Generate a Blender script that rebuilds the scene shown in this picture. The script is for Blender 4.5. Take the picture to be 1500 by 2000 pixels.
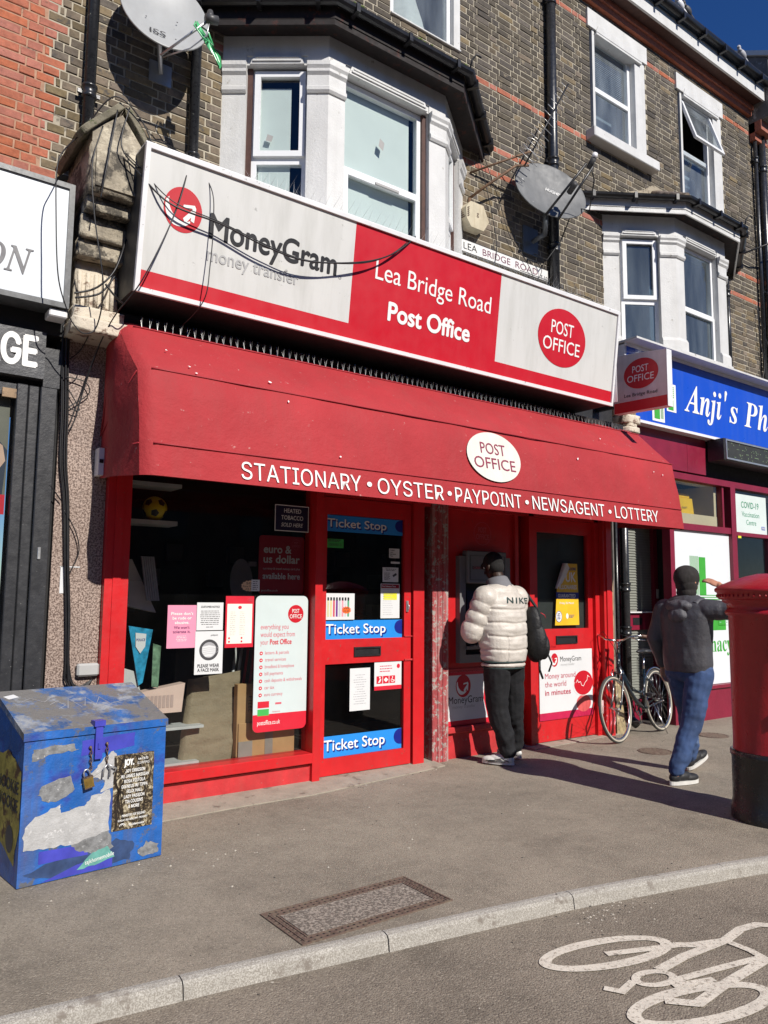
import bpy, bmesh, math, random, os
from mathutils import Vector, Matrix, noise
random.seed(7)
for _o in list(bpy.data.objects): bpy.data.objects.remove(_o)
SC = bpy.context.scene
COL = SC.collection

# ------------------------------------------------------------------ camera
cam_d = bpy.data.cameras.new('camera'); cam = bpy.data.objects.new('camera', cam_d); COL.objects.link(cam)
cam_d.sensor_fit = 'VERTICAL'; cam_d.sensor_height = 32.0; cam_d.lens = 24.0
cam_d.clip_start = 0.05; cam_d.clip_end = 600
RX = (0.80427403, -0.59419568, 0.00864801)
RY = (0.07157842, 0.08241786, -0.99402406)
RZ = (0.58993205, 0.80008674, 0.10881813)
CAMPOS = Vector((0, 0, 1.5))
cam.matrix_world = Matrix(((RX[0], -RY[0], -RZ[0], CAMPOS.x), (RX[1], -RY[1], -RZ[1], CAMPOS.y), (RX[2], -RY[2], -RZ[2], CAMPOS.z), (0, 0, 0, 1)))
SC.camera = cam

# ------------------------------------------------------------------ light
SUN_DIR = Vector((-0.06, 1.0, -0.76)).normalized()      # direction the light travels
elev = math.asin(-SUN_DIR.z)
azim = math.atan2(-SUN_DIR.x, -SUN_DIR.y)                # clockwise from +Y
world = bpy.data.worlds.new('World'); SC.world = world; world.use_nodes = True
wn = world.node_tree.nodes; wl = world.node_tree.links
for n in list(wn): wn.remove(n)
sky = wn.new('ShaderNodeTexSky'); sky.sky_type = 'NISHITA'; sky.sun_disc = False
sky.sun_elevation = elev; sky.sun_rotation = azim; sky.air_density = 1.0; sky.dust_density = 0.0; sky.ozone_density = 7.0; sky.altitude = 50
bg = wn.new('ShaderNodeBackground'); bg.inputs[1].default_value = 0.072
wo = wn.new('ShaderNodeOutputWorld'); hs = wn.new('ShaderNodeHueSaturation'); hs.inputs['Saturation'].default_value = 1.18; hs.inputs['Hue'].default_value = 0.512; wl.new(sky.outputs[0], hs.inputs['Color']); wl.new(hs.outputs[0], bg.inputs[0]); wl.new(bg.outputs[0], wo.inputs[0])
sun_d = bpy.data.lights.new('sun', 'SUN'); sun_d.energy = 4.7; sun_d.angle = math.radians(0.5); sun_d.color = (1.0, 0.945, 0.865)
sun = bpy.data.objects.new('sun', sun_d); COL.objects.link(sun)
sun.rotation_euler = SUN_DIR.to_track_quat('-Z', 'Y').to_euler(); sun.location = (0, -10, 20)
SC.view_settings.view_transform = 'Standard'; SC.view_settings.look = 'None'; SC.view_settings.exposure = 0.24; SC.view_settings.gamma = 1.0
SC.view_settings.use_curve_mapping = False
SC.cycles.max_bounces = 6; SC.cycles.transparent_max_bounces = 12; SC.cycles.use_denoising = True

# ------------------------------------------------------------------ scene helpers
ORG = {}
def tags(o, label=None, cat=None, group=None, kind=None):
    if label: o['label'] = label
    if cat: o['category'] = cat
    if group: o['group'] = group
    if kind: o['kind'] = kind
    return o
def root(name, label, cat, loc=(0, 0, 0), group=None, kind=None):
    o = bpy.data.objects.new(name, None); COL.objects.link(o); o.location = loc; o.empty_display_size = .1
    ORG[o.name] = Vector(loc)
    return tags(o, label, cat, group, kind)
def link(name, me, parent=None, mats=()):
    for m in mats: me.materials.append(m)
    o = bpy.data.objects.new(name, me); COL.objects.link(o)
    if parent is not None:
        o.parent = parent; ORG[o.name] = ORG[parent.name].copy()
    else: ORG[o.name] = Vector((0, 0, 0))
    return o
def hsh(*a):
    random_state = hash(tuple(a)); return (random_state % 10007) / 10007.0

class Frame:
    """a plane in space: origin O, axes U (right) and V (up), N outward"""
    def __init__(s, O, U=(1, 0, 0), V=(0, 0, 1)):
        s.O = Vector(O); s.U = Vector(U).normalized(); s.V = Vector(V).normalized(); s.N = s.U.cross(s.V).normalized()
    def p(s, u, v, n=0.0): return s.O + s.U * u + s.V * v + s.N * n
def FY(y): return Frame((0, y, 0))

FONTS = {}
def font(key):
    if key in FONTS: return FONTS[key]
    f = None
    if key:
        try: f = bpy.data.fonts.load(os.path.join(bpy.utils.system_resource('DATAFILES'), 'fonts', key))
        except Exception: f = None
    FONTS[key] = f
    return f
INTER = 'Inter.woff2'; MATHF = 'NotoSansMath-Regular.woff2'; MONO = 'DejaVuSansMono.woff2'
TC = {}
def glyphs(body, key=None, bold=0.0, shear=0.0, spacing=1.0, res=3):
    k = (body, key, bold, shear, spacing, res)
    if k in TC: return TC[k]
    c = bpy.data.curves.new('lettering', 'FONT'); c.body = body
    f = font(key)
    if f: c.font = f
    c.offset = bold; c.shear = shear; c.space_character = spacing; c.resolution_u = res; c.fill_mode = 'FRONT'
    o = bpy.data.objects.new('lettering', c)
    me = o.to_mesh()
    vs = [(v.co.x, v.co.y) for v in me.vertices]; fs = [tuple(p.vertices) for p in me.polygons]
    o.to_mesh_clear(); bpy.data.objects.remove(o); bpy.data.curves.remove(c)
    TC[k] = (vs, fs); return TC[k]
CAPH = {}
def caph(key, bold=0.0):
    if (key, bold) not in CAPH:
        ref = 'H' if key != MATHF else '\U0001D43B'
        v, _ = glyphs(ref, key, bold); CAPH[(key, bold)] = max(y for _, y in v) - min(0, min(y for _, y in v))
    return CAPH[(key, bold)]

class MB:
    def __init__(s): s.v = []; s.f = []; s.m = []; s.sm = []
    def add(s, vs, fs, mi=0, smooth=False):
        b = len(s.v); s.v.extend(Vector(v) for v in vs)
        for f in fs: s.f.append(tuple(b + i for i in f)); s.m.append(mi); s.sm.append(smooth)
        return s
    def box(s, x0, x1, y0, y1, z0, z1, mi=0):
        return s.hexa([(x0, y0, z0), (x1, y0, z0), (x1, y1, z0), (x0, y1, z0), (x0, y0, z1), (x1, y0, z1), (x1, y1, z1), (x0, y1, z1)], mi)
    def hexa(s, p, mi=0):
        return s.add(p, [(0, 3, 2, 1), (4, 5, 6, 7), (0, 1, 5, 4), (1, 2, 6, 5), (2, 3, 7, 6), (3, 0, 4, 7)], mi)
    def bev(s, x0, x1, y0, y1, z0, z1, b=.004, mi=0):
        """box with chamfered edges"""
        bm = bmesh.new(); bmesh.ops.create_cube(bm, size=1)
        for v in bm.verts: v.co = Vector(((x0 + x1) / 2 + v.co.x * (x1 - x0), (y0 + y1) / 2 + v.co.y * (y1 - y0), (z0 + z1) / 2 + v.co.z * (z1 - z0)))
        bmesh.ops.bevel(bm, geom=bm.edges[:], offset=b, segments=1, affect='EDGES', profile=.5)
        return s.bm(bm, mi)
    def bm(s, bm, mi=0, smooth=False, M4=None):
        bm.verts.index_update(); bm.normal_update()
        s.add([(M4 @ v.co if M4 else v.co.copy()) for v in bm.verts], [tuple(v.index for v in f.verts) for f in bm.faces], mi, smooth); bm.free(); return s
    def fbox(s, F, u0, u1, v0, v1, n0, n1, mi=0):
        P = [F.p(u0, v0, n1), F.p(u1, v0, n1), F.p(u1, v0, n0), F.p(u0, v0, n0), F.p(u0, v1, n1), F.p(u1, v1, n1), F.p(u1, v1, n0), F.p(u0, v1, n0)]
        return s.hexa(P, mi)
    def frect(s, F, u0, u1, v0, v1, n=0, mi=0):
        return s.add([F.p(u0, v0, n), F.p(u1, v0, n), F.p(u1, v1, n), F.p(u0, v1, n)], [(0, 1, 2, 3)], mi)
    def fpoly(s, F, pts, n0=0, n1=None, mi=0):
        """polygon in the plane; with n1 a solid slab from n0 to n1"""
        k = len(pts)
        a = sum(pts[i][0] * pts[(i + 1) % k][1] - pts[(i + 1) % k][0] * pts[i][1] for i in range(k))
        if a < 0: pts = pts[::-1]
        top = n1 if n1 is not None else n0
        s.add([F.p(u, v, top) for u, v in pts], [tuple(range(k))], mi)
        if n1 is not None:
            s.add([F.p(u, v, n0) for u, v in pts] + [F.p(u, v, n1) for u, v in pts], [(i, (i + 1) % k, k + (i + 1) % k, k + i) for i in range(k)] + [tuple(range(k))[::-1]], mi)
        return s
    def fell(s, F, cu, cv, ru, rv, n0=0, n1=None, mi=0, seg=40, rot=0):
        c, q = math.cos(rot), math.sin(rot)
        pts = []
        for i in range(seg):
            a = i * 2 * math.pi / seg; x, y = ru * math.cos(a), rv * math.sin(a)
            pts.append((cu + x * c - y * q, cv + x * q + y * c))
        return s.fpoly(F, pts, n0, n1, mi)
    def fring(s, F, cu, cv, ru, rv, w, n=0, mi=0, seg=40, a0=0, a1=2 * math.pi, rot=0):
        vs = []; fs = []; full = abs(a1 - a0 - 2 * math.pi) < 1e-6; k = seg if full else seg + 1
        c, q = math.cos(rot), math.sin(rot)
        for i in range(k):
            a = a0 + (a1 - a0) * i / seg
            for (x, y) in ((ru * math.cos(a), rv * math.sin(a)), ((ru - w) * math.cos(a), (rv - w) * math.sin(a))):
                vs.append(F.p(cu + x * c - y * q, cv + x * q + y * c, n))
        for i in range(seg):
            j = (i + 1) % k; fs.append((2 * i + 1, 2 * i, 2 * j, 2 * j + 1))
        return s.add(vs, fs, mi)
    def fstroke(s, F, pts, w, n=0, mi=0, n1=None):
        """mitred ribbon along points in the plane"""
        P = [Vector((a, b)) for a, b in pts]; L = []; R = []
        for i, p in enumerate(P):
            d0 = (P[i] - P[i - 1]).normalized() if i else (P[1] - P[0]).normalized()
            d1 = (P[i + 1] - P[i]).normalized() if i < len(P) - 1 else d0
            t = (d0 + d1); t = t.normalized() if t.length > 1e-5 else d1
            nn = Vector((-t.y, t.x)); k = 1 / max(.5, nn.dot(Vector((-d1.y, d1.x))))
            L.append(p + nn * w / 2 * k); R.append(p - nn * w / 2 * k)
        for i in range(len(P) - 1):
            s.fpoly(F, [(R[i].x, R[i].y), (R[i + 1].x, R[i + 1].y), (L[i + 1].x, L[i + 1].y), (L[i].x, L[i].y)], n, n1, mi)
        return s
    def text(s, F, body, u0, v0, h, u1=None, n=.0015, key=None, bold=0.0, shear=0.0, spacing=1.0, mi=0, align='L', res=3, slope=0.0, thick=0):
        """body with its baseline at v0, capitals h high, spanning u0..u1 if u1 is given"""
        if bold:      # heavier strokes: the same outline laid down a few times, shifted by a hair
            fat = max(0, bold) * h * .9
            if fat:
                for i, (a, b) in enumerate(((fat, 0), (-fat, 0), (0, fat), (0, -fat), (fat * .7, fat * .7), (-fat * .7, -fat * .7))):
                    s.text(F, body, u0 + a, v0 + b, h, None if u1 is None else u1 + a, n + .00012 * (i + 1), key, 0.0, shear, spacing, mi, align, res, slope, 0)
            bold = 0.0
        vs, fs = glyphs(body, key, bold, shear, spacing, res)
        if not vs: return s
        x0 = min(v[0] for v in vs); x1 = max(v[0] for v in vs); sy = h / caph(key, bold); sx = sy
        if u1 is not None: sx = (u1 - u0) / max(1e-6, x1 - x0)
        w = (x1 - x0) * sx; off = 0 if (align == 'L' or u1 is not None) else (-w / 2 if align == 'C' else -w)
        P = [F.p(u0 + off + (x - x0) * sx, v0 + y * sy + ((x - x0) * sx) * slope, n) for x, y in vs]
        s.add(P, fs, mi)
        if thick:
            b = {}
            for f in fs:
                for i in range(len(f)):
                    e = (f[i], f[(i + 1) % len(f)])
                    if (e[1], e[0]) in b: del b[(e[1], e[0])]
                    else: b[e] = 1
            s.add([p for p in P] + [p - F.N * thick for p in P], [(e[1], e[0], e[0] + len(P), e[1] + len(P)) for e in b], mi)
        return s
    def tube(s, path, r, seg=8, mi=0, cap=True, closed=False):
        P = [Vector(p) for p in path]; k = len(P); rr = r if isinstance(r, (list, tuple)) else [r] * k
        vs = []; fs = []; up = None
        for i, p in enumerate(P):
            if closed: t = (P[(i + 1) % k] - P[i - 1])
            else: t = (P[min(i + 1, k - 1)] - P[max(i - 1, 0)])
            t = t.normalized() if t.length > 1e-7 else Vector((0, 0, 1))
            if up is None:
                up = Vector((0, 0, 1)) if abs(t.z) < .9 else Vector((1, 0, 0))
            a = t.cross(up)
            if a.length < 1e-4: a = t.cross(Vector((0, 1, 0)))
            a.normalize(); up = a.cross(t).normalized()
            for j in range(seg):
                g = 2 * math.pi * j / seg; vs.append(p + (a * math.cos(g) + up * math.sin(g)) * rr[i])
        for i in range(k if closed else k - 1):
            i2 = (i + 1) % k
            for j in range(seg):
                j2 = (j + 1) % seg; fs.append((i * seg + j2, i * seg + j, i2 * seg + j, i2 * seg + j2))
        if cap and not closed:
            fs.append(tuple(range(seg))); fs.append(tuple((k - 1) * seg + j for j in range(seg))[::-1])
        return s.add(vs, fs, mi, True)
    def lathe(s, cx, cy, prof, seg=32, mi=0, smooth=True):
        vs = []; fs = []
        for r, z in prof:
            for j in range(seg):
                a = 2 * math.pi * j / seg; vs.append((cx + r * math.cos(a), cy + r * math.sin(a), z))
        for i in range(len(prof) - 1):
            for j in range(seg):
                j2 = (j + 1) % seg; fs.append((i * seg + j, i * seg + j2, (i + 1) * seg + j2, (i + 1) * seg + j))
        return s.add(vs, fs, mi, smooth)
    def sphere(s, c, r, seg=16, rings=10, mi=0, M3=None):
        r = r if isinstance(r, (tuple, list)) else (r, r, r); bm = bmesh.new(); bmesh.ops.create_uvsphere(bm, u_segments=seg, v_segments=rings, radius=1)
        for v in bm.verts:
            q = Vector((v.co.x * r[0], v.co.y * r[1], v.co.z * r[2]))
            if M3: q = M3 @ q
            v.co = q + Vector(c)
        return s.bm(bm, mi, True)
    def sweep(s, path, prof, mi=0):
        """profile (outward, z) swept along a horizontal polyline of (x, y); outward = right of the direction of travel"""
        P = [Vector((a, b)) for a, b in path]; k = len(P); m = len(prof); vs = []
        for i, p in enumerate(P):
            d0 = (P[i] - P[i - 1]).normalized() if i else (P[1] - P[0]).normalized()
            d1 = (P[i + 1] - P[i]).normalized() if i < k - 1 else d0
            n0 = Vector((d0.y, -d0.x)); n1 = Vector((d1.y, -d1.x)); n = (n0 + n1).normalized(); q = 1 / max(.3, n.dot(n1))
            for o, z in prof: vs.append((p.x + n.x * o * q, p.y + n.y * o * q, z))
        fs = []
        for i in range(k - 1):
            for j in range(m):
                j2 = (j + 1) % m; fs.append((i * m + j, (i + 1) * m + j, (i + 1) * m + j2, i * m + j2))
        fs.append(tuple(range(m))); fs.append(tuple((k - 1) * m + j for j in range(m))[::-1])
        return s.add(vs, fs, mi)
    def holes(s, x0, x1, z0, z1, y0, y1, hl, mi=0):
        """a wall slab with rectangular openings"""
        xs = sorted({x0, x1, *[min(max(a, x0), x1) for h in hl for a in h[:2]]}); zs = sorted({z0, z1, *[min(max(a, z0), z1) for h in hl for a in h[2:]]})
        for i in range(len(xs) - 1):
            for j in range(len(zs) - 1):
                cx = (xs[i] + xs[i + 1]) / 2; cz = (zs[j] + zs[j + 1]) / 2
                if any(h[0] < cx < h[1] and h[2] < cz < h[3] for h in hl): continue
                s.box(xs[i], xs[i + 1], y0, y1, zs[j], zs[j + 1], mi)
        return s
    def mesh(s, name, off=Vector((0, 0, 0))):
        me = bpy.data.meshes.new(name); me.from_pydata([tuple(v - off) for v in s.v], [], s.f)
        me.polygons.foreach_set('material_index', s.m); me.polygons.foreach_set('use_smooth', s.sm); me.update(); return me
    def build(s, name, mat, parent=None, label=None, cat=None, group=None, kind=None):
        off = ORG[parent.name] if parent is not None else Vector((0, 0, 0))
        o = link(name, s.mesh(name, off), parent, mat if isinstance(mat, (list, tuple)) else [mat])
        return tags(o, label, cat, group, kind)
def centre_origin(o):
    """put a single-mesh thing's origin at its base"""
    me = o.data; xs = [v.co.x for v in me.vertices]; ys = [v.co.y for v in me.vertices]; zs = [v.co.z for v in me.vertices]
    c = Vector(((min(xs) + max(xs)) / 2, (min(ys) + max(ys)) / 2, min(zs)))
    me.transform(Matrix.Translation(-c)); o.location = c; ORG[o.name] = c; return o
def torn(cx, cz, w, h, seed, n=26, rough=.25):
    """uneven torn outline"""
    r = random.Random(seed); pts = []
    for i in range(n):
        a = 2 * math.pi * i / n; ca, sa = math.cos(a), math.sin(a)
        k = 1 / max(abs(ca), abs(sa)) ** .75 * (1 - rough * r.random())
        pts.append((cx + ca * w / 2 * k, cz + sa * h / 2 * k))
    return pts

# ------------------------------------------------------------------ materials
MT = {}
def nd(t, kind, **kw):
    n = t.nodes.new(kind)
    for k, v in kw.items(): setattr(n, k, v)
    return n
def mat(name, col, rough=.6, metal=0.0, var=.12, vs=6.0, bump=0.0, bs=60.0, dirt=None, spec=.5, coat=0.0, streak=None, fine=None, rnd=0.0, sheen=0):
    """Principled with tonal variation (noise), optional dirt (colour, amount, scale), vertical streaks, fine speckle and per-piece variation"""
    if name in MT: return MT[name]
    m = bpy.data.materials.new(name); m.use_nodes = True; t = m.node_tree; L = t.links.new
    b = t.nodes['Principled BSDF']; b.inputs['Roughness'].default_value = rough; b.inputs['Metallic'].default_value = metal
    b.inputs['Specular IOR Level'].default_value = spec; b.inputs['Coat Weight'].default_value = coat; b.inputs['Sheen Weight'].default_value = sheen
    tc = nd(t, 'ShaderNodeTexCoord')
    geo = nd(t, 'ShaderNodeNewGeometry')
    def nz(scale, detail=6, r=.6, vec=None):
        n = nd(t, 'ShaderNodeTexNoise'); n.inputs['Scale'].default_value = scale; n.inputs['Detail'].default_value = detail; n.inputs['Roughness'].default_value = r
        L(vec if vec else geo.outputs['Position'], n.inputs['Vector']); return n
    def ramp(src, a, c, ca=0, cb=1):
        r = nd(t, 'ShaderNodeMapRange'); r.inputs[1].default_value = a; r.inputs[2].default_value = c; r.inputs[3].default_value = ca; r.inputs[4].default_value = cb
        L(src, r.inputs[0]); return r.outputs[0]
    def mix(fac, A, B, mode='MIX'):
        x = nd(t, 'ShaderNodeMix', data_type='RGBA', blend_type=mode)
        if isinstance(fac, float): x.inputs[0].default_value = fac
        else: L(fac, x.inputs[0])
        for i, q in ((6, A), (7, B)):
            if isinstance(q, tuple): x.inputs[i].default_value = (*q[:3], 1)
            else: L(q, x.inputs[i])
        return x.outputs[2]
    base = tuple(col)
    n1 = nz(vs)
    lo = tuple(c * (1 - var) for c in base); hi = tuple(min(1, c * (1 + var)) for c in base)
    out = mix(ramp(n1.outputs[0], .3, .7), lo, hi)
    if rnd:
        oi = nd(t, 'ShaderNodeObjectInfo'); ad = nd(t, 'ShaderNodeMath', operation='ADD'); L(oi.outputs['Random'], ad.inputs[0]); L(geo.outputs['Random Per Island'], ad.inputs[1])
        fr = nd(t, 'ShaderNodeMath', operation='FRACT'); L(ad.outputs[0], fr.inputs[0])
        hv = nd(t, 'ShaderNodeHueSaturation'); L(ramp(fr.outputs[0], 0, 1, 1 - rnd, 1 + rnd), hv.inputs['Value'])
        fr2 = nd(t, 'ShaderNodeMath', operation='MULTIPLY'); L(fr.outputs[0], fr2.inputs[0]); fr2.inputs[1].default_value = 7.31
        fr3 = nd(t, 'ShaderNodeMath', operation='FRACT'); L(fr2.outputs[0], fr3.inputs[0])
        L(ramp(fr3.outputs[0], 0, 1, 1 - rnd * .9, 1 + rnd * .7), hv.inputs['Saturation']); L(ramp(fr3.outputs[0], 0, 1, .5 - rnd * .035, .5 + rnd * .03), hv.inputs['Hue'])
        L(out, hv.inputs['Color']); out = hv.outputs[0]
    if fine:   # (colour, amount, scale)
        n = nz(fine[2], 3, .7); out = mix(ramp(n.outputs[0], .62 - fine[1] * .25, .75 - fine[1] * .25), out, fine[0])
    if streak:  # (colour, amount, scale)
        mp = nd(t, 'ShaderNodeMapping'); mp.inputs['Scale'].default_value = (streak[2], streak[2], streak[2] * .06); L(geo.outputs['Position'], mp.inputs[0])
        n = nz(1.0, 5, .65, mp.outputs[0]); k = nd(t, 'ShaderNodeMath', operation='MULTIPLY'); L(ramp(n.outputs[0], .45, .75), k.inputs[0]); k.inputs[1].default_value = streak[1]
        out = mix(k.outputs[0], out, streak[0])
    if dirt:
        n = nz(dirt[2], 8, .7); lo_ = .66 - dirt[1] * .3
        out = mix(ramp(n.outputs[0], lo_, lo_ + .06), out, dirt[0])
    L(out, b.inputs['Base Color'])
    rn = nz(vs * 2.3); L(ramp(rn.outputs[0], .3, .7, max(.03, rough - .08), min(1, rough + .08)), b.inputs['Roughness'])
    if bump:
        bn = nz(bs, 5, .7); bp = nd(t, 'ShaderNodeBump'); bp.inputs['Strength'].default_value = min(1, bump); bp.inputs['Distance'].default_value = .4 / bs
        L(bn.outputs[0], bp.inputs['Height']); L(bp.outputs[0], b.inputs['Normal'])
    MT[name] = m; return m
def glass(name, tint=(.9, .95, .93), refl=1.0, haze=None):
    """thin pane: Fresnel reflection over clear tinted transmission"""
    if name in MT: return MT[name]
    m = bpy.data.materials.new(name); m.use_nodes = True; t = m.node_tree; L = t.links.new
    t.nodes.remove(t.nodes['Principled BSDF']); o = t.nodes['Material Output']
    g = nd(t, 'ShaderNodeBsdfGlossy'); g.inputs['Roughness'].default_value = .015; tr = nd(t, 'ShaderNodeBsdfTransparent'); tr.inputs[0].default_value = (*tint, 1)
    geo = nd(t, 'ShaderNodeNewGeometry'); dp = nd(t, 'ShaderNodeVectorMath', operation='DOT_PRODUCT'); L(geo.outputs['Incoming'], dp.inputs[0]); L(geo.outputs['Normal'], dp.inputs[1])
    def mth(op, a, b=None):
        x = nd(t, 'ShaderNodeMath', operation=op)
        for i, q in enumerate((a, b)):
            if q is None: continue
            if isinstance(q, (int, float)): x.inputs[i].default_value = q
            else: L(q, x.inputs[i])
        return x.outputs[0]
    fz = mth('ADD', mth('MULTIPLY', mth('POWER', mth('SUBTRACT', 1.0, mth('ABSOLUTE', dp.outputs['Value'])), 5.0), .94), .055)   # Schlick, same from both sides
    k = nd(t, 'ShaderNodeMath', operation='MULTIPLY', use_clamp=True); L(fz, k.inputs[0]); k.inputs[1].default_value = refl
    n = nd(t, 'ShaderNodeTexNoise'); n.inputs['Scale'].default_value = 1.6; n.inputs['Detail'].default_value = 1; L(geo.outputs['Position'], n.inputs[0])
    bp = nd(t, 'ShaderNodeBump'); bp.inputs['Strength'].default_value = .05; bp.inputs['Distance'].default_value = .05; L(n.outputs[0], bp.inputs['Height']); L(bp.outputs[0], g.inputs['Normal'])
    mx = nd(t, 'ShaderNodeMixShader'); L(k.outputs[0], mx.inputs[0]); L(tr.outputs[0], mx.inputs[1]); L(g.outputs[0], mx.inputs[2]); last = mx.outputs[0]
    if haze:
        df = nd(t, 'ShaderNodeBsdfDiffuse'); df.inputs[0].default_value = (*haze[0], 1); n2 = nd(t, 'ShaderNodeTexNoise'); n2.inputs['Scale'].default_value = 5; n2.inputs['Detail'].default_value = 8
        mp = nd(t, 'ShaderNodeMapping'); mp.inputs['Scale'].default_value = (1, 1, .25); L(geo.outputs['Position'], mp.inputs[0]); L(mp.outputs[0], n2.inputs[0])
        r = nd(t, 'ShaderNodeMapRange'); r.inputs[1].default_value = .35; r.inputs[2].default_value = .75; r.inputs[3].default_value = haze[1] * .3; r.inputs[4].default_value = haze[1]; L(n2.outputs[0], r.inputs[0])
        m2 = nd(t, 'ShaderNodeMixShader'); L(r.outputs[0], m2.inputs[0]); L(last, m2.inputs[1]); L(df.outputs[0], m2.inputs[2]); last = m2.outputs[0]
    L(last, o.inputs[0]); MT[name] = m; return m

RED = (.62, .018, .022); WHT = (.74, .75, .75)
m_red = mat('red_gloss_paint', (.55, .014, .018), .38, var=.10, vs=5, bump=.12, bs=25, dirt=((.25, .08, .06), .12, 30), streak=((.35, .05, .05), .25, 9))
m_redd = mat('red_paint_worn', (.50, .03, .035), .5, var=.18, vs=8, bump=.2, bs=40, dirt=((.42, .26, .24), .10, 22), streak=((.36, .06, .05), .4, 9))
m_signred = mat('sign_red_vinyl', (.52, .006, .018), .45, var=.04, vs=3, streak=((.5, .03, .04), .3, 8))
m_signwht = mat('sign_white_panel', (.62, .62, .60), .45, var=.03, vs=2, streak=((.46, .46, .43), .6, 9), dirt=((.4, .4, .38), .05, 18))
m_frame = mat('sign_frame_white', (.75, .75, .76), .35, var=.05, vs=5, dirt=((.3, .3, .28), .15, 25))
m_white = mat('white_lettering', (.82, .82, .80), .5, var=.03)
m_black = mat('black_lettering', (.015, .015, .017), .45, var=.05)
m_greyt = mat('faint_grey_lettering', (.40, .40, .40), .5, var=.05)
m_blkpaint = mat('black_paint', (.028, .029, .033), .4, var=.2, vs=9, bump=.15, bs=30, dirt=((.25, .25, .24), .04, 45))
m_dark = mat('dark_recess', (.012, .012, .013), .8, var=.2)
m_pipe = mat('cast_iron_pipe', (.02, .021, .024), .3, var=.2, vs=12, bump=.1, bs=60, dirt=((.45, .45, .38), .05, 22), spec=.6)
m_cable = mat('black_cable', (.012, .012, .014), .45, var=.1)
m_stucco = mat('white_painted_render', (.61, .61, .60), .55, var=.08, vs=4, bump=.45, bs=50, streak=((.42, .41, .38), .35, 7), dirt=((.30, .28, .24), .10, 12))
m_pvc = mat('white_plastic_frame', (.78, .79, .80), .25, var=.02, vs=4)
m_brownw = mat('brown_timber', (.07, .028, .02), .6, var=.25, vs=15)
m_brick = mat('stock_brick', (.088, .073, .056), .9, var=.30, vs=28, bump=.8, bs=85, rnd=.30, dirt=((.24, .20, .14), .16, 9))
m_brick2 = mat('yellow_stock_brick', (.150, .115, .074), .9, var=.26, vs=22, bump=.8, bs=85, rnd=.30, dirt=((.08, .07, .06), .28, 10))
m_brickr = mat('red_brick', (.38, .125, .075), .9, var=.20, vs=25, bump=.8, bs=85, rnd=.12, dirt=((.17, .08, .05), .16, 12))
m_mortar = mat('mortar', (.42, .375, .29), .95, var=.2, vs=12, bump=.8, bs=120, dirt=((.16, .14, .11), .25, 6))
m_mortarr = mat('mortar_red_wall', (.40, .24, .16), .95, var=.2, vs=12, bump=.8, bs=120, dirt=((.14, .1, .08), .25, 8))
m_stone = mat('weathered_stone', (.36, .315, .24), .85, var=.32, vs=6, bump=1, bs=28, dirt=((.085, .075, .06), .52, 5), fine=((.58, .52, .40), .45, 7), streak=((.12, .10, .08), .6, 9))
m_granite = mat('pink_granite', (.42, .33, .28), .35, var=.15, vs=4, fine=((.13, .09, .075), .75, 85), bump=.1, bs=150)
m_concrete = mat('concrete_step', (.33, .29, .235), .9, var=.15, vs=8, bump=.6, bs=60, dirt=((.18, .15, .12), .3, 7))
m_gal = mat('aluminium', (.50, .51, .52), .35, metal=.7, var=.1, vs=10)
m_atm = mat('grey_atm_surround', (.20, .20, .205), .45, metal=.2, var=.06)
m_wire = mat('spike_wire', (.62, .62, .60), .35, metal=.6, var=.1)
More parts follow.
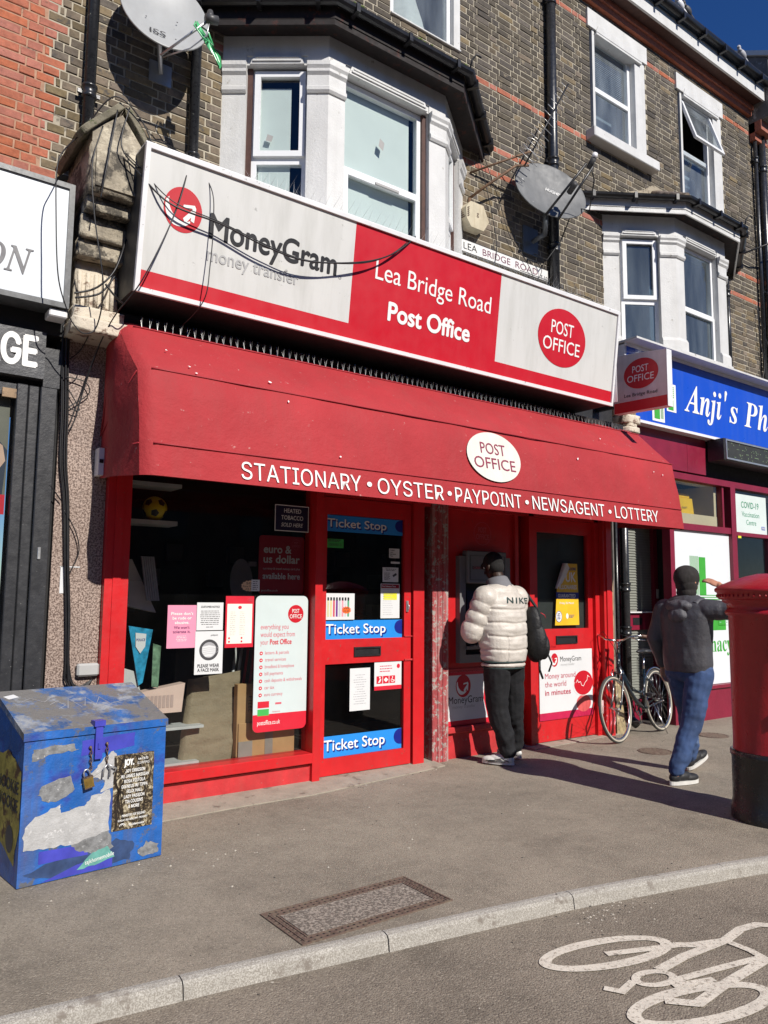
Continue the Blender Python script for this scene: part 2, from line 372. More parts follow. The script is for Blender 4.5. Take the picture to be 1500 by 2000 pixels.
# ------------------------------------------------------------------ ground, kerb, road
def asphalt(name, base, light, dark, scale, bump, patches=.5):
    m = bpy.data.materials.new(name); m.use_nodes = True; t = m.node_tree; L = t.links.new; b = t.nodes['Principled BSDF']
    geo = nd(t, 'ShaderNodeNewGeometry')
    def nz(s, d=5, r=.6):
        n = nd(t, 'ShaderNodeTexNoise'); n.inputs['Scale'].default_value = s; n.inputs['Detail'].default_value = d; n.inputs['Roughness'].default_value = r; L(geo.outputs['Position'], n.inputs[0]); return n.outputs[0]
    def mr(src, a, c, x=0, y=1):
        r = nd(t, 'ShaderNodeMapRange'); r.inputs[1].default_value = a; r.inputs[2].default_value = c; r.inputs[3].default_value = x; r.inputs[4].default_value = y; L(src, r.inputs[0]); return r.outputs[0]
    def mix(f, A, B):
        x = nd(t, 'ShaderNodeMix', data_type='RGBA'); L(f, x.inputs[0])
        for i, q in ((6, A), (7, B)):
            if isinstance(q, tuple): x.inputs[i].default_value = (*q, 1)
            else: L(q, x.inputs[i])
        return x.outputs[2]
    k = tuple(c * .60 for c in base); big = mix(mr(nz(1.1, 8, .68), .36, .62), k, base)
    mid = mix(mr(nz(7, 6, .7), .35, .75, 0, .5), big, tuple(c * 1.25 for c in base))
    vo = nd(t, 'ShaderNodeTexVoronoi'); vo.inputs['Scale'].default_value = scale; L(geo.outputs['Position'], vo.inputs['Vector'])
    sep = nd(t, 'ShaderNodeSeparateColor'); L(vo.outputs['Color'], sep.inputs[0])
    st = mix(mr(sep.outputs[0], .72, .98, 0, .45), mid, light)
    st = mix(mr(sep.outputs[1], .70, .95, 0, .55), st, dark)
    # trodden chewing gum
    v2 = nd(t, 'ShaderNodeTexVoronoi'); v2.inputs['Scale'].default_value = 2.1; L(geo.outputs['Position'], v2.inputs['Vector'])
    s2 = nd(t, 'ShaderNodeSeparateColor'); L(v2.outputs['Color'], s2.inputs[0])
    gum = nd(t, 'ShaderNodeMath', operation='LESS_THAN'); L(v2.outputs['Distance'], gum.inputs[0]); gum.inputs[1].default_value = .033
    gm = nd(t, 'ShaderNodeMath', operation='MULTIPLY'); L(gum.outputs[0], gm.inputs[0]); L(mr(s2.outputs[0], .45, .5, 0, .5), gm.inputs[1])
    st = mix(gm.outputs[0], st, tuple(c * 1.8 for c in base))
    v3 = nd(t, 'ShaderNodeTexVoronoi'); v3.inputs['Scale'].default_value = 5.3; L(geo.outputs['Position'], v3.inputs['Vector'])
    g3 = nd(t, 'ShaderNodeMath', operation='LESS_THAN'); L(v3.outputs['Distance'], g3.inputs[0]); g3.inputs[1].default_value = .05
    s3 = nd(t, 'ShaderNodeSeparateColor'); L(v3.outputs['Color'], s3.inputs[0])
    g4 = nd(t, 'ShaderNodeMath', operation='MULTIPLY'); L(g3.outputs[0], g4.inputs[0]); L(mr(s3.outputs[0], .55, .6, 0, .4), g4.inputs[1])
    st = mix(g4.outputs[0], st, tuple(c * .35 for c in base))
    L(st, b.inputs['Base Color']); b.inputs['Roughness'].default_value = .85; b.inputs['Specular IOR Level'].default_value = .3
    bp = nd(t, 'ShaderNodeBump'); bp.inputs['Strength'].default_value = bump; bp.inputs['Distance'].default_value = .004
    ad = nd(t, 'ShaderNodeMath', operation='SUBTRACT'); L(nz(scale * .7, 4, .7), ad.inputs[0]); L(vo.outputs['Distance'], ad.inputs[1]); L(ad.outputs[0], bp.inputs['Height']); L(bp.outputs[0], b.inputs['Normal'])
    MT[name] = m; return m
m_pave = asphalt('pavement_asphalt', (.300, .260, .206), (.47, .42, .34), (.145, .125, .10), 150, .8)
m_road = asphalt('road_asphalt', (.255, .217, .172), (.42, .37, .30), (.12, .10, .082), 125, .9)
m_kerb = mat('granite_kerb', (.44, .42, .38), .8, var=.14, vs=10, bump=.9, bs=140, fine=((.26, .24, .21), .8, 170), dirt=((.2, .175, .15), .3, 6))
m_paintw = mat('road_paint', (.66, .61, .52), .75, var=.12, vs=12, bump=.5, bs=130, fine=((.30, .26, .21), .35, 70), dirt=((.22, .19, .16), .16, 16))
KL = [(-14, 5.0), (-4, 3.78), (-.6, 3.32), (.64, 3.13), (1.37, 3.04), (2.19, 2.915), (3.27, 2.745), (4.23, 2.53), (4.60, 2.43), (6.2, 1.99), (9, 1.15), (20, -2.2), (45, -9.8)]
KL = [(a, b - .035) for a, b in KL]
def kerb_y(x):
    for i in range(len(KL) - 1):
        if KL[i][0] <= x <= KL[i + 1][0]:
            f = (x - KL[i][0]) / (KL[i + 1][0] - KL[i][0]); return KL[i][1] + f * (KL[i + 1][1] - KL[i][1])
RZ0 = -.072
mb = MB()
for i in range(len(KL) - 1):
    (a, b), (c, d) = KL[i], KL[i + 1]; mb.add([(a, b + .05, 0), (c, d + .05, 0), (c, 12, 0), (a, 12, 0)], [(0, 1, 2, 3)])
pavement = mb.build('pavement', m_pave, kind='structure')
mb = MB(); mb.add([(-300, -300, RZ0 - .004), (300, -300, RZ0 - .004), (300, 300, RZ0 - .004), (-300, 300, RZ0 - .004)], [(0, 1, 2, 3)])
mb.build('ground', m_road, kind='structure')
mb = MB()
for i in range(len(KL) - 1):
    (a, b), (c, d) = KL[i], KL[i + 1]; mb.add([(a, -12.6, RZ0), (c, -12.6, RZ0), (c, d + .02, RZ0), (a, b + .02, RZ0)], [(0, 1, 2, 3)])
mb.build('road', m_road, kind='structure')
kerb = root('kerb', None, None, (2, 2.95, 0), kind='structure')
joints = [-2.6, -1.6, -.63, .32, 1.27, 2.17, 3.22, 4.25, 5.2, 6.15, 7.1, 8.05, 9.0]
for i in range(len(joints) - 1):
    a, b = joints[i] + .0025, joints[i + 1] - .0025; bm = bmesh.new(); N = 4; rows = []
    prof = [(.052, -.16), (.052, .0012), (.03, .001), (.010, -.006), (0, -.02), (-.022, -.16)]
    for k in range(N + 1):
        x = a + (b - a) * k / N; y = kerb_y(x); jy = (hsh(i, 3) - .5) * .006
        rows.append([bm.verts.new((x, y + dy + jy + (hsh(i, k, j) - .5) * .003, dz)) for j, (dy, dz) in enumerate(prof)])
    for k in range(N):
        for j in range(len(prof) - 1): bm.faces.new((rows[k][j], rows[k][j + 1], rows[k + 1][j + 1], rows[k + 1][j]))
    bm.faces.new(rows[0]); bm.faces.new(rows[-1][::-1]); bmesh.ops.recalc_face_normals(bm, faces=bm.faces[:])
    q = MB(); q.bm(bm, 0, False); q.build('kerbstone', m_kerb, kerb)
q = MB()
for i in range(len(KL) - 1):
    for (a, c) in (((KL[i][0]), (KL[i + 1][0])),):
        if c <= joints[0] + .01 or a >= joints[-1] - .01: pass
def kerb_far(x0, x1, n):
    q = MB()
    for k in range(n):
        a = x0 + (x1 - x0) * k / n; c = x0 + (x1 - x0) * (k + 1) / n; ya, yc = kerb_y(a), kerb_y(c)
        q.add([(a, ya + .052, .001), (c, yc + .052, .001), (c, yc, .001), (a, ya, .001), (a, ya - .02, -.12), (c, yc - .02, -.12)], [(3, 2, 1, 0), (4, 5, 2, 3)])
    q.build('kerb_run', m_kerb, kerb)
kerb_far(-14, -2.6, 10); kerb_far(9, 45, 30)
# cycle lane symbol: one painted figure
GF = Frame((0, 0, RZ0 + .004), (1, 0, 0), (0, 1, 0))
mb = MB(); W = .058
mb.fring(GF, 2.955, 2.305, .345, .135, W, n=.001, rot=math.radians(-15))
mb.fring(GF, 2.90, 1.815, .345, .135, W, n=.0014, rot=math.radians(-15))
mb.fring(GF, 2.925, 2.045, .105, .07, .036, n=.0018, seg=24, rot=math.radians(-15))
mb.fstroke(GF, [(2.94, 2.30), (3.10, 2.235), (3.27, 2.17)], .042, .0022)
mb.fstroke(GF, [(3.27, 2.175), (3.34, 2.125), (3.50, 2.065), (3.68, 2.09), (3.80, 2.07), (3.88, 1.98)], .05, .0026)
mb.fstroke(GF, [(3.00, 2.075), (3.20, 2.085), (3.52, 2.065)], .05, .003)
mb.fstroke(GF, [(3.50, 2.07), (3.50, 1.95), (3.47, 1.84)], .042, .0034)
mb.fstroke(GF, [(2.97, 1.985), (3.20, 1.94), (3.48, 1.88)], .04, .0038)
mb.fstroke(GF, [(2.83, 2.08), (2.72, 2.055), (2.685, 2.115)], .036, .0042)
mb.fstroke(GF, [(2.93, 1.965), (3.03, 1.925), (3.12, 1.895)], .036, .0046)
mb.fstroke(GF, [(2.80, 1.915), (2.885, 1.825), (3.10, 1.845), (3.48, 1.86)], .05, .005)
for v in mb.v: v.z = RZ0 + .004 + (v.z - RZ0 - .004) * .25
o = mb.build('cycle_lane_marking', m_paintw, label='off-white painted bicycle symbol on the brown road by the kerb', cat='road marking'); centre_origin(o)

# manhole: recessed concrete filled cover in an iron frame
m_iron = mat('rusty_cast_iron', (.17, .12, .095), .6, metal=.3, var=.3, vs=20, bump=.4, bs=90, dirt=((.20, .16, .12), .5, 30))
m_fill = mat('cover_concrete', (.36, .31, .26), .9, var=.12, vs=10, bump=1, bs=70, fine=((.13, .11, .09), .8, 75))
mh = root('manhole_cover', 'long rectangular inspection cover with ribbed iron rim, set in the pavement near the kerb', 'manhole', (2.24, 3.2, 0))
x0, x1, y0, y1 = 1.80, 2.66, 3.005, 3.40
rim = MB()
for k, (w, z) in enumerate(((0, .0065), (.028, .0055), (.056, .0055))):
    a, b, c, d = x0 + w, x1 - w, y0 + w, y1 - w; t = .009
    rim.box(a, b, c, c + t, -.02, z); rim.box(a, b, d - t, d, -.02, z); rim.box(a, a + t, c + t, d - t, -.02, z); rim.box(b - t, b, c + t, d - t, -.02, z)
rim.build('frame', m_iron, mh)
cl = MB()
for k, w in enumerate((.0110, .0390)):
    a, b, c, d = x0 + w, x1 - w, y0 + w, y1 - w; n = 26 - k * 2
    for i in range(n):
        xx = a + (b - a) * (i + .5) / n; hh = .005
        for yy in (c, d - .013): cl.box(xx - .011, xx + .011, yy, yy + .015, -.01, .0035)
    n = 11 - k
    for i in range(n):
        yy = c + (d - c) * (i + .5) / n
        for xx in (a, b - .013): cl.box(xx, xx + .013, yy - .011, yy + .011, -.01, .005)
cl.build('rib', m_iron, mh, kind='stuff')
f = MB(); f.box(x0 + .002, x1 - .002, y0 + .002, y1 - .002, -.02, .0015); f.build('groove_bed', m_dark, mh); f = MB(); f.box(x0 + .07, x1 - .07, y0 + .07, y1 - .07, -.02, .0045); f.build('concrete_infill', m_fill, mh)
for i, (cx, cy, lab) in enumerate(((6.78, 4.66, 'small round iron cover in the pavement between the bicycle and the walking person'), (8.1, 4.83, 'further round iron cover, in front of the pharmacy window'))):
    r = root('round_manhole_cover', lab, 'manhole', (cx, cy, 0))
    q = MB(); q.lathe(cx, cy, [(.165, -.01), (.165, .006), (.15, .007), (.15, .003), (.0, .003)], 28, smooth=False); q.build('lid', m_iron, r)
    q = MB()
    for k in range(-3, 4): w = math.sqrt(.145 ** 2 - (k * .04) ** 2); q.box(cx - w, cx + w, cy + k * .04 - .008, cy + k * .04 + .008, .003, .008)
    q.build('ridge', m_iron, r, kind='stuff')

# loose grit, litter flecks
def flecks(name, label, cat, spots, m, smin, smax, seed, z=0.0):
    r = random.Random(seed); q = MB()
    for (cx, cy, rx, ry, n) in spots:
        for _ in range(n):
            x = r.gauss(cx, rx); y = r.gauss(cy, ry); s = r.uniform(smin, smax); zz = (0 if y > kerb_y(x) + .02 else RZ0) + z; a = r.random() * 3
            pts = [(x + s * math.cos(a + k * 1.26) * r.uniform(.5, 1), y + s * math.sin(a + k * 1.26) * r.uniform(.5, 1)) for k in range(5)]
            h = s * r.uniform(.25, .8)
            q.add([(px, py, zz + .001) for px, py in pts] + [(x + s * .1, y, zz + h)], [(0, 1, 5), (1, 2, 5), (2, 3, 5), (3, 4, 5), (4, 0, 5)])
    o = q.build(name, m, label=label, cat=cat, kind='stuff'); return o
m_grit = mat('pale_grit', (.42, .38, .32), .9, var=.3, vs=60)
m_gritd = mat('dark_grit', (.05, .045, .04), .9, var=.3, vs=60)
flecks('grit', 'scattered pale grit and litter flecks on pavement and road', 'grit', [(3.35, 2.58, .16, .04, 36), (3.15, 2.5, .45, .08, 16), (1.9, 4.35, .4, .12, 26), (1.4, 4.2, .5, .2, 18), (3.2, 4.2, 1.6, .7, 46), (3.0, 5.25, 1.4, .06, 40), (5.2, 5.0, 1.5, .4, 20)], m_grit, .004, .012, 3)
flecks('dark_grit', 'small dark crumbs of grit by the kerb and doorways', 'grit', [(3.3, 2.6, .3, .08, 25), (3, 4.3, 1.6, .6, 60), (3.2, 5.2, 1.4, .1, 60), (7.2, 5.0, .6, .2, 20), (3, 2.3, .8, .3, 25)], m_gritd, .003, .009, 4)

# shopfront threshold: worn concrete strip, slightly proud of the pavement
mb = MB()
xs = [1.5, 1.98, 2.6, 3.13, 3.7, 4.39, 4.63]; fr = [5.10, 5.11, 5.14, 5.13, 5.2, 5.29, 5.33]
for i in range(len(xs) - 1):
    a, b, c, d = xs[i], xs[i + 1], fr[i], fr[i + 1]
    mb.hexa([(a, c, -.01), (b, d, -.01), (b, 5.6, -.01), (a, 5.6, -.01), (a, c, .008), (b, d, .008), (b, 5.6, .03), (a, 5.6, .03)])
mb.build('threshold_strip', m_concrete, kind='structure')
mb = MB(); mb.hexa([(5.85, 5.38, -.01), (7.3, 5.46, -.01), (7.3, 5.7, -.01), (5.85, 5.7, -.01), (5.85, 5.38, .006), (7.3, 5.46, .006), (7.3, 5.7, .02), (5.85, 5.7, .02)])
mb.build('threshold_strip', m_concrete, kind='structure')

# ------------------------------------------------------------------ brickwork
YB = 5.75
def in_view(x, y, z, m=20):
    v = Vector((x, y, z)) - CAMPOS
    cxx = v.x * RX[0] + v.y * RX[1] + v.z * RX[2]; cyy = v.x * RY[0] + v.y * RY[1] + v.z * RY[2]; czz = v.x * RZ[0] + v.y * RZ[1] + v.z * RZ[2]
    if czz < .1: return None
    px, py = 750 + 1500 * cxx / czz, 1000 + 1500 * cyy / czz
    return (px, py) if -m < px < 1500 + m and -m < py < 2000 + m else None
def brick_mesh(w, seed, h=.0605):
    r = random.Random(seed); bm = bmesh.new(); bmesh.ops.create_cube(bm, size=1)
    for v in bm.verts: v.co = Vector((v.co.x * w, v.co.y * .09 + .045, v.co.z * h))
    bmesh.ops.bevel(bm, geom=[e for e in bm.edges if all(v.co.y < .01 for v in e.verts)] , offset=.004, segments=1, affect='EDGES')
    for v in bm.verts:
        if v.co.y < .02: v.co += Vector((r.uniform(-.0022, .0022), r.uniform(-.002, .002), r.uniform(-.002, .002)))
    bmesh.ops.delete(bm, geom=[f for f in bm.faces if f.calc_center_median().y > .085], context='FACES')
    q = MB(); q.bm(bm); return q
BM = {}
def bricks(parent, x0, x1, z0, z1, colour, hl, edge=None, seed=1, visible=None, cap=300):
    """Flemish bond: the 300 bricks that show largest as parts, the rest as one part"""
    r = random.Random(seed); course = .0725; items = []
    row = 0; z = z0 + course / 2
    while z < z1:
        lo = x0 if edge is None else edge(row)
        x = x0 - .4 - (.16 if row % 2 else 0); k = row % 2
        while x < x1:
            w = .215 if k % 2 == 0 else .1025; a, b = max(x, lo[0] if isinstance(lo, tuple) else lo), min(x + w, lo[1] if isinstance(lo, tuple) else x1)
            for h in hl:
                if h[2] - .03 < z < h[3] + .03:
                    if a < h[0] < b: b = h[0] - .004
                    if a < h[1] < b: a = h[1] + .004
                    if a >= h[0] - .001 and b <= h[1] + .001: b = a
            if b - a > .03: items.append(((a + b) / 2, z, b - a))
            x += w + .0115; k += 1
        z += course; row += 1
    near = []
    for it in items:
        v = in_view(it[0], YB, it[1])
        if v and (visible is None or visible(it[0], it[1])): near.append(((Vector((it[0], YB, it[1])) - CAMPOS).length, it))
    near.sort(key=lambda a: a[0]); single = {id(it) for _, it in near[:cap]}
    rest = MB(); mats_ = []
    for it in items:
        m = colour(it[0], it[1], r); w = it[2]; wq = round(w, 2); var = r.randrange(4); dy = -.0065 + r.uniform(-.003, .003)
        if abs(wq - .215) < .01: wq = .215
        if id(it) in single:
            key = (wq, var, m.name)
            if key not in BM:
                BM[key] = brick_mesh(wq if wq != .215 else .215, hash((int(wq * 1000), var))).mesh('brick'); BM[key].materials.append(m)
            o = bpy.data.objects.new('brick', BM[key]); COL.objects.link(o); o.parent = parent; o.location = Vector((it[0], YB + dy, it[1])) - ORG[parent.name]
            o.rotation_euler = (r.uniform(-.01, .01), r.uniform(-.008, .008), r.uniform(-.012, .012)); ORG[o.name] = Vector((it[0], YB + dy, it[1]))
        else:
            if m not in mats_: mats_.append(m)
            key = (wq, var)
            if key not in BM: BM[key] = brick_mesh(wq, hash((int(wq * 1000), var)))
            b = BM[key]; off = Vector((it[0], YB + dy, it[1])); mi = mats_.index(m); s = len(rest.v)
            rest.v.extend(v + off for v in b.v); rest.f.extend(tuple(i + s for i in f) for f in b.f); rest.m.extend([mi] * len(b.f)); rest.sm.extend([False] * len(b.f))
    if rest.f: rest.build('brickwork', mats_, parent, kind='stuff')

B0, B1 = 6.62, 12.4
WIN = dict(w1=(4.26, 5.20, 7.38, 9.3), w2=(7.40, 8.56, 7.16, 8.93), w3=(9.33, 10.46, 7.0, 8.90))
REDB = [(5.2, 7.40, 7.15, 1), (5.2, 6.6, 6.40, 1), (5.2, 7.62, 6.17, 1), (5.2, 7.36, 8.76, 1), (8.5, 9.33, 8.76, 1), (10.46, 12.4, 8.72, 1), (10.4, 12.4, 6.34, 1), (10.4, 12.4, 6.03, 1), (2.0, 2.49, 6.17, 1)]
def stock(x, z, r):
    for a, b, zz, n in REDB:
        if a <= x <= b and abs(z - zz) < .037: return m_brickr
    if z > 9.0: return m_brickr
    yellow = (x < 2.6) * .75 + (5.2 < x < 6.3 and z < 6.3) * .6 + (x > 10.3 and z < 5.9) * .5 + (7.0 < x < 7.6 and z < 5.6) * .2
    return m_brick2 if r.random() < .10 + yellow else m_brick
def soot(x, z, r): return m_brickr

hA = root('neighbour_house', 'red brick house wall at the far left, above the black shopfront', 'building', (0, YB, 0))
hB = root('post_office_house', 'brown brick house with the big white bay window directly above the money transfer sign', 'building', (3.9, YB, 0))
hC = root('pharmacy_house', 'brown brick house with two upper windows above the smaller tiled bay and the blue sign', 'building', (9.5, YB, 0))
# solid walls with openings (mortar face sits just behind the bricks)
mb = MB(); mb.box(-6, 1.10, YB, YB + .28, 3.0, 9.6); mb.build('wall', m_mortarr, hA)
bays = [(2.49, 5.24, 4.2, 6.4), (7.58, 10.31, 4.2, 6.4)]
mb = MB(); mb.holes(1.10, B0, 3.0, 9.25, YB, YB + .28, [bays[0], WIN['w1']]); mb.build('wall', m_mortar, hB)
mb = MB(); mb.holes(B0, B1, 3.0, 9.25, YB, YB + .28, [bays[1], WIN['w2'], WIN['w3']]); mb.build('wall', m_mortar, hC)
tooth = lambda row: (0, 1.08 + (.075 if row % 4 in (0, 1) else 0) + (.05 if row % 2 else 0) + .045 * hsh(row, 5))
tL = lambda row: (tooth(row)[1] + .011, B0 - .004)
bricks(hA, -2.6, 1.3, 4.15, 6.9, soot, [], edge=lambda row: (-2.6, tooth(row)[1]), seed=5, visible=lambda x, z: x > -1)
# shift so courses agree between the walls
zb = 4.15
bricks(hB, 1.1, B0, zb, 9.2, stock, [bays[0], WIN['w1']], edge=tL, seed=8, visible=lambda x, z: (x < 2.5 and z > 4.5) or (x > 5.2 and z > 4.7))
bricks(hC, B0, B1, zb, 9.2, stock, [bays[1], WIN['w2'], WIN['w3']], edge=lambda row: (B0 + .004, B1), seed=9, visible=lambda x, z: z > 4.7)
# dark rooms behind the upper windows
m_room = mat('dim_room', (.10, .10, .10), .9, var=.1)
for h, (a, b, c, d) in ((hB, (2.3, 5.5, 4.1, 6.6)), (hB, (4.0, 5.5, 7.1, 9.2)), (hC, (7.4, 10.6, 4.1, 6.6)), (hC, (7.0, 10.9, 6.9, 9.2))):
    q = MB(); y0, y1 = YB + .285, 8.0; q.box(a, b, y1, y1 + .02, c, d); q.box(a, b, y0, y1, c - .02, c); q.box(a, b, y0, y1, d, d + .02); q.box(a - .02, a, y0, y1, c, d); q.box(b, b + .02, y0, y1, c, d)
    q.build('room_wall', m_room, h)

# ------------------------------------------------------------------ bay windows
m_glassb = glass('bay_glass', (.90, .945, .935), 1.5)
m_glassd = glass('bay_glass_dark', (.65, .75, .80), 2.2, haze=((.42, .50, .55), .22))
m_blind = mat('pale_blind', (.58, .63, .62), .9, var=.05, vs=2)
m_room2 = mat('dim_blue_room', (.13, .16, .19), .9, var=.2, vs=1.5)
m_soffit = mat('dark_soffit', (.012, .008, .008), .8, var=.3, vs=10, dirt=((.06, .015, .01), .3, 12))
m_putty = mat('window_vent', (.35, .34, .33), .5)
m_moss = mat('moss', (.10, .14, .03), .95, var=.4, vs=60, bump=1, bs=200)
m_gutter = mat('black_gutter', (.013, .013, .015), .35, var=.3, vs=9, dirt=((.1, .1, .09), .1, 30))
m_tile = mat('clay_roof_tile', (.17, .13, .10), .85, var=.3, vs=20, bump=.8, bs=60, rnd=.3, dirt=((.30, .27, .22), .25, 18))
m_lead = mat('cement_flashing', (.36, .31, .23), .9, var=.2, vs=9, bump=.9, bs=40, dirt=((.15, .12, .09), .3, 10))
def pane_frame(q, F, u0, u1, v0, v1, n0, n1, w):
    q.fbox(F, u0, u1, v0, v0 + w, n0, n1); q.fbox(F, u0, u1, v1 - w, v1, n0, n1); q.fbox(F, u0, u0 + w, v0 + w, v1 - w, n0, n1); q.fbox(F, u1 - w, u1, v0 + w, v1 - w, n0, n1)
def bay(house, xl, xa, xb, xr, yf, blind):
    bay_o = MB(); path = [(xl, YB), (xa, yf), (xb, yf), (xr, YB)]
    P = [Vector((a, b, 0)) for a, b in path]; z0, zc, zh, zt = 4.38, 5.72, 6.0, 6.26
    Fs = []
    for i in range(3):
        d = P[i + 1] - P[i]; Fs.append((Frame(P[i], d, (0, 0, 1)), d.length))
    # frieze above the windows: solid band, plinth sill below
    fr = MB(); fr.sweep(path, [(0, 6.08), (0, zt), (-.16, zt), (-.16, 6.08)]); fo = fr.build('frieze', m_stucco, house)
    pl = MB(); pl.sweep(path, [(.05, 4.503), (.05, 4.54), (-.02, 4.56), (-.2, 4.56), (-.2, 4.503)]); pl.build('sill', m_stucco, house)
    wins = [(0, .205, .725), (1, .17, 1.08 if xb - xa > 1.2 else .93), (2, .16, .68)]
    wins[1] = (1, .17, Fs[1][1] - .20)
    capp = [(0, 0), (.012, 0), (.026, .02), (.026, .05), (.010, .065), (.010, .16), (.03, .185), (.03, .21), (.045, .235), (.045, .27), (0, .27)]
    # piers
    def pier(i, ua, ub):
        F, L = Fs[i]; return F, ua, ub
    hw = .0
    for i, (fi, ua, ub) in enumerate(wins):
        F, L = Fs[fi]
        li = MB()
        # lintel: head moulding with stopped chamfer
        li.fbox(F, ua, ub, 6.0, 6.08, -.14, -.01)
        li.fpoly(F, [(ua + .03, 6.0), (ub - .03, 6.0), (ub - .06, 6.075), (ua + .06, 6.075)], -.01, .012)
        li.fbox(F, ua + .055, ub - .055, 6.02, 6.036, .012, .024); li.fbox(F, ua + .075, ub - .075, 6.052, 6.066, .012, .02)
        li.build('lintel', m_stucco, house)
    for i in range(4):
        pr = MB(); cap = MB()
        segs = []
        if i == 0: segs = [(Fs[0][0], 0, wins[0][1])]
        elif i == 3: segs = [(Fs[2][0], wins[2][2], Fs[2][1])]
        else: segs = [(Fs[i - 1][0], wins[i - 1][2], Fs[i - 1][1]), (Fs[i][0], 0, wins[i][1])]
        if len(segs) == 1:
            F, a, b = segs[0]; pa = [F.p(a, 0), F.p(b, 0)]
        else:
            pa = [segs[0][0].p(segs[0][1], 0), segs[0][0].p(segs[0][2], 0), segs[1][0].p(segs[1][2], 0)]
        pth = [(p.x, p.y) for p in pa]
        pr.sweep(pth, [(0, 4.5), (0, 6.08), (-.15, 6.08), (-.15, 4.5)])
        pb = [(.03, 4.5), (.03, 4.66), (.012, 4.70), (-.002, 4.70), (-.002, 4.5)]; pr.sweep(pth, pb)
        pr.build('pier', m_stucco, house)
        cap.sweep(pth, [(o + .001, 5.735 + z) for o, z in capp[:-1]] + [(-.01, 6.005), (-.01, 5.735)]); cap.build('capital', m_stucco, house)
    for (fi, ua, ub) in wins:
        F, L = Fs[fi]; w = MB(); wd = .045; n0, n1 = -.13, -.075
        if fi == 0: ua += .045; ub -= .0
        if blind:   # brown timber reveal strips
            tb = MB(); tb.fbox(F, ua - .045 if fi == 0 else ub - .045, ua if fi == 0 else ub, 4.5, 5.995, -.14, -.05); tb.build('timber_reveal', m_brownw, house)
            if fi: ub -= .045
        w.fbox(F, ua, ua + wd, 4.5, 5.99, n0, n1); w.fbox(F, ub - wd, ub, 4.5, 5.99, n0, n1); w.fbox(F, ua + wd, ub - wd, 5.945, 5.99, n0, n1); w.fbox(F, ua + wd, ub - wd, 5.14, 5.20, n0, n1); w.fbox(F, ua + wd, ub - wd, 4.5, 4.56, n0, n1)
        fo = w.build('window_frame', m_pvc, house)
        if fi != 1:   # opening casement proud of the frame
            c = MB(); pane_frame(c, F, ua + .02, ub - .02, 5.20, 5.97, n1, n1 + .03, .05); c.build('casement', m_pvc, fo)
            up = (ua + .07, ub - .07, 5.25, 5.92)
        else:
            c = MB(); pane_frame(c, F, ua + .03, ub - .03, 4.53, 5.165, n1, n1 + .025, .045); c.build('casement', m_pvc, fo)
            if blind: c = MB(); c.fbox(F, ua + .36, ua + .62, 5.12, 5.14, n1 + .025, n1 + .04); c.build('vent', m_putty, fo)
            up = (ua + wd, ub - wd, 5.20, 5.945)
        g = MB(); g.frect(F, *up[:2], *up[2:], n=n1 - .01); g.build('pane', m_glassb if blind else m_glassd, fo)
        g = MB(); g.frect(F, ua + wd, ub - wd, 4.56, 5.14, n=n1 - .012); g.build('pane', m_glassb if blind else m_glassd, fo)
        if blind:
            g = MB(); g.frect(F, ua + (.05 if fi == 0 else -.03), ub - (.15 if fi == 0 else .09), 4.45, 5.86 if fi == 0 else 6.0, n=-.118 if fi == 0 else -.14); g.build('blind', m_blind, fo)
            cx_ = (ua + ub) / 2 - (.09 if fi == 0 else -.0); g = MB(); g.fpoly(F, [(cx_ - .03, 5.36 if fi == 0 else 5.52), (cx_ + .02, 5.35 if fi == 0 else 5.49), (cx_ + .035, 5.40 if fi == 0 else 5.57), (cx_ - .015, 5.42 if fi == 0 else 5.60)], n1 - .006); g.build('tape_square', m_putty, fo)
        else:
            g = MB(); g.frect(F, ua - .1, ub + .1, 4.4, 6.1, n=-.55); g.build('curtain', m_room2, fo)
    # ceiling & roof
    ov = .19; zg = 6.40
    def off(o):
        P2 = [Vector((a, b)) for a, b in path]; out = []
        for i in range(4):
            d0 = (P2[i] - P2[i - 1]).normalized() if i else (P2[1] - P2[0]).normalized(); d1 = (P2[i + 1] - P2[i]).normalized() if i < 3 else d0
            n0 = Vector((d0.y, -d0.x)); n1 = Vector((d1.y, -d1.x)); n = (n0 + n1).normalized(); q = 1 / n.dot(n1); v = P2[i] + n * o * q
            if i in (0, 3):
                t = (YB - .012 - v.y) / (d1.y if abs(d1.y) > 1e-6 else 1); v = v + (d1 if i == 3 else d0) * ((YB - .012 - v.y) / d1.y)
            out.append((v.x, v.y))
        return out
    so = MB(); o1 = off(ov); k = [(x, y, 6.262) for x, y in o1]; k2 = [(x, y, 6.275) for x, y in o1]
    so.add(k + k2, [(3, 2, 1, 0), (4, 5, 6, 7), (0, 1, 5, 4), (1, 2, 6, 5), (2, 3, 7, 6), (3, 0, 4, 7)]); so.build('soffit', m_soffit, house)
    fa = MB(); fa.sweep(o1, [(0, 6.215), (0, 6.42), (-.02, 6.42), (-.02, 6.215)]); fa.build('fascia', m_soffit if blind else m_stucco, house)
    gp = off(ov + .055); gt = MB()
    sect = [(.052 * math.cos(a), zg + .052 * math.sin(a)) for a in [math.pi + i * math.pi / 6 for i in range(7)]] + [(.045, zg), (.038 * 1, zg - .006)] + [(.040 * math.cos(a), zg + .040 * math.sin(a)) for a in [-i * math.pi / 5 for i in range(1, 5)]] + [(-.045, zg)]
    gt.sweep(gp, sect)
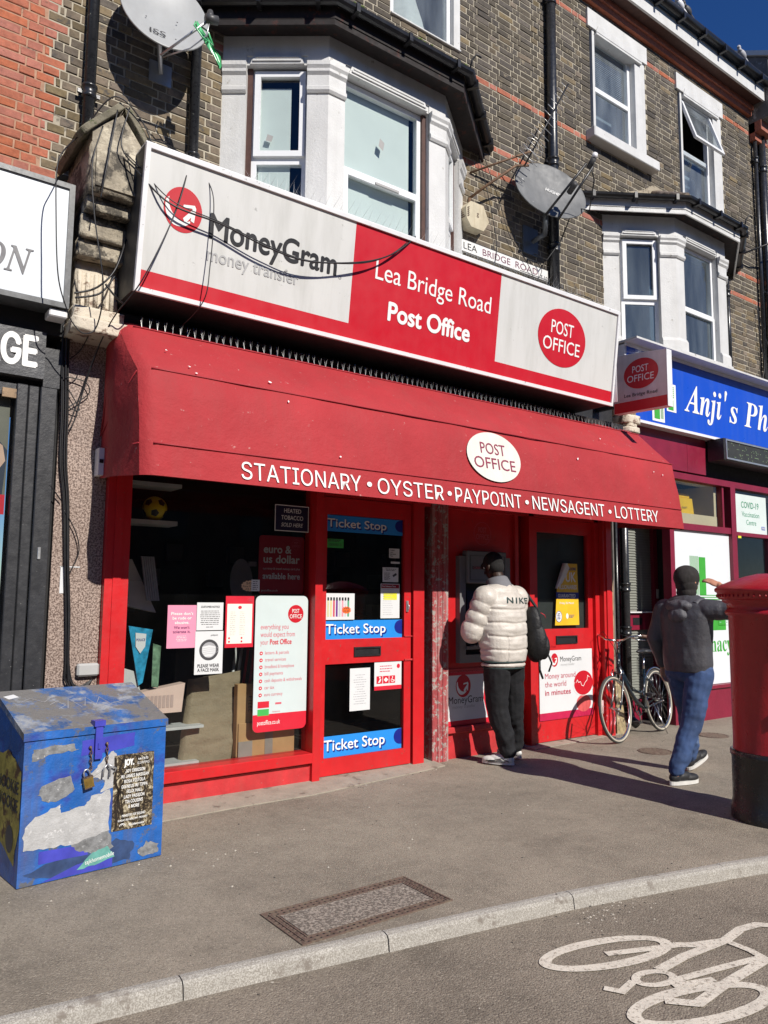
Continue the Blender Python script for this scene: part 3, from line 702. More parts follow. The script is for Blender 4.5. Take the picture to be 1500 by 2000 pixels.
    for (a, b) in ((0, 1), (1, 2), (2, 3)):
        for f in (.12, .5, .88):
            x = gp[a][0] + (gp[b][0] - gp[a][0]) * f; y = gp[a][1] + (gp[b][1] - gp[a][1]) * f; d = (Vector(gp[b]) - Vector(gp[a])).normalized(); Fb = Frame((x, y, 0), (d.x, d.y, 0))
            gt.fbox(Fb, -.018, .018, zg - .065, zg + .01, -.05, .062)
    go = gt.build('gutter', m_gutter, house)
    hk = MB(); x, y = gp[2]; hk.tube([(x, y, zg), (x + .02, y - .02, zg + .12), (x + .05, y - .05, zg + .17), (x + .1, y - .06, zg + .15)], .009); hk.build('gutter_hook', m_cable, house)
    # roof planes: tile courses on each slope
    ap = [(xl + .35, YB - .01), (xa + .28, YB - .01), (xb - .28, YB - .01), (xr - .35, YB - .01)]; zr = 6.86
    base = off(ov + .01)
    rf = MB()
    for i in range(3):
        a0, a1 = Vector((*base[i], 6.40)), Vector((*base[i + 1], 6.40)); t0 = Vector((*ap[i if i else 1], zr)) if i != 0 else Vector((*ap[1], zr)); t1 = Vector((*ap[min(i + 1, 2)], zr))
        if i == 0: t0 = Vector((base[0][0] + .1, YB - .01, 6.42)) ; t1 = Vector((*ap[1], zr))
        if i == 2: t0 = Vector((*ap[2], zr)); t1 = Vector((base[3][0] - .1, YB - .01, 6.42))
        rf.add([a0, a1, t1, t0], [(0, 1, 2, 3)])
    rf.build('roof_deck', m_lead, house)
    tl = MB(); tiles = []
    for i in range(3):
        a0, a1 = Vector((*base[i], 6.405)), Vector((*base[i + 1], 6.405))
        t0 = Vector((*ap[1], zr)) if i == 1 else (Vector((base[0][0] + .1, YB - .01, 6.42)) if i == 0 else Vector((*ap[2], zr)))
        t1 = Vector((*ap[2], zr)) if i == 1 else (Vector((*ap[1], zr)) if i == 0 else Vector((base[3][0] - .1, YB - .01, 6.42)))
        rows = 5
        for rr in range(rows):
            f0 = rr / rows; f1 = min(1, (rr + 1.25) / rows); A = a0.lerp(t0, f0); B = a1.lerp(t1, f0); A1 = a0.lerp(t0, f1); B1_ = a1.lerp(t1, f1); n = max(2, int((B - A).length / .16))
            up = (B - A).cross(A1 - A).normalized()
            if up.z < 0: up = -up
            for c in range(n):
                u0 = c / n + .004; u1 = (c + 1) / n - .004; j = (hsh(i, rr, c) - .5) * .012
                p = [A.lerp(B, u0), A.lerp(B, u1), A1.lerp(B1_, u1), A1.lerp(B1_, u0)]
                tiles.append(([p[0] + up * (.022 + j), p[1] + up * (.022 + j), p[2] + up * .006, p[3] + up * .006, p[0] + up * (.008 + j), p[1] + up * (.008 + j)]))
    for t in tiles:
        q = MB(); q.add(t, [(0, 1, 2, 3), (4, 5, 1, 0)]); q.build('roof_tile', m_tile, house)
    hp = MB()
    for (a, b) in ((1, 1), (2, 2)):
        A = Vector((*base[a], 6.42)); T = Vector((*ap[b], zr + .01)); n = 5
        for s_ in range(n): hp.tube([A.lerp(T, s_ / n), A.lerp(T, (s_ + 1.08) / n)], [.062, .052], 10)
    hp.tube([(ap[1][0], YB - .03, zr), (ap[2][0], YB - .03, zr)], .05, 8)
    hp.build('hip_tile', m_tile, house)
    fl = MB(); fl.fpoly(FY(YB - .02), [(base[0][0] - .02, 6.42), (base[0][0] + .3, 6.50), (ap[1][0] - .25, 6.84), (ap[1][0], 7.0), (ap[2][0], 6.96), (ap[2][0] + .4, 6.80), (base[3][0] - .1, 6.50), (base[3][0] - .12, 6.42), (ap[2][0] + .2, 6.70), (ap[1][0], 6.76), (ap[1][0] - .25, 6.66)], 0, .012); fl.build('flashing', m_lead, house)
    if blind:
        ms = MB(); r = random.Random(2)
        for _ in range(70):
            f = r.choice([r.gauss(.12, .05), r.gauss(.62, .08), r.gauss(.93, .04)]); f = min(1, max(0, f)); x = gp[1][0] + (gp[2][0] - gp[1][0]) * f
            ms.sphere((x, gp[1][1] + r.uniform(-.03, .03), zg + r.uniform(0, .03)), (r.uniform(.01, .03), .02, r.uniform(.008, .022)), 6, 4)
        ms.build('moss', m_moss, house, kind='stuff')
bay(hB, 2.49, 3.21, 4.52, 5.24, 5.2, True)
bay(hC, 7.58, 8.37, 9.52, 10.31, 5.25, False)

# ------------------------------------------------------------------ upper windows
m_pane_up = glass('upper_glass', (.75, .82, .85), 2.0, haze=((.45, .52, .58), .3))
m_net = mat('grey_blue_curtain', (.26, .31, .35), .9, var=.12, vs=3, streak=((.42, .47, .5), .4, 12))
m_slat = mat('blind_slat', (.50, .53, .55), .7, var=.04)
def upper_window(house, x0, x1, z0, z1, open_top=False, slats=False, sill=True):
    F = FY(YB); lh = .30
    l = MB(); l.box(x0 - .10, x1 + .03, YB - .035, YB + .12, z1 - lh + .06, z1); l.fbox(F, x0 + .06, x1 - .10, z1 - lh - .0, z1 - lh + .03, -.1, .045); l.fpoly(F, [(x0 + .05, z1 - lh + .03), (x1 - .1, z1 - lh + .03), (x1 - .14, z1 - lh + .12), (x0 + .09, z1 - lh + .12)], .035, .05)
    l.build('lintel', m_stucco, house)
    zt = z1 - lh + .06; xb = x1 - .24
    rv = MB(); rv.box(xb + .02, x1 - .005, YB - .012, YB + .14, z0 - .05, zt - .002); rv.build('reveal', m_stucco, house); rv = MB(); rv.box(x0 + .005, x0 + .05, YB - .012, YB + .14, z0 - .05, zt - .002); rv.build('reveal', m_stucco, house)
    fr = MB(); y0, y1 = YB + .07, YB + .12; w = .055; zm = z0 + (zt - z0) * .5
    fr.box(x0 + .05, x0 + .05 + w, y0, y1, z0, zt - .002); fr.box(xb + .02 - w, xb + .02, y0, y1, z0, zt - .002); fr.box(x0 + .05 + w, xb + .02 - w, y0, y1, zm - .03, zm + .03); fr.box(x0 + .05 + w, xb + .02 - w, y0, y1, z0, z0 + w); fr.box(x0 + .05 + w, xb + .02 - w, y0, y1, zt - w, zt - .002)
    fo = fr.build('window_frame', m_pvc, house); a, b = x0 + .05 + w, xb + .02 - w
    g = MB(); g.frect(F, a, b, z0 + w, zm - .03, n=-.095); g.build('pane', m_pane_up, fo)
    if not open_top:
        g = MB(); g.frect(F, a, b, zm + .03, zt - w, n=-.095); g.build('pane', m_pane_up, fo)
    else:
        G = Frame((a - .03, YB + .06, zt - .04), (1, 0, 0), Vector((0, .30, .95))); hh = zt - zm - .06
        s = MB(); pane_frame(s, G, 0, b - a + .06, -hh, 0, 0, .035, .05); so = s.build('open_sash', m_pvc, fo)
        g = MB(); g.frect(G, .05, b - a + .01, -hh + .05, -.05, n=.015); g.build('pane', m_pane_up, so)
        k = MB(); k.box(x0, x0 + .6, YB + .45, YB + .5, zm - .1, zt); k.build('room_partition', m_brownw, house)
    if slats:
        s = MB(); n = 22
        for i in range(n): z = zm + .04 + (zt - zm - .1) * i / n; s.hexa([(a, YB + .16, z), (b, YB + .16, z), (b, YB + .18, z + .02), (a, YB + .18, z + .02), (a, YB + .161, z + .004), (b, YB + .161, z + .004), (b, YB + .181, z + .024), (a, YB + .181, z + .024)])
        s.build('blind_slat', m_slat, fo, kind='stuff')
    c = MB(); c.box(a - .1, b + .1, YB + .33, YB + .335, z0, zm + (.0 if not slats else .6) if open_top is False else zm - .08); c.build('net_curtain', m_net, fo)
    if sill: s = MB(); s.bev(x0 - .14, x1 + .10, YB - .14, YB + .1, z0 - .14, z0 - .005, .01); s.build('window_sill', m_stucco, house)
upper_window(hC, 7.44, 8.55, 7.28, 8.93, slats=True)
upper_window(hC, 9.37, 10.44, 7.04, 8.90, open_top=True)
# window over the bay, wedding dress behind the glass
fr = MB(); fr.box(4.30, 4.34, YB + .05, YB + .1, 7.40, 9.2); fr.box(5.06, 5.11, YB + .05, YB + .1, 7.40, 9.2); fr.box(4.30, 5.11, YB + .05, YB + .1, 7.36, 7.42)
fo = fr.build('window_frame', m_pvc, hB); g = MB(); g.frect(FY(YB), 4.34, 5.06, 7.42, 9.2, n=-.07); g.build('pane', m_pane_up, fo)
s = MB(); s.bev(4.26, 5.2, YB - .03, YB + .05, 7.34, 7.36, .004); s.build('window_sill', m_stucco, hB); s = MB(); s.box(5.11, 5.20, YB - .01, YB + .14, 7.36, 9.2); s.build('reveal', m_stucco, hB)
m_dress = mat('ivory_dress', (.78, .75, .66), .8, var=.08, vs=12, bump=.3, bs=25)
d = MB(); d.lathe(4.66, YB + .36, [(.30, 7.4), (.26, 7.6), (.20, 7.8), (.16, 7.95), (.125, 8.1), (.12, 8.16), (.145, 8.28), (.155, 8.40), (.13, 8.48), (.06, 8.46), (0, 8.44)], 24)
for v in d.v: a = math.atan2(v.y - YB - .36, v.x - 4.66); f = max(0, (8.1 - v.z)); v.x += math.cos(a) * math.sin(a * 9) * .03 * f; v.y += math.sin(a) * math.sin(a * 9) * .03 * f
o = d.build('dress', m_dress, label='ivory strapless dress standing behind the upper window over the bay', cat='dress'); centre_origin(o)

# ------------------------------------------------------------------ eaves, roof, parapet of the right house, and eaves on
m_slate = mat('slate_roof', (.07, .07, .08), .7, var=.3, vs=10)
for h, a, b in ((hB, 1.1, B0), (hC, B0 + .003, 11.28)):
    q = MB(); q.box(a, b, YB - .06, YB - .013, 9.02, 9.10); q.box(a, b, YB - .09, YB - .013, 9.103, 9.18); q.build('corbel_course', m_brickr, h)
    q = MB(); q.box(a, b, YB - .27, YB - .24, 9.16, 9.37); q.build('fascia', m_stucco, h)
    q = MB(); q.box(a, b, YB - .24, YB + .2, 9.183, 9.2); q.build('soffit', m_brownw, h)
    q = MB(); q.tube([(a, YB - .335, 9.42), (b, YB - .335, 9.42)], .06, 10)
    for k in range(9):
        x = a + (b - a) * (k + .5) / 9; q.box(x - .02, x + .02, YB - .40, YB - .265, 9.33, 9.43)
    q.build('gutter', m_gutter, h)
    q = MB(); q.add([(a, YB - .3, 9.44), (b, YB - .3, 9.44), (b, 9.5, 11.6), (a, 9.5, 11.6)], [(0, 1, 2, 3)]); q.build('roof', m_slate, h)
# far party wall rising above the eaves with its capping
m_grime = mat('grimy_render', (.15, .14, .13), .9, var=.3, vs=5, bump=.6, bs=30, dirt=((.42, .42, .41), .25, 4))
q = MB(); q.hexa([(11.30, YB - .34, 8.9), (11.62, YB - .34, 8.9), (11.62, 9.0, 8.9), (11.30, 9.0, 8.9), (11.30, YB - .34, 9.85), (11.62, YB - .34, 9.85), (11.62, 9.0, 12.0), (11.30, 9.0, 12.0)]); q.build('party_wall', m_grime, hC)
q = MB(); q.hexa([(11.26, YB - .38, 9.85), (11.66, YB - .38, 9.85), (11.66, 9.0, 12.0), (11.26, 9.0, 12.0), (11.26, YB - .38, 9.93), (11.66, YB - .38, 9.93), (11.66, 9.0, 12.08), (11.26, 9.0, 12.08)]); q.build('capping', m_stucco, hC)
q = MB(); q.box(11.28, 11.64, YB - .10, YB - .013, 8.62, 8.9); q.box(11.28, 11.64, YB - .2, YB - .013, 8.74, 8.9 - .002); q.build('kneeler', m_brickr, hC)

# the terrace across the road (the shop glass reflects it)
m_far = mat('far_brick', (.16, .12, .09), .9, var=.2, vs=2); m_farw = mat('far_glass', (.03, .035, .04), .15, var=.1)
oh = root('opposite_terrace', 'brick terrace across the road, seen only as dark reflections in the glass', 'building', (0, -14, 0))
for k in range(-3, 8):
    q = MB(); x0 = k * 5.0 - 4; hh = 7.6 + .5 * hsh(k + 5, 2); q.box(x0, x0 + 4.99, -20, -14, 0, hh + 2.6); q.build('wall', m_far, oh)
    for z in (3.4, 5.6):
        for x in (1.0, 3.1): q = MB(); q.box(x0 + x, x0 + x + .9, -13.99, -13.93, z, z + 1.4); q.build('window', m_farw, oh)
    q = MB(); q.box(x0 + .3, x0 + 4.6, -13.99, -13.9, .5, 2.4); q.build('shop_window', m_farw, oh)
# ------------------------------------------------------------------ post office shopfront
FS = 5.5
m_shopglass = glass('shop_glass', (.80, .84, .83), 1.0, haze=((.10, .10, .10), .04))
m_wood = mat('worn_red_timber', (.34, .05, .055), .75, var=.25, vs=14, bump=.5, bs=50, streak=((.42, .38, .36), .8, 26), dirt=((.36, .34, .31), .42, 24))
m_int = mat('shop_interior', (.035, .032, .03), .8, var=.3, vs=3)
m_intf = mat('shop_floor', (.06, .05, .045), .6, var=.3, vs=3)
m_blue = mat('ticket_blue', (.02, .25, .72), .4, var=.03)
m_dblue = mat('deep_blue', (.006, .015, .22), .4, var=.05)
m_paper = mat('white_paper', (.66, .67, .68), .6, var=.03, vs=6)
m_cream = mat('cream_paper', (.78, .76, .68), .6, var=.03, vs=6)
m_pink = mat('pink_paper', (.72, .27, .40), .6, var=.04, vs=6)
m_navy = mat('navy_board', (.012, .016, .045), .35, var=.1)
m_postr = mat('poster_red', (.62, .018, .04), .4, var=.04)
m_postrd = mat('poster_dark_red', (.30, .006, .018), .4, var=.04)
m_panel = mat('frosted_panel', (.58, .66, .66), .35, var=.03)
m_ink = mat('print_ink', (.05, .05, .055), .6); m_inkg = mat('print_grey', (.38, .38, .40), .6); m_inkr = mat('print_red', (.60, .10, .14), .6)
m_green = mat('green_print', (.05, .42, .08), .5); m_yellow = mat('yellow_print', (.78, .48, .02), .5); m_lemon = mat('lemon_print', (.70, .66, .04), .5); m_orange = mat('orange_star', (.80, .13, .01), .5)

shop = root('shopfront', 'bright red timber shopfront with window, ticket door, cash machine bay and second door', 'shopfront', (4.4, FS, 0))
# pilasters and posts
q = MB(); q.box(1.601, 1.765, 5.40, 5.62, 0, 2.75); q.box(1.655, 1.71, 5.392, 5.4, .02, 2.6); q.build('pilaster', m_red, shop)
q = MB(); q.box(3.305, 3.375, 5.42, 5.60, 0, 2.60); q.build('post', m_red, shop)
q = MB(); q.box(4.375, 4.50, 5.47, 5.60, .02, 2.60); q.build('post', m_red, shop)
for a, b in ((4.605, 4.665), (4.668, 4.728), (4.731, 4.80)):
    q = MB(); q.bev(a, b, 5.475, 5.6, -.01, 2.6, .006); q.build('worn_board', m_wood, shop)
q = MB(); q.box(4.50, 4.605, 5.60, 5.64, 0, 2.60); q.build('recess', m_dark, shop)
q = MB(); q.box(5.74, 5.79, 5.52, 5.62, .0, 2.6); q.box(5.93, 6.0, 5.50, 5.62, 0, 2.6); q.build('post', m_red, shop); q = MB(); q.box(5.79, 5.93, 5.62, 5.66, 0, 2.6); q.build('recess', mat('red_recess', (.25, .01, .012), .5), shop)
q = MB(); q.box(6.98, 7.05, 5.50, 5.6, 0, 2.6); q.box(7.052, 7.20, 5.44, 5.6, 0, 2.75); q.box(7.09, 7.15, 5.425, 5.44, .03, 2.7); q.build('pilaster', m_red, shop)
# window: head, sill, stall riser
q = MB(); q.box(1.765, 3.305, 5.44, 5.6, 2.38, 2.6); q.build('window_head', m_red, shop)
q = MB(); q.bev(1.765, 3.305, 5.41, 5.6, .165, .245, .006); q.build('window_sill', m_red, shop)
q = MB(); q.box(1.765, 3.305, 5.455, 5.6, 0.0, .15); q.build('stall_riser', m_redd, shop); q = MB(); q.box(1.765, 3.305, 5.47, 5.6, .15, .165); q.build('shadow_gap', m_dark, shop)
q = MB(); q.frect(FY(5.53), 1.765, 3.305, .245, 2.38); q.build('window_pane', m_shopglass, shop)
q = MB(); q.box(3.375, 7.05, 5.50, 5.6, 2.34, 2.6); q.build('transom', m_red, shop)
# door 1
dr = MB(); y0, y1 = 5.49, 5.535
dr.box(3.378, 3.455, y0, y1, .03, 2.335); dr.box(4.283, 4.36, y0, y1, .03, 2.335); dr.box(3.455, 4.283, y0, y1, 2.19, 2.335); dr.box(3.455, 4.283, y0, y1, .93, 1.135); dr.box(3.455, 4.283, y0, y1, .03, .168)
do = dr.build('door', m_red, shop, label='red door with three blue ticket strips')
q = MB(); q.frect(FY(5.515), 3.455, 4.283, 1.135, 2.19); q.build('pane', m_shopglass, do)
q = MB(); q.frect(FY(5.515), 3.455, 4.283, .168, .93); q.build('pane', m_shopglass, do)
q = MB(); F = FY(5.49); pane_frame(q, F, 3.74, 4.02, .985, 1.065, .0, .012, .014); q.fbox(F, 3.754, 4.006, 1.0, 1.052, -.004, .003); q.build('letterbox', m_black, do)
q = MB(); q.bev(4.30, 4.325, 5.474, 5.49, 1.36, 1.46, .004); q.tube([(4.312, 5.47, 1.43), (4.312, 5.455, 1.42), (4.312, 5.455, 1.385), (4.312, 5.47, 1.375)], .004, 6); q.build('lock', m_gal, do)
q = MB(); q.box(4.285, 4.372, 5.478, 5.4895, .93, .945); q.box(4.285, 4.372, 5.48, 5.4895, 1.14, 1.148); q.build('hinge_plate', m_redd, do)
# ATM bay
q = MB(); q.box(4.80, 5.74, 5.55, 5.6, .80, 2.6); q.build('machine_panel', m_red, shop)
q = MB(); q.box(4.80, 5.74, 5.55, 5.6, .0, .80 - .002); q.build('lower_panel', m_red, shop)
q = MB(); q.bev(4.80, 5.74, 5.49, 5.55, .235, .29, .006); q.build('rail', m_redd, shop); q = MB(); q.box(4.80, 5.74, 5.53, 5.55, .0, .235); q.build('plinth', m_redd, shop); q = MB(); q.box(4.80, 5.74, 5.535, 5.55, .79, .82); q.build('rail', m_redd, shop)
# door 2
dr = MB(); y0, y1 = 5.54, 5.585
dr.box(6.0, 6.085, y0, y1, .02, 2.335); dr.box(6.90, 6.98, y0, y1, .02, 2.335); dr.box(6.085, 6.90, y0, y1, 2.19, 2.335); dr.box(6.085, 6.90, y0, y1, .02, 1.17)
do = dr.build('door', m_red, shop, label='red door with yellow millionaires poster')
q = MB(); q.frect(FY(5.565), 6.085, 6.90, 1.17, 2.19); q.build('pane', m_shopglass, do)
m_mesh = mat('dusty_mesh_glass', (.045, .05, .048), .5, var=.2, vs=3); q = MB(); q.frect(FY(5.60), 6.05, 6.95, 1.1, 2.3); q.build('backing_mesh', m_mesh, do)
q = MB(); F = FY(5.54); pane_frame(q, F, 6.36, 6.70, 1.01, 1.095, .0, .012, .014); q.fbox(F, 6.374, 6.686, 1.024, 1.081, -.004, .003); q.build('letterbox', m_black, do)
q = MB(); q.text(F, '3b', 6.17, 1.035, .05, n=.002); q.text(F, 'money', 6.17, 1.005, .02, n=.002, shear=.3); q.text(F, 'to rattle, Travel', 6.17, .975, .02, n=.002, shear=.3); q.build('scrawled_writing', m_postrd, do)
# interior
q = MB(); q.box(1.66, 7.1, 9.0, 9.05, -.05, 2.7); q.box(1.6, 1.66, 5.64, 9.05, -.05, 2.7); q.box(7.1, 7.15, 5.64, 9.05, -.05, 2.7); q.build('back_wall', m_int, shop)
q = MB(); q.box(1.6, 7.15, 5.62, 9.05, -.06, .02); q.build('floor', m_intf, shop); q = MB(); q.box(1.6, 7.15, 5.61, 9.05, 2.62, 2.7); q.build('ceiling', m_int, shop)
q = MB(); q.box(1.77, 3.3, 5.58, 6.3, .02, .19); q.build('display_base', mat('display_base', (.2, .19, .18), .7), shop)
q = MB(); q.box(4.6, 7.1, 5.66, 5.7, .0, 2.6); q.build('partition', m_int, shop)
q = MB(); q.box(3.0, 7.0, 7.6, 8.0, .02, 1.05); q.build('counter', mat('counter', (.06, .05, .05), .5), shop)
# fascia backing: dark gap between the awning and the sign
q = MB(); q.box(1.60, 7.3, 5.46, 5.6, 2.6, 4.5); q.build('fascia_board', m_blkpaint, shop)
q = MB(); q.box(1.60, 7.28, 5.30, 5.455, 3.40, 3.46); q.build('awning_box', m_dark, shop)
# wooden batten and lead flashing beside the right pilaster
q = MB(); q.bev(7.275, 7.335, 5.52, 5.6, 0, 2.5, .005); q.build('batten', mat('bare_timber', (.30, .21, .13), .85, var=.25, vs=10, bump=.5, bs=50, dirt=((.12, .09, .07), .4, 14)), shop)
q = MB(); q.box(7.21, 7.27, 5.56, 5.6, 0, 2.5); q.box(7.34, 7.42, 5.57, 5.62, 0, 2.5); q.build('cover_strip', mat('dusty_grey_board', (.12, .11, .105), .8, var=.3, vs=9), shop)
q = MB(); q.hexa([(7.27, 5.47, -.01), (7.41, 5.45, -.01), (7.40, 5.56, -.01), (7.28, 5.56, -.01), (7.30, 5.50, .52), (7.39, 5.50, .52), (7.38, 5.56, .58), (7.30, 5.56, .55)])
q.build('rotten_timber_foot', mat('rotten_timber', (.34, .27, .15), .9, var=.3, vs=14, bump=.8, bs=40, dirt=((.08, .06, .04), .42, 12)), shop)
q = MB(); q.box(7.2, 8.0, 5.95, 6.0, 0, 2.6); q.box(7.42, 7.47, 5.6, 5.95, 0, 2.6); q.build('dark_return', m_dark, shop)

# window display
def th(name, label, cat, mb, m, group=None):
    o = mb.build(name, m, label=label, cat=cat, group=group); return centre_origin(o)
m_shelf = mat('white_shelf', (.55, .55, .54), .5)
q = MB(); q.box(1.80, 2.27, 5.82, 6.02, 2.035, 2.07); th('shelf', 'white shelf high in the shop window holding the yellow football', 'shelf', q, m_shelf)
q = MB(); q.box(1.80, 2.28, 5.78, 6.02, 2.33, 2.36); th('shelf', 'uppermost white shelf in the shop window, above the yellow football', 'shelf', q, m_shelf)
fb = root('football', 'yellow football with dark patches on the high shelf in the shop window', 'football', (2.11, 5.9, 2.072))
q = MB(); bm = bmesh.new(); bmesh.ops.create_icosphere(bm, subdivisions=4, radius=.095); q.bm(bm, 0, True, Matrix.Translation((2.11, 5.9, 2.168))); q.build('ball', mat('yellow_ball', (.75, .55, .02), .4), fb)
ico = bmesh.new(); bmesh.ops.create_icosphere(ico, subdivisions=1, radius=1); dirs = [v.co.normalized() for v in ico.verts]; ico.free(); q = MB()
for d in dirs[:12]:
    rot = d.to_track_quat('Z', 'Y').to_matrix(); pts = [Vector((2.11, 5.9, 2.168)) + rot @ Vector((.033 * math.cos(a), .033 * math.sin(a), .0915)) for a in [k * 2 * math.pi / 5 for k in range(5)]]
    q.add(pts + [Vector((2.11, 5.9, 2.168)) + d * .0975], [(i, (i + 1) % 5, 5) for i in range(5)])
q.build('patch', m_black, fb, kind='stuff')
q = MB(); q.hexa([(1.84, 5.75, 1.42), (2.1, 5.75, 1.36), (2.12, 5.9, 1.36), (1.84, 5.9, 1.42), (1.83, 5.75, 1.60), (1.98, 5.75, 1.60), (1.98, 5.9, 1.6), (1.83, 5.9, 1.6)]); q.hexa([(1.83, 5.75, 1.602), (1.98, 5.75, 1.602), (1.98, 5.9, 1.602), (1.83, 5.9, 1.602), (1.84, 5.75, 1.74), (1.90, 5.75, 1.76), (1.90, 5.9, 1.76), (1.84, 5.9, 1.74)]); th('display_rack', 'slanted grey rack behind the upper left of the shop window', 'rack', q, m_shelf)
q = MB()
for k in range(6): x = 2.0 + k * .017; q.hexa([(x, 5.68, 1.45), (x + .012, 5.68, 1.45), (x + .012, 5.7, 1.45), (x, 5.7, 1.45), (x - .05, 5.69, 1.78), (x - .038, 5.69, 1.78), (x - .038, 5.71, 1.78), (x - .05, 5.71, 1.78)])
th('magazine_stack', 'stack of thin magazines leaning on the slanted rack in the window', 'magazines', q, m_inkg)
q = MB(); q.hexa([(1.80, 5.62, .62), (2.02, 5.62, .62), (2.02, 5.7, .62), (1.8, 5.7, .62), (1.80, 5.64, .98), (1.92, 5.64, .94), (1.92, 5.7, .94), (1.8, 5.7, .98)]); th('display_stand', 'white cardboard stand low in the left of the window, behind the toy cards', 'stand', q, m_shelf)
ty = root('toy_pack', 'blue triangular toy pack with white badge at the left of the window', 'toy', (1.95, 5.62, .84))
q = MB(); q.fpoly(FY(5.62), [(1.85, 1.27), (2.03, 1.24), (1.97, .86), (1.94, .84)], 0, .012); q.build('card', mat('toy_blue', (.03, .28, .48), .3, var=.5, vs=18), ty)
q = MB(); q.fpoly(FY(5.60), [(1.90, 1.22), (1.98, 1.21), (1.975, 1.12), (1.94, 1.07), (1.905, 1.12)], 0); q.build('badge', m_paper, ty); q = MB(); q.text(FY(5.60), 'POLICE', 1.908, 1.16, .018, 1.972, n=.003); q.build('lettering', m_dblue, ty)
q = MB(); q.fpoly(FY(5.60), [(2.03, 1.14), (2.09, 1.12), (2.08, .82), (2.03, .83)], 0, .01); th('toy_pack', 'narrow greenish clear toy pack, to the right of the blue triangular one', 'toy', q, mat('toy_green', (.15, .25, .16), .3, var=.6, vs=25))
nw = root('newspaper', 'folded pale pink newspaper lying behind the window beside the blue bin', 'newspaper', (2.15, 5.66, .60))
q = MB(); q.hexa([(1.94, 5.60, .63), (2.27, 5.60, .63), (2.27, 5.70, .66), (1.94, 5.70, .66), (1.95, 5.60, .79), (2.29, 5.60, .84), (2.29, 5.70, .84), (1.95, 5.70, .79)]); q.build('pages', mat('newsprint_pink', (.72, .52, .44), .8, var=.06), nw)
q = MB(); F = FY(5.598)
for k in range(7): q.frect(F, 2.0 + k * .03, 2.022 + k * .03, .67, .76, n=.001)
q.build('print', mat('news_ink', (.50, .36, .32), .8), nw)
q = MB(); q.box(1.80, 2.45, 5.60, 5.80, .50, .52); q.box(1.80, 2.42, 5.60, 5.80, .24, .26); th('shelf', 'low white shelf edges seen just right of the blue bin, behind glass', 'shelf', q, m_shelf)
# brown paper wrapped board: creased
m_kraft = mat('kraft_paper', (.27, .21, .135), .75, var=.12, vs=7, bump=.5, bs=14)
bm = bmesh.new(); nx, nz_ = 26, 40; g = []
for j in range(nz_ + 1):
    row = []
    for i in range(nx + 1):
        u, v = i / nx, j / nz_; xl = 2.29 + v * .10; xr = 2.72 + v * .10; x = xl + (xr - xl) * u; z = .19 + v * (.66 + .05 * u)
        n_ = noise.noise(Vector((x * 5, z * 9, 2))) * .012 + abs(noise.noise(Vector((x * 2.2, z * 13, 7)))) * .014
        row.append(bm.verts.new((x, 5.66 + .06 * v - n_ + (.05 if i in (0, nx) else 0), z)))
    g.append(row)
for j in range(nz_):
    for i in range(nx): bm.faces.new((g[j][i], g[j][i + 1], g[j + 1][i + 1], g[j + 1][i]))
q = MB(); q.bm(bm, 0, True); q.hexa([(2.31, 5.70, .19), (2.71, 5.70, .19), (2.71, 5.76, .19), (2.31, 5.76, .19), (2.40, 5.77, .84), (2.80, 5.77, .88), (2.80, 5.82, .88), (2.40, 5.82, .84)])
th('wrapped_board', 'tall creased brown paper board leaning behind the shop window', 'board', q, m_kraft)
cb = root('cardboard_box', 'light brown cardboard box with a handwritten number, leaning upright behind the window', 'box', (2.8, 5.64, .2))
m_card = mat('cardboard', (.46, .27, .12), .8, var=.1, vs=8)
q = MB(); q.bev(2.73, 2.92, 5.615, 5.68, .24, .80, .004); q.build('body', m_card, cb); q = MB(); q.text(Frame((2.86, 5.614, .58), (0, 0, 1), (-1, 0, 0)), '29313', 0, 0, .035, n=.002, shear=.1); q.build('lettering', m_ink, cb)
cb = root('cardboard_box', 'wide brown cardboard box with grey tape, low behind the long white panel', 'box', (3.05, 5.64, .2))
q = MB(); q.bev(2.74, 3.24, 5.60, 5.612, .20, .50, .003); q.bev(2.74, 3.24, 5.69, 5.9, .20, .50, .004); q.build('body', m_card, cb); q = MB(); q.box(2.97, 3.04, 5.597, 5.5995, .20, .42); q.box(2.74, 2.86, 5.596, 5.5995, .22, .36); q.build('tape', mat('grey_tape', (.28, .25, .22), .5), cb)
q = MB(); q.fell(FY(5.9), 2.87, 1.60, .10, .20, 0, .02, seg=28, rot=.06); q.fbox(FY(5.9), 2.93, 3.0, 1.74, 1.78, .0, .02); th('paddle_board', 'grey oval board standing in the dark behind the window', 'board', q, mat('dull_grey', (.25, .25, .27), .6))
for i, (a, b, mm, lab) in enumerate((((2.72, .86), (2.80, 1.08), m_shelf, 'white rod leaning in the window, leftmost of four behind the face mask notice'), ((2.77, .86), (2.85, 1.10), m_shelf, 'white rod leaning in the window, second from left of four'), ((2.82, .84), (2.91, 1.10), m_postr, 'red rod leaning in the window beside the white ones'), ((2.88, .84), (2.97, 1.10), m_postr, 'red rod leaning in the window, nearest the long white panel'))):
    q = MB(); q.tube([(a[0], 5.76, a[1] - .25), (b[0], 5.8, b[1])], .012, 8); th('rod', lab, 'rod', q, mm, group='rods leaning behind the window')

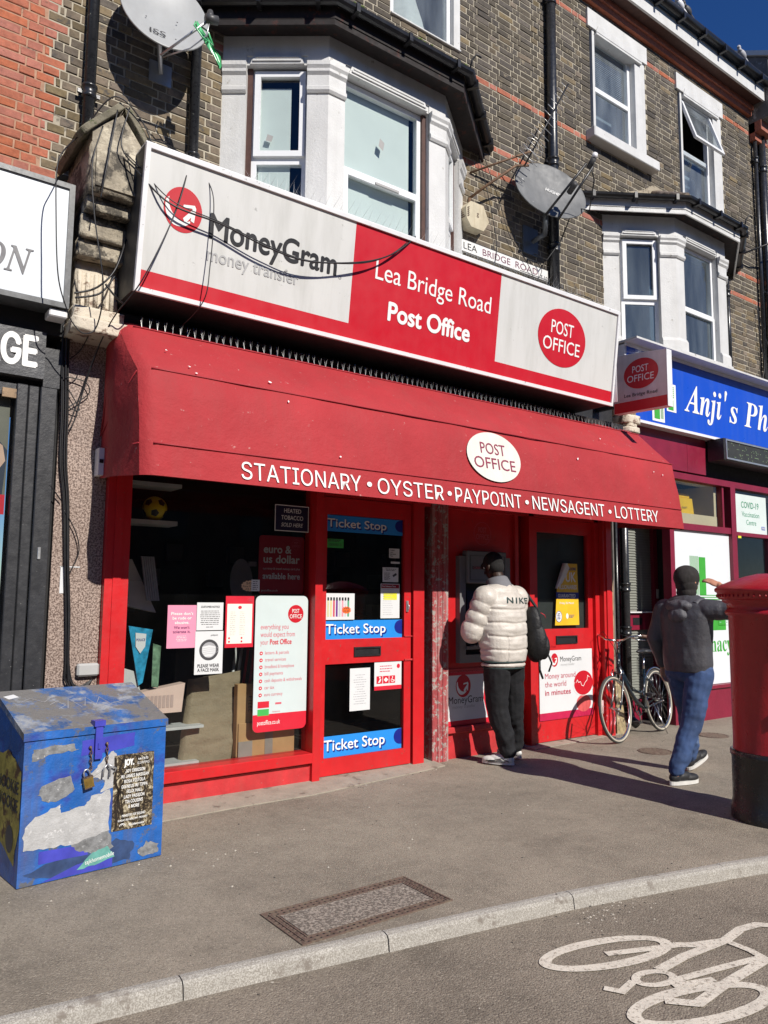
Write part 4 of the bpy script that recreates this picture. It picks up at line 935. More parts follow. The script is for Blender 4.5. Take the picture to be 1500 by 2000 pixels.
# ---- flat print helpers: posters and notices
def lines(q, F, u0, u1, v1, v0, n, jag=.3, seed=1, h=.004, nn=.0012, mi=0, centre=False):
    r = random.Random(seed)
    for k in range(n):
        v = v1 + (v0 - v1) * k / max(1, n - 1); w = (u1 - u0) * (1 - jag * r.random()); a = u0 + ((u1 - u0) - w) / 2 if centre else u0
        x = a
        while x < a + w - .002:   # word-like runs
            ww = min(a + w - x, r.uniform(.008, .03)); q.frect(F, x, x + ww, v - h / 2, v + h / 2, n=nn, mi=mi); x += ww + .005
def poster(name, label, cat, x0, x1, z0, z1, y, m, group=None, rad=0, tilt=0.0, thick=.002):
    c = Vector(((x0 + x1) / 2, y, (z0 + z1) / 2)); ct, st = math.cos(tilt), math.sin(tilt)
    F = Frame(c, (ct, 0, st), (-st, 0, ct)); w, h = (x1 - x0) / 2, (z1 - z0) / 2
    r = root(name, label, cat, (c.x, y, z0), group); q = MB()
    if rad:
        pts = []
        for cx_, cy_, a0 in ((w - rad, h - rad, 0), (-w + rad, h - rad, 90), (-w + rad, -h + rad, 180), (w - rad, -h + rad, 270)):
            for k in range(6): a = math.radians(a0 + k * 18); pts.append((cx_ + rad * math.cos(a), cy_ + rad * math.sin(a)))
        q.fpoly(F, pts, 0, thick)
    else: q.fpoly(F, [(-w, -h), (w, -h), (w, h), (-w, h)], 0, thick)
    q.build('sheet', m, r); F2 = Frame(F.p(0, 0, thick), F.U, F.V); return r, F2, w, h
YP = 5.522
# logo builders
def po_logo(parent, F, cu, cv, ru, rv, mell, mtxt, n=.001, name='roundel', outline=False, rot=0):
    q = MB()
    if outline: q.fring(F, cu, cv, ru, rv, ru * .035, n=n, rot=rot)
    else: q.fell(F, cu, cv, ru, rv, n, None, seg=48, rot=rot)
    q.build(name, mell, parent)
    q = MB(); h = rv * .44; q.text(F, 'POST', cu - ru * .49, cv + rv * .10, h, cu + ru * .44, n=n + .002, bold=.004 if not outline else -.01); q.text(F, 'OFFICE', cu - ru * .78, cv - rv * .50, h, cu + ru * .76, n=n + .002, bold=.004 if not outline else -.01); q.build('lettering', mtxt, parent)
def globe_logo(parent, F, cu, cv, r, rz=None, n=.0015):
    rz = rz or r; q = MB(); q.fell(F, cu, cv, r, rz, n, None, seg=44); q.build('globe', m_signred, parent)
    q = MB(); k = rz / r
    # white crescent sweeping into an arrow
    pts_o = []; pts_i = []
    for i in range(15):
        a = math.radians(165 + i * 9.5); pts_o.append((cu + r * .97 * math.cos(a), cv + rz * .97 * math.sin(a)))
    for i in range(15):
        a = math.radians(165 + i * 9.5); t = i / 14; pts_i.append((cu + r * .08 + r * (.86 - .10 * t) * math.cos(a) * (1 - .12 * t), cv + rz * .22 + rz * (.86) * math.sin(a) * (.92 - .1 * t)))
    vs = []
    for (a, b), (c, d) in zip(pts_o, pts_i):
        t = pts_o.index((a, b)) / 14; m_ = 1 if t < .55 else 1 - (t - .55) / .45 * .75
        vs += [F.p(c + (a - c) * m_ * .8, d + (b - d) * m_ * .8, n + .002), F.p(c, d, n + .002)]
    q.add(vs, [(2 * i + 1, 2 * i, 2 * i + 2, 2 * i + 3) for i in range(14)])
    q.fpoly(F, [(cu + r * .02, cv - rz * .36), (cu + r * .42, cv + rz * .06), (cu + r * .56, cv - rz * .06), (cu + r * .15, cv - rz * .58)], n + .0024)
    q.fpoly(F, [(cu - r * .02, cv + rz * .12), (cu + r * .66, cv + rz * .20), (cu + r * .58, cv + rz * .34), (cu + r * .0, cv + rz * .24)], n + .0028)
    q.fpoly(F, [(cu + r * .48, cv + rz * .30), (cu + r * .66, cv + rz * .22), (cu + r * .60, cv - rz * .44), (cu + r * .42, cv - rz * .38)], n + .0032)
    q.build('arrow', m_white, parent)

# ticket strips on door 1
for k, (z0, z1, lab) in enumerate(((2.045, 2.185, 'topmost blue ticket strip, in the shade at the head of the door'), (1.132, 1.292, 'middle blue ticket strip above the letterbox'), (.17, .342, 'lowest blue ticket strip at the foot of the door'))):
    r, F, w, h = poster('ticket_strip', lab, 'sign', 3.456, 4.270, z0, z1, 5.507, m_blue, group='blue ticket strips on the door')
    q = MB(); q.fpoly(F, [(w - .0, -h * .55)] + [(w - .085 * math.sin(a) ** .8 - .0, h * .2 + h * .78 * math.cos(a)) for a in [math.pi * i / 12 for i in range(13)]][::-1], .0006); q.build('disc', m_dblue, r)
    q = MB(); q.text(F, 'Ticket Stop', -w + .014, -.042, h * .98, .235, n=.0012, bold=.028, key=None); q.build('lettering_shadow', m_dblue, r)
    q = MB(); q.text(F, 'Ticket Stop', -w + .006, -.030, h * .98, .222, n=.0024, bold=.016); q.build('lettering', m_white, r)
r, F, w, h = poster('sticker', 'small green sticker at the top left of the door glass', 'sticker', 3.465, 3.63, 1.905, 1.98, YP - .016, m_green); q = MB(); lines(q, F, -.07, .06, .028, .018, 2, h=.006); q.text(F, '00000 0', -.06, -.022, .022, .06, n=.001); q.build('lettering', m_ink, r)
r, F, w, h = poster('sticker', 'small white sticker high on the right of the door glass', 'sticker', 4.12, 4.235, 1.84, 1.925, YP - .016, m_paper)
q = MB()
for i, s_ in enumerate(('Collect', 'your', 'payments', 'here')): q.text(F, s_, -.045, .022 - i * .017, .011, bold=.03)
q.build('lettering', m_ink, r)
r, F, w, h = poster('sticker', 'thin white strip sticker under the square one on the door', 'sticker', 4.14, 4.24, 1.79, 1.808, YP - .016, m_paper)
r, F, w, h = poster('notice', 'white camera surveillance notice on the door glass', 'notice', 4.05, 4.225, 1.625, 1.755, YP - .016, m_paper)
q = MB(); lines(q, F, -.06, .06, .05, .038, 2, h=.005, centre=True); lines(q, F, -.07, .0, .015, -.045, 7, seed=4); q.fpoly(F, [(.02, -.005), (.06, .018), (.07, .0), (.03, -.022)], .001); q.build('lettering', m_ink, r)
r, F, w, h = poster('notice', 'white notice with red head and yellow table on the door glass', 'notice', 4.03, 4.24, 1.305, 1.61, YP - .016, m_paper)
q = MB(); q.frect(F, -w + .006, w - .006, h - .04, h - .006, n=.0008); q.build('heading', m_postrd, r); q = MB(); q.frect(F, -.075, .075, .01, .07, n=.0008); q.build('table', m_lemon, r)
q = MB(); q.text(F, 'Post Collection Times', -.09, h - .03, .014, .06, n=.002, bold=.02); q.build('lettering', m_white, r); q = MB(); lines(q, F, -.08, .05, .1, -.12, 12, seed=3, h=.003); q.build('lettering', m_inkg, r)
r, F, w, h = poster('poster', 'white poster of coloured vape pens with an orange price star, on the door', 'poster', 3.447, 3.742, 1.298, 1.52, YP - .03, m_paper)
for k, c in enumerate(((.62, .6, .35), (.75, .62, .3), (.62, .1, .14), (.16, .03, .25), (.5, .5, .52), (.70, .3, .36), (.55, .55, .58), (.1, .35, .2))):
    u = -.12 + k * .029; q = MB(); q.frect(F, u - .009, u + .009, -.085, .055, n=.0008); q.build('pen', mat('vape_%d' % k if 0 else 'vape_colour_' + 'abcdefgh'[k], c, .4), r); q = MB(); q.frect(F, u - .0085, u + .0085, .05, .077, n=.0012); q.build('pen_tip', m_black, r)
def star(q, F, cu, cv, ru, rv, n, teeth=14, k=.78):
    pts = []
    for i in range(teeth * 2): a = math.pi * i / teeth; s_ = 1 if i % 2 == 0 else k; pts.append((cu + ru * s_ * math.cos(a), cv + rv * s_ * math.sin(a)))
    return q.fpoly(F, pts, n)
q = MB(); star(q, F, .065, -.03, .05, .033, .0016); q.build('price_star', m_orange, r); q = MB(); q.text(F, 'VAPE', .035, -.022, .014, .092, n=.003); q.text(F, '\u00a35.50', .035, -.046, .016, .09, n=.003); q.build('lettering', m_ink, r)
r, F, w, h = poster('notice', 'white printed list notice in the lower door glass', 'notice', 3.71, 3.92, .53, .885, YP - .022, m_paper); q = MB(); lines(q, F, -.07, .07, .12, -.12, 13, seed=9, centre=True, jag=.6); q.build('lettering', m_inkg, r)
r, F, w, h = poster('notice', 'white notice with three red access icons in the lower door glass', 'notice', 3.965, 4.262, .685, .925, YP - .022, m_paper)
q = MB(); q.frect(F, -w, w, -h, -h + .035, n=.0008); [q.frect(F, -.125 + k * .07, -.062 + k * .07, -.065, .0, n=.0008) for k in range(3)]; q.fell(F, w - .035, h - .04, .018, .02, .0008, seg=16); q.build('red_blocks', m_postr, r)
q = MB(); q.fell(F, -.09, -.012, .008, .008, .002, seg=10); q.fpoly(F, [(-.11, -.055), (-.085, -.02), (-.075, -.03), (-.09, -.055)], .002); q.fpoly(F, [(-.047, -.033), (-.024, -.012), (0, -.033), (-.024, -.054)], .002); q.fell(F, .048, -.013, .006, .006, .002, seg=10); q.fring(F, .048, -.04, .018, .018, .005, n=.002, seg=16, a0=2.2, a1=6.6); q.fstroke(F, [(.046, -.02), (.046, -.038), (.066, -.038), (.07, -.052)], .005, .0022); q.build('icons', m_white, r)
q = MB(); lines(q, F, -.09, .05, .085, .04, 3, seed=7, h=.008); q.build('lettering', m_inkr, r)

# window posters
r, F, w, h = poster('sign', 'dark navy heated tobacco sign with thin white border, top right of the window', 'sign', 2.965, 3.283, 2.02, 2.235, YP - .008, m_navy)
q = MB(); pane_frame(q, F, -w, w, -h, h, 0, .0012, .006); q.text(F, 'HEATED', -.075, .045, .034, .085, n=.001, bold=.012); q.text(F, 'TOBACCO', -.10, -.012, .034, .105, n=.001, bold=.012); q.text(F, 'SOLD HERE', -.10, -.07, .032, .105, n=.001, shear=.25); q.build('lettering', m_white, r)
r, F, w, h = poster('poster', 'dark red currency poster reading euro and us dollar, behind glass in the shade', 'poster', 2.845, 3.262, 1.51, 1.98, YP + .02, m_postrd, rad=.03)
q = MB(); q.text(F, 'euro &', -.165, .095, .062, .085, n=.001, bold=.04); q.text(F, 'us dollar', -.165, .015, .062, .165, n=.001, bold=.04); q.text(F, 'currency & travel money card plus', -.17, -.04, .018, .17, n=.001); q.text(F, 'available here', -.17, -.115, .048, .17, n=.001, bold=.03); q.text(F, 'postoffice.co.uk', -.18, -.215, .016, n=.001); q.build('lettering', mat('faded_white', (.55, .53, .52), .5), r)
po_logo(r, F, .13, .17, .04, .042, m_inkr, m_inkr, outline=True)
r, F, w, h = poster('panel_sign', 'long white rounded panel listing post office services, with a red foot', 'sign', 2.81, 3.288, .435, 1.495, YP - .012, m_panel, rad=.045, thick=.006)
pts = []
for cx_, cy_, a0 in ((-w + .045, -h + .045, 180), (w - .045, -h + .045, 270)):
    for k in range(6): a = math.radians(a0 + k * 18); pts.append((cx_ + .045 * math.cos(a), cy_ + .045 * math.sin(a)))
q = MB(); q.fpoly(F, pts + [(w, -h + .135), (-w, -h + .135)], .0006); q.build('red_foot', m_postr, r); po_logo(r, F, .125, h - .145, .072, .072, m_signred, m_white)
q = MB(); q.text(F, 'everything you', -.19, .265, .040, .06, n=.001); q.text(F, 'would expect from', -.19, .205, .040, .12, n=.001); q.text(F, 'your', -.19, .145, .040, -.12, n=.001)
for k, s_ in enumerate(('letters & parcels', 'travel services', 'broadband & homephone', 'bill payments', 'cash deposits & withdrawals', 'car tax', 'euro currency')): q.text(F, s_, -.145, .068 - k * .054, .026, -.145 + .0125 * len(s_), n=.001)
q.build('lettering', m_inkr, r); q = MB(); q.text(F, 'Post Office', -.105, .145, .040, .09, n=.001, bold=.03)
for k in range(7): q.fell(F, -.18, .078 - k * .054, .0145, .0145, .001, seg=18)
q.build('bullets', m_postr, r); q = MB(); q.text(F, 'postoffice.co.uk', -.20, -h + .055, .034, .0, n=.002)
for k in range(7): q.fell(F, -.18, .078 - k * .054, .006, .005, .002, seg=6 if k % 2 else 10)
q.build('white_print', m_white, r)
q = MB(); q.frect(F, -.20, -.10, -.345, -.295, n=.001); q.build('card_mark', m_postr, r); q = MB(); q.frect(F, -.20, -.10, -.405, -.355, n=.001); q.build('pay_mark', m_green, r); q = MB(); q.frect(F, -.045, .01, -.325, -.310, n=.001); q.text(F, 'Homeservices', -.07, -.385, .012, .0, n=.001); q.build('small_marks', m_inkr, r)
r, F, w, h = poster('notice', 'cream opening hours notice in a red frame, left of the long panel', 'notice', 2.56, 2.80, 1.095, 1.49, YP - .006, m_postr)
q = MB(); q.frect(F, -w + .014, w - .014, -h + .03, h - .06, n=.0008); q.build('sheet_insert', m_cream, r); q = MB(); q.fell(F, .0, .11, .016, .013, .0016, seg=16); [q.fell(F, u, v, .008, .008, .0016, seg=10) for u in (-.085, .02) for v in (-.125, -.152)]; q.build('crest', m_postr, r)
q = MB(); lines(q, F, -.08, -.03, .075, -.01, 7, seed=5, h=.003, nn=.0016); lines(q, F, .0, .05, .075, -.01, 7, seed=6, h=.003, nn=.0016); lines(q, F, -.08, -.03, -.03, -.10, 6, seed=7, h=.003, nn=.0016); lines(q, F, .0, .05, -.03, -.10, 6, seed=8, h=.003, nn=.0016); q.build('lettering', m_inkg, r); po_logo(r, F, w - .035, h - .03, .02, .018, m_inkr, m_inkr, n=.0016, outline=True)
r, F, w, h = poster('notice', 'pink notice asking people not to be rude or abusive', 'notice', 2.10, 2.323, 1.105, 1.42, YP - .01, m_pink)
q = MB(); [q.text(F, s_, -.085 + o, .085 - k * .033, .021, .085 - o, bold=.035) for k, (s_, o) in enumerate((('Please don\u2019t', 0), ('be rude or', .012), ('abusive.', .03)))]; lines(q, F, -.05, .05, -.07, -.105, 4, seed=2, h=.003, centre=True); q.build('lettering', m_white, r); q = MB(); q.text(F, 'We won\u2019t', -.06, -.016, .02, .06, bold=.02); q.text(F, 'tolerate it.', -.068, -.047, .02, .068, bold=.02); q.build('lettering', mat('plum_ink', (.16, .03, .12), .6), r)
r, F, w, h = poster('notice', 'small white customer notice above the face mask notice', 'notice', 2.325, 2.538, 1.232, 1.44, YP - .012, m_paper); q = MB(); q.text(F, 'CUSTOMER NOTICE', -.075, .065, .014, .075, bold=.02); lines(q, F, -.08, .08, .04, -.06, 8, seed=11, h=.004, centre=True, jag=.15); lines(q, F, -.03, .03, -.08, -.082, 1, seed=1); q.build('lettering', m_ink, r)
r, F, w, h = poster('notice', 'white face mask notice with a round black mask picture', 'notice', 2.318, 2.543, .905, 1.225, YP - .014, m_paper)
q = MB(); q.fell(F, .0, .02, .078, .078, .0008, seg=40); q.text(F, 'PLEASE WEAR', -.088, -.108, .024, .085, bold=.03); q.text(F, 'A FACE MASK', -.088, -.140, .024, .085, bold=.03); q.text(F, 'guidepoint', .01, .125, .012, .07, shear=.2); q.build('lettering', m_ink, r)
q = MB(); q.fell(F, .0, .02, .058, .058, .0014, seg=40); q.build('disc', m_inkg, r); q = MB(); q.fpoly(F, [(-.055, .045), (.0, .055), (.052, .045), (.05, -.005), (.02, -.03), (-.03, -.03), (-.055, .0)], .002); q.build('mask', m_paper, r); q = MB(); [q.fstroke(F, [(-.052, .03 - k * .014), (0, .036 - k * .014), (.05, .03 - k * .014)], .002, .003) for k in range(4)]; q.fring(F, .055, .02, .02, .022, .003, n=.003, seg=14, a0=-1.4, a1=1.4); q.build('mask_folds', m_inkg, r)
r, F, w, h = poster('price_star', 'small torn pale price star stuck on the window over the cream notice', 'sticker', 2.68, 2.82, 1.53, 1.61, YP - .01, m_cream)
for c_ in r.children: bpy.data.objects.remove(c_)
q = MB(); star(q, F, 0, 0, .07, .045, 0, 13, .82); q.build('sheet', mat('pale_orange', (.75, .50, .30), .6), r); q = MB(); q.text(F, '50', -.025, .012, .018, .02); q.text(F, 'Face Mask', -.05, -.01, .014, .05); q.text(F, '\u00a32.99', -.03, -.032, .015, .04); q.build('lettering', m_ink, r)
r, F, w, h = poster('sticker', 'small white label on the window beside the price star', 'sticker', 2.77, 2.842, 1.53, 1.62, YP - .012, m_paper); q = MB(); lines(q, F, -.025, .025, .03, -.03, 5, h=.005, seed=3); q.build('lettering', m_ink, r)

# cash machine
at = root('cash_machine', 'grey wall cash machine in the red panel that the man in white faces', 'cash machine', (5.3, 5.5, .87))
q = MB(); pane_frame(q, FY(5.55), 4.955, 5.635, .875, 1.89, 0, .06, .075); q.build('surround', m_atm, at)
q = MB(); q.bev(5.035, 5.555, 5.46, 5.55, 1.63, 1.945, .008); ho = q.build('head_panel', m_atm, at); q = MB(); F = FY(5.46); pane_frame(q, F, 5.06, 5.53, 1.66, 1.90, 0, .003, .006); q.fbox(F, 5.09, 5.40, 1.765, 1.795, 0, .003); q.build('panel_trim', mat('dull_dark_grey', (.10, .10, .10), .5), at)
q = MB(); q.text(F, 'CASH MACHINE', 5.10, 1.770, .02, 5.39, n=.005, bold=.02); q.build('lettering', m_inkr, at)
q = MB(); q.box(5.03, 5.56, 5.545, 5.549, .95, 1.63); q.build('fascia', m_dark, at); q = MB(); q.hexa([(5.08, 5.52, 1.26), (5.5, 5.52, 1.26), (5.5, 5.544, 1.26), (5.08, 5.544, 1.26), (5.08, 5.535, 1.56), (5.5, 5.535, 1.56), (5.5, 5.544, 1.56), (5.08, 5.544, 1.56)]); q.build('screen', mat('unlit_screen', (.02, .03, .06), .1), at)
q = MB(); q.box(5.03, 5.56, 5.47, 5.544, 1.0, 1.03); q.build('keypad_shelf', m_atm, at)
for a in range(4):
    for b in range(4): q = MB(); q.box(5.12 + a * .045, 5.155 + a * .045, 5.48 + b * .015, 5.49 + b * .015, 1.03, 1.038); q.build('key', m_gal, at)
rr = root('roundel', 'thin outlined post office roundel on the red panel above the cash machine', 'logo', (5.31, 5.549, 2.02)); po_logo(rr, FY(5.549), 5.31, 2.125, .115, .115, m_inkr, m_inkr, outline=True, name='ring')
# money transfer boards below
r, F, w, h = poster('transfer_board', 'white money transfer board below the cash machine, partly behind the man in white', 'sign', 4.802, 5.735, .295, .79, 5.535, m_paper)
globe_logo(r, F, -.235, .115, .095, .105); q = MB(); q.text(F, 'MoneyGram', -.42, -.045, .065, .02, n=.001, bold=-.005); q.build('lettering', m_black, r); q = MB(); q.text(F, 'money transfer', -.37, -.09, .028, -.08, n=.001); q.build('lettering', m_greyt, r)
q = MB(); q.fpoly(F, [(.05, h), (w, h), (w, -h), (.10, -h), (.03, -.02)], .0006); q.frect(F, -w, .10, -h, -h + .045, n=.0009); q.frect(F, -w, .06, h - .03, h, n=.0009); q.build('red_field', m_postr, r); q = MB(); q.text(F, 'send', .12, -.02, .07, n=.002); q.build('lettering', m_white, r)
r, F, w, h = poster('transfer_board', 'white money transfer board with a red globe at the foot of the second door', 'sign', 6.09, 6.935, .235, .948, 5.532, m_paper)
q = MB(); q.frect(F, -w, w, -h, -h + .075, n=.0006); q.build('red_foot', mat('magenta_red', (.50, .012, .07), .45), r); globe_logo(r, F, -.19, .255, .055, .07); q = MB(); q.text(F, 'MoneyGram', -.10, .235, .052, .24, n=.001, bold=-.005); q.build('lettering', m_black, r); q = MB(); q.text(F, 'money transfer', -.09, .19, .026, .13, n=.001); q.build('lettering', m_greyt, r)
q = MB(); q.text(F, 'Money around', -.34, .065, .055, .14, n=.001); q.text(F, 'the world', -.34, -.02, .055, -.01, n=.001); q.text(F, 'in minutes', -.34, -.105, .055, .06, n=.001, bold=.025); q.build('lettering', m_postrd if 0 else mat('crimson_ink', (.45, .02, .06), .5), r)
q = MB(); q.fell(F, .27, -.005, .155, .13, .0008, seg=40); q.build('globe', m_signred, r); q = MB(); q.fell(F, .27, -.22, .12, .09, .0008, seg=30); q.build('globe_reflection', mat('globe_reflection', (.62, .10, .10), .4), r)
q = MB(); q.fstroke(F, [(.15, .0), (.17, .03), (.19, .0), (.22, .01), (.24, -.03), (.27, -.04), (.30, .0), (.33, .02), (.34, .07), (.37, .05)], .006, .002); q.fring(F, .27, -.04, .165, .10, .005, n=.0025, seg=30, a0=2.6, a1=6.1); q.build('coastline', m_white, r)
# lottery poster, corner peeling
r, F, w, h = poster('poster', 'yellow lottery poster with a peeling white corner on the second door glass', 'poster', 6.37, 6.765, 1.205, 1.87, 5.557, m_yellow)
for c_ in list(r.children): bpy.data.objects.remove(c_)
q = MB(); q.fpoly(F, [(-w, -h), (w, -h), (w - .02, h), (-w + .20, h), (-w + .04, .08)], 0); q.build('sheet', m_yellow, r)
q = MB(); q.frect(F, -w + .02, w - .003, -.05, .02, n=.001); q.build('banner', m_dblue, r); q = MB(); q.text(F, 'GUARANTEED', -.145, -.035, .036, .14, n=.002, bold=.03); q.text(F, '2 UK', -.115, .135, .10, .145, n=.0015, bold=.03); q.text(F, 'MILLIONAIRES', -.15, .055, .044, .16, n=.0015, bold=.03); q.text(F, 'Friday 25 March', -.12, -.105, .02, .11, n=.0015, bold=.03); q.fell(F, -.135, -.24, .05, .06, .001, seg=24); q.fell(F, .0, -.235, .02, .03, .001, seg=9); q.build('white_print', m_white, r)
q = MB(); q.text(F, 'MILLIONS', .02, .26, .03, .15, n=.0015, bold=.03); q.fring(F, -.135, -.24, .05, .06, .005, n=.002, seg=24); [q.text(F, s_, -.16, -.215 - i * .018, .012, -.112, n=.003, bold=.02) for i, s_ in enumerate(('ASK', 'FOR A', 'LUCKY', 'DIP'))]; lines(q, F, .03, .12, -.225, -.25, 3, h=.006); q.build('dark_print', m_dblue, r)
q = MB(); G = F; ring = []
for k in range(10):
    a = math.pi * k / 9 * 1.15; ring.append((.03 * math.cos(a), .03 * math.sin(a)))
vs = []
for k, (dx, dn) in enumerate(ring): vs += [G.p(-w + .20 + dx - .03, h, .006 + dn), G.p(-w + .03 + dx * .4 - .01, .06, .004 + dn * .4)]
q.add(vs, [(2 * k, 2 * k + 1, 2 * k + 3, 2 * k + 2) for k in range(9)], smooth=True); q.fpoly(F, [(-w + .20, h), (-w + .11, .20), (-w + .03, .06), (-w + .12, .12), (-w + .24, h - .05)], .008); q.build('peeled_corner', m_paper, r)

# awning
m_awn = mat('awning_canvas', (.375, .034, .040), .7, var=.13, vs=1.4, bump=.30, bs=8, dirt=((.50, .26, .24), .04, 16), streak=((.30, .05, .05), .45, 5), spec=.2)
aw = root('awning', 'wide red canvas awning over the shopfront with white lettering along its valance', 'awning', (4.45, 4.58, 2.22))
XL, XR = 1.552, 7.35
prof = [(5.40, 3.39), (5.22, 3.375), (5.10, 3.31), (4.90, 3.115), (4.70, 2.92), (4.665, 2.75), (4.63, 2.585), (4.605, 2.425), (4.592, 2.32), (4.58, 2.225)]
bm = bmesh.new(); NX = 110; rows = []
for i in range(NX + 1):
    f = ([0, .0016, .005, .010, .016][i] if i < 5 else (1 - [0, .0016, .005, .010, .016][NX - i] if i > NX - 5 else .016 + .968 * (i - 4) / (NX - 8))); x = XL + (XR - XL) * f; row = []; rd = .055 * max(0, 1 - min(f, 1 - f) / .016) ** 2.2
    bay_ = abs(math.sin(f * math.pi * 5))
    for j, (y, z) in enumerate(prof):
        s = (noise.noise(Vector((x * 1.1, j * .9, 3))) * .012 + noise.noise(Vector((x * 4.2, j * .7 + x, 9))) * .006) * (1 if j < 7 else .12); sag = -.008 * bay_ * (1 if j in (3, 5, 6) else 0)
        row.append(bm.verts.new((x, y + s + (rd if j > 0 else 0), z + sag + s * .5 - (rd * .5 if 0 < j < 4 else 0))))
    rows.append(row)
for i in range(NX):
    for j in range(len(prof) - 1): bm.faces.new((rows[i][j], rows[i][j + 1], rows[i + 1][j + 1], rows[i + 1][j]))
q = MB(); q.bm(bm, 0, True); co = q.build('canvas', m_awn, aw)
for xx, sgn in ((XL, -1), (XR, 1)):
    bm = bmesh.new(); back = [(5.45, 3.39), (5.45, 3.38), (5.45, 3.33), (5.45, 3.15), (5.45, 2.95), (5.46, 2.78), (5.46, 2.62), (5.46, 2.50), (5.46, 2.40), (5.46, 2.30)]; g = []
    for j, (y, z) in enumerate(prof):
        row = []
        y = y + (.055 if j > 0 else 0); z = z - (.0275 if 0 < j < 4 else 0)
        for k in range(13):
            t = k / 12; yy = y + (back[j][0] - y) * t; zz = z + (back[j][1] - z) * t; bul = math.sin(t * math.pi) * .02 * (1 if j > 1 else .2) + (noise.noise(Vector((yy * 4, zz * 3, sgn))) * .022 + abs(noise.noise(Vector((yy * 2 + zz * 3, zz * 2 - yy * 3, 4)))) * .025) * math.sin(t * math.pi)
            row.append(bm.verts.new((xx + sgn * bul, yy, zz)))
        g.append(row)
    for j in range(len(prof) - 1):
        for k in range(12): bm.faces.new((g[j][k], g[j][k + 1], g[j + 1][k + 1], g[j + 1][k]))
    q = MB(); q.bm(bm, 0, True); q.build('side_panel', m_awn, aw)
q = MB()
for (y, z) in ((5.102, 3.313), (4.699, 2.924), (4.605, 2.428)): q.tube([(XL + .07 + (XR - XL - .14) * k / 40, y - .004 + noise.noise(Vector((k, y, z))) * .003, z + .002) for k in range(41)], .006, 6)
for xx in (XL - .004, XR + .004): q.tube([(xx, 5.46, 2.52), (xx, 5.0, 2.455), (xx, 4.66, 2.428)], .005, 6); q.tube([(xx - .008, 5.45, 2.6), (xx - .010, 5.0, 2.80), (xx, 4.76, 2.91)], .005, 6); q.tube([(xx - .006, 5.45, 2.6), (xx - .012, 5.3, 3.0), (xx, 5.13, 3.27)], .005, 6)
q.build('piping', mat('awning_piping', (.34, .02, .03), .6), aw)
q = MB()
for x in (XL + .03, XR - .03): q.box(x - .012, x + .012, 4.74, 5.46, 2.38, 2.41); pass
q.box(XL + .16, XR - .16, 4.635, 4.66, 2.40, 2.42); q.build('frame', m_gal, aw)
q = MB(); q.box(1.512, 1.548, 5.36, 5.455, 2.31, 2.50); q.build('bracket', m_frame, aw); q = MB(); q.box(1.517, 1.543, 5.355, 5.36, 2.395, 2.42); q.build('bolt_hole', m_black, aw)
VF = Frame((0, 4.575, 2.225), (1, 0, 0), (0, .025, .2)); q = MB()
words = [('STATIONARY', 2.21, 3.17, .022, .158), ('OYSTER', 3.32, 3.965, .022, .15), ('PAYPOINT', 4.09, 4.85, .022, .15), ('NEWSAGENT', 4.99, 5.98, .028, .15), ('LOTTERY', 6.14, 6.84, .03, .15)]
for s_, a, b, zb_, zt_ in words: q.text(VF, s_, a, zb_ + .012, .118, b, n=.0035, key=INTER, res=5)
for x in (3.245, 4.03, 4.92, 6.06): q.fell(VF, x, .095, .022, .019, .0035, seg=20)
q.build('lettering', m_white, aw)
AF = Frame((0, 4.605, 2.425), (1, 0, 0), (0, .095, .495)); po_logo(aw, AF, 4.585, .262, .315, .222, mat('faded_cream', (.72, .69, .62), .5, var=.05, streak=((.5, .48, .42), .4, 14)), mat('faded_plum', (.25, .03, .07), .5), n=.016)
for c_ in aw.children:
    if c_.name.startswith('roundel'):
        pass
q = MB(); r = random.Random(11)
for (x, z) in ((1.9, 3.0), (1.93, 2.95), (1.78, 3.12), (2.6, 2.86), (5.7, 2.8), (6.9, 2.8), (7.05, 2.78), (3.0, 2.5), (2.5, 3.0), (6.3, 3.1)):
    y = 4.7 + (z - 2.92) * .98 - .012 if z > 2.92 else 4.7 - (2.92 - z) * .19 - .012
    Fd = Frame((x, y, z), (1, 0, 0), (0, .7, .7) if z > 2.92 else (0, .19, .98)); q.fpoly(Fd, torn(0, 0, r.uniform(.012, .028), r.uniform(.012, .03), int(x * 100), 9, .6), .004)
q.build('bird_droppings', m_white, aw, kind='stuff')
def spikes(parent, x0, x1, y, z, n, h=.11, spread=.05, dirn=(0, 0), thick=.0011):
    q = MB(); r = random.Random(int(x0 * 100))
    for i in range(n):
        x = x0 + (x1 - x0) * (i + .5) / n
        for s in (-1, 0, 1):
            b = Vector((x, y + r.uniform(-.006, .006), z)); t = b + Vector((s * spread * r.uniform(.4, 1) * .5 + r.uniform(-.01, .01), dirn[0] + (-s * spread * r.uniform(.3, 1)), h * r.uniform(.8, 1.05)))
            d = thick; q.add([b + Vector((-d, 0, 0)), b + Vector((d, 0, 0)), b + Vector((0, d, 0)), t], [(0, 1, 3), (1, 2, 3), (2, 0, 3)])
    q.box(x0, x1, y - .008, y + .008, z - .002, z + .001); q.build('bird_spikes', m_wire, parent, kind='stuff')
spikes(aw, 1.66, 7.2, 5.12, 3.325, 100, .085, .02, thick=.0018)

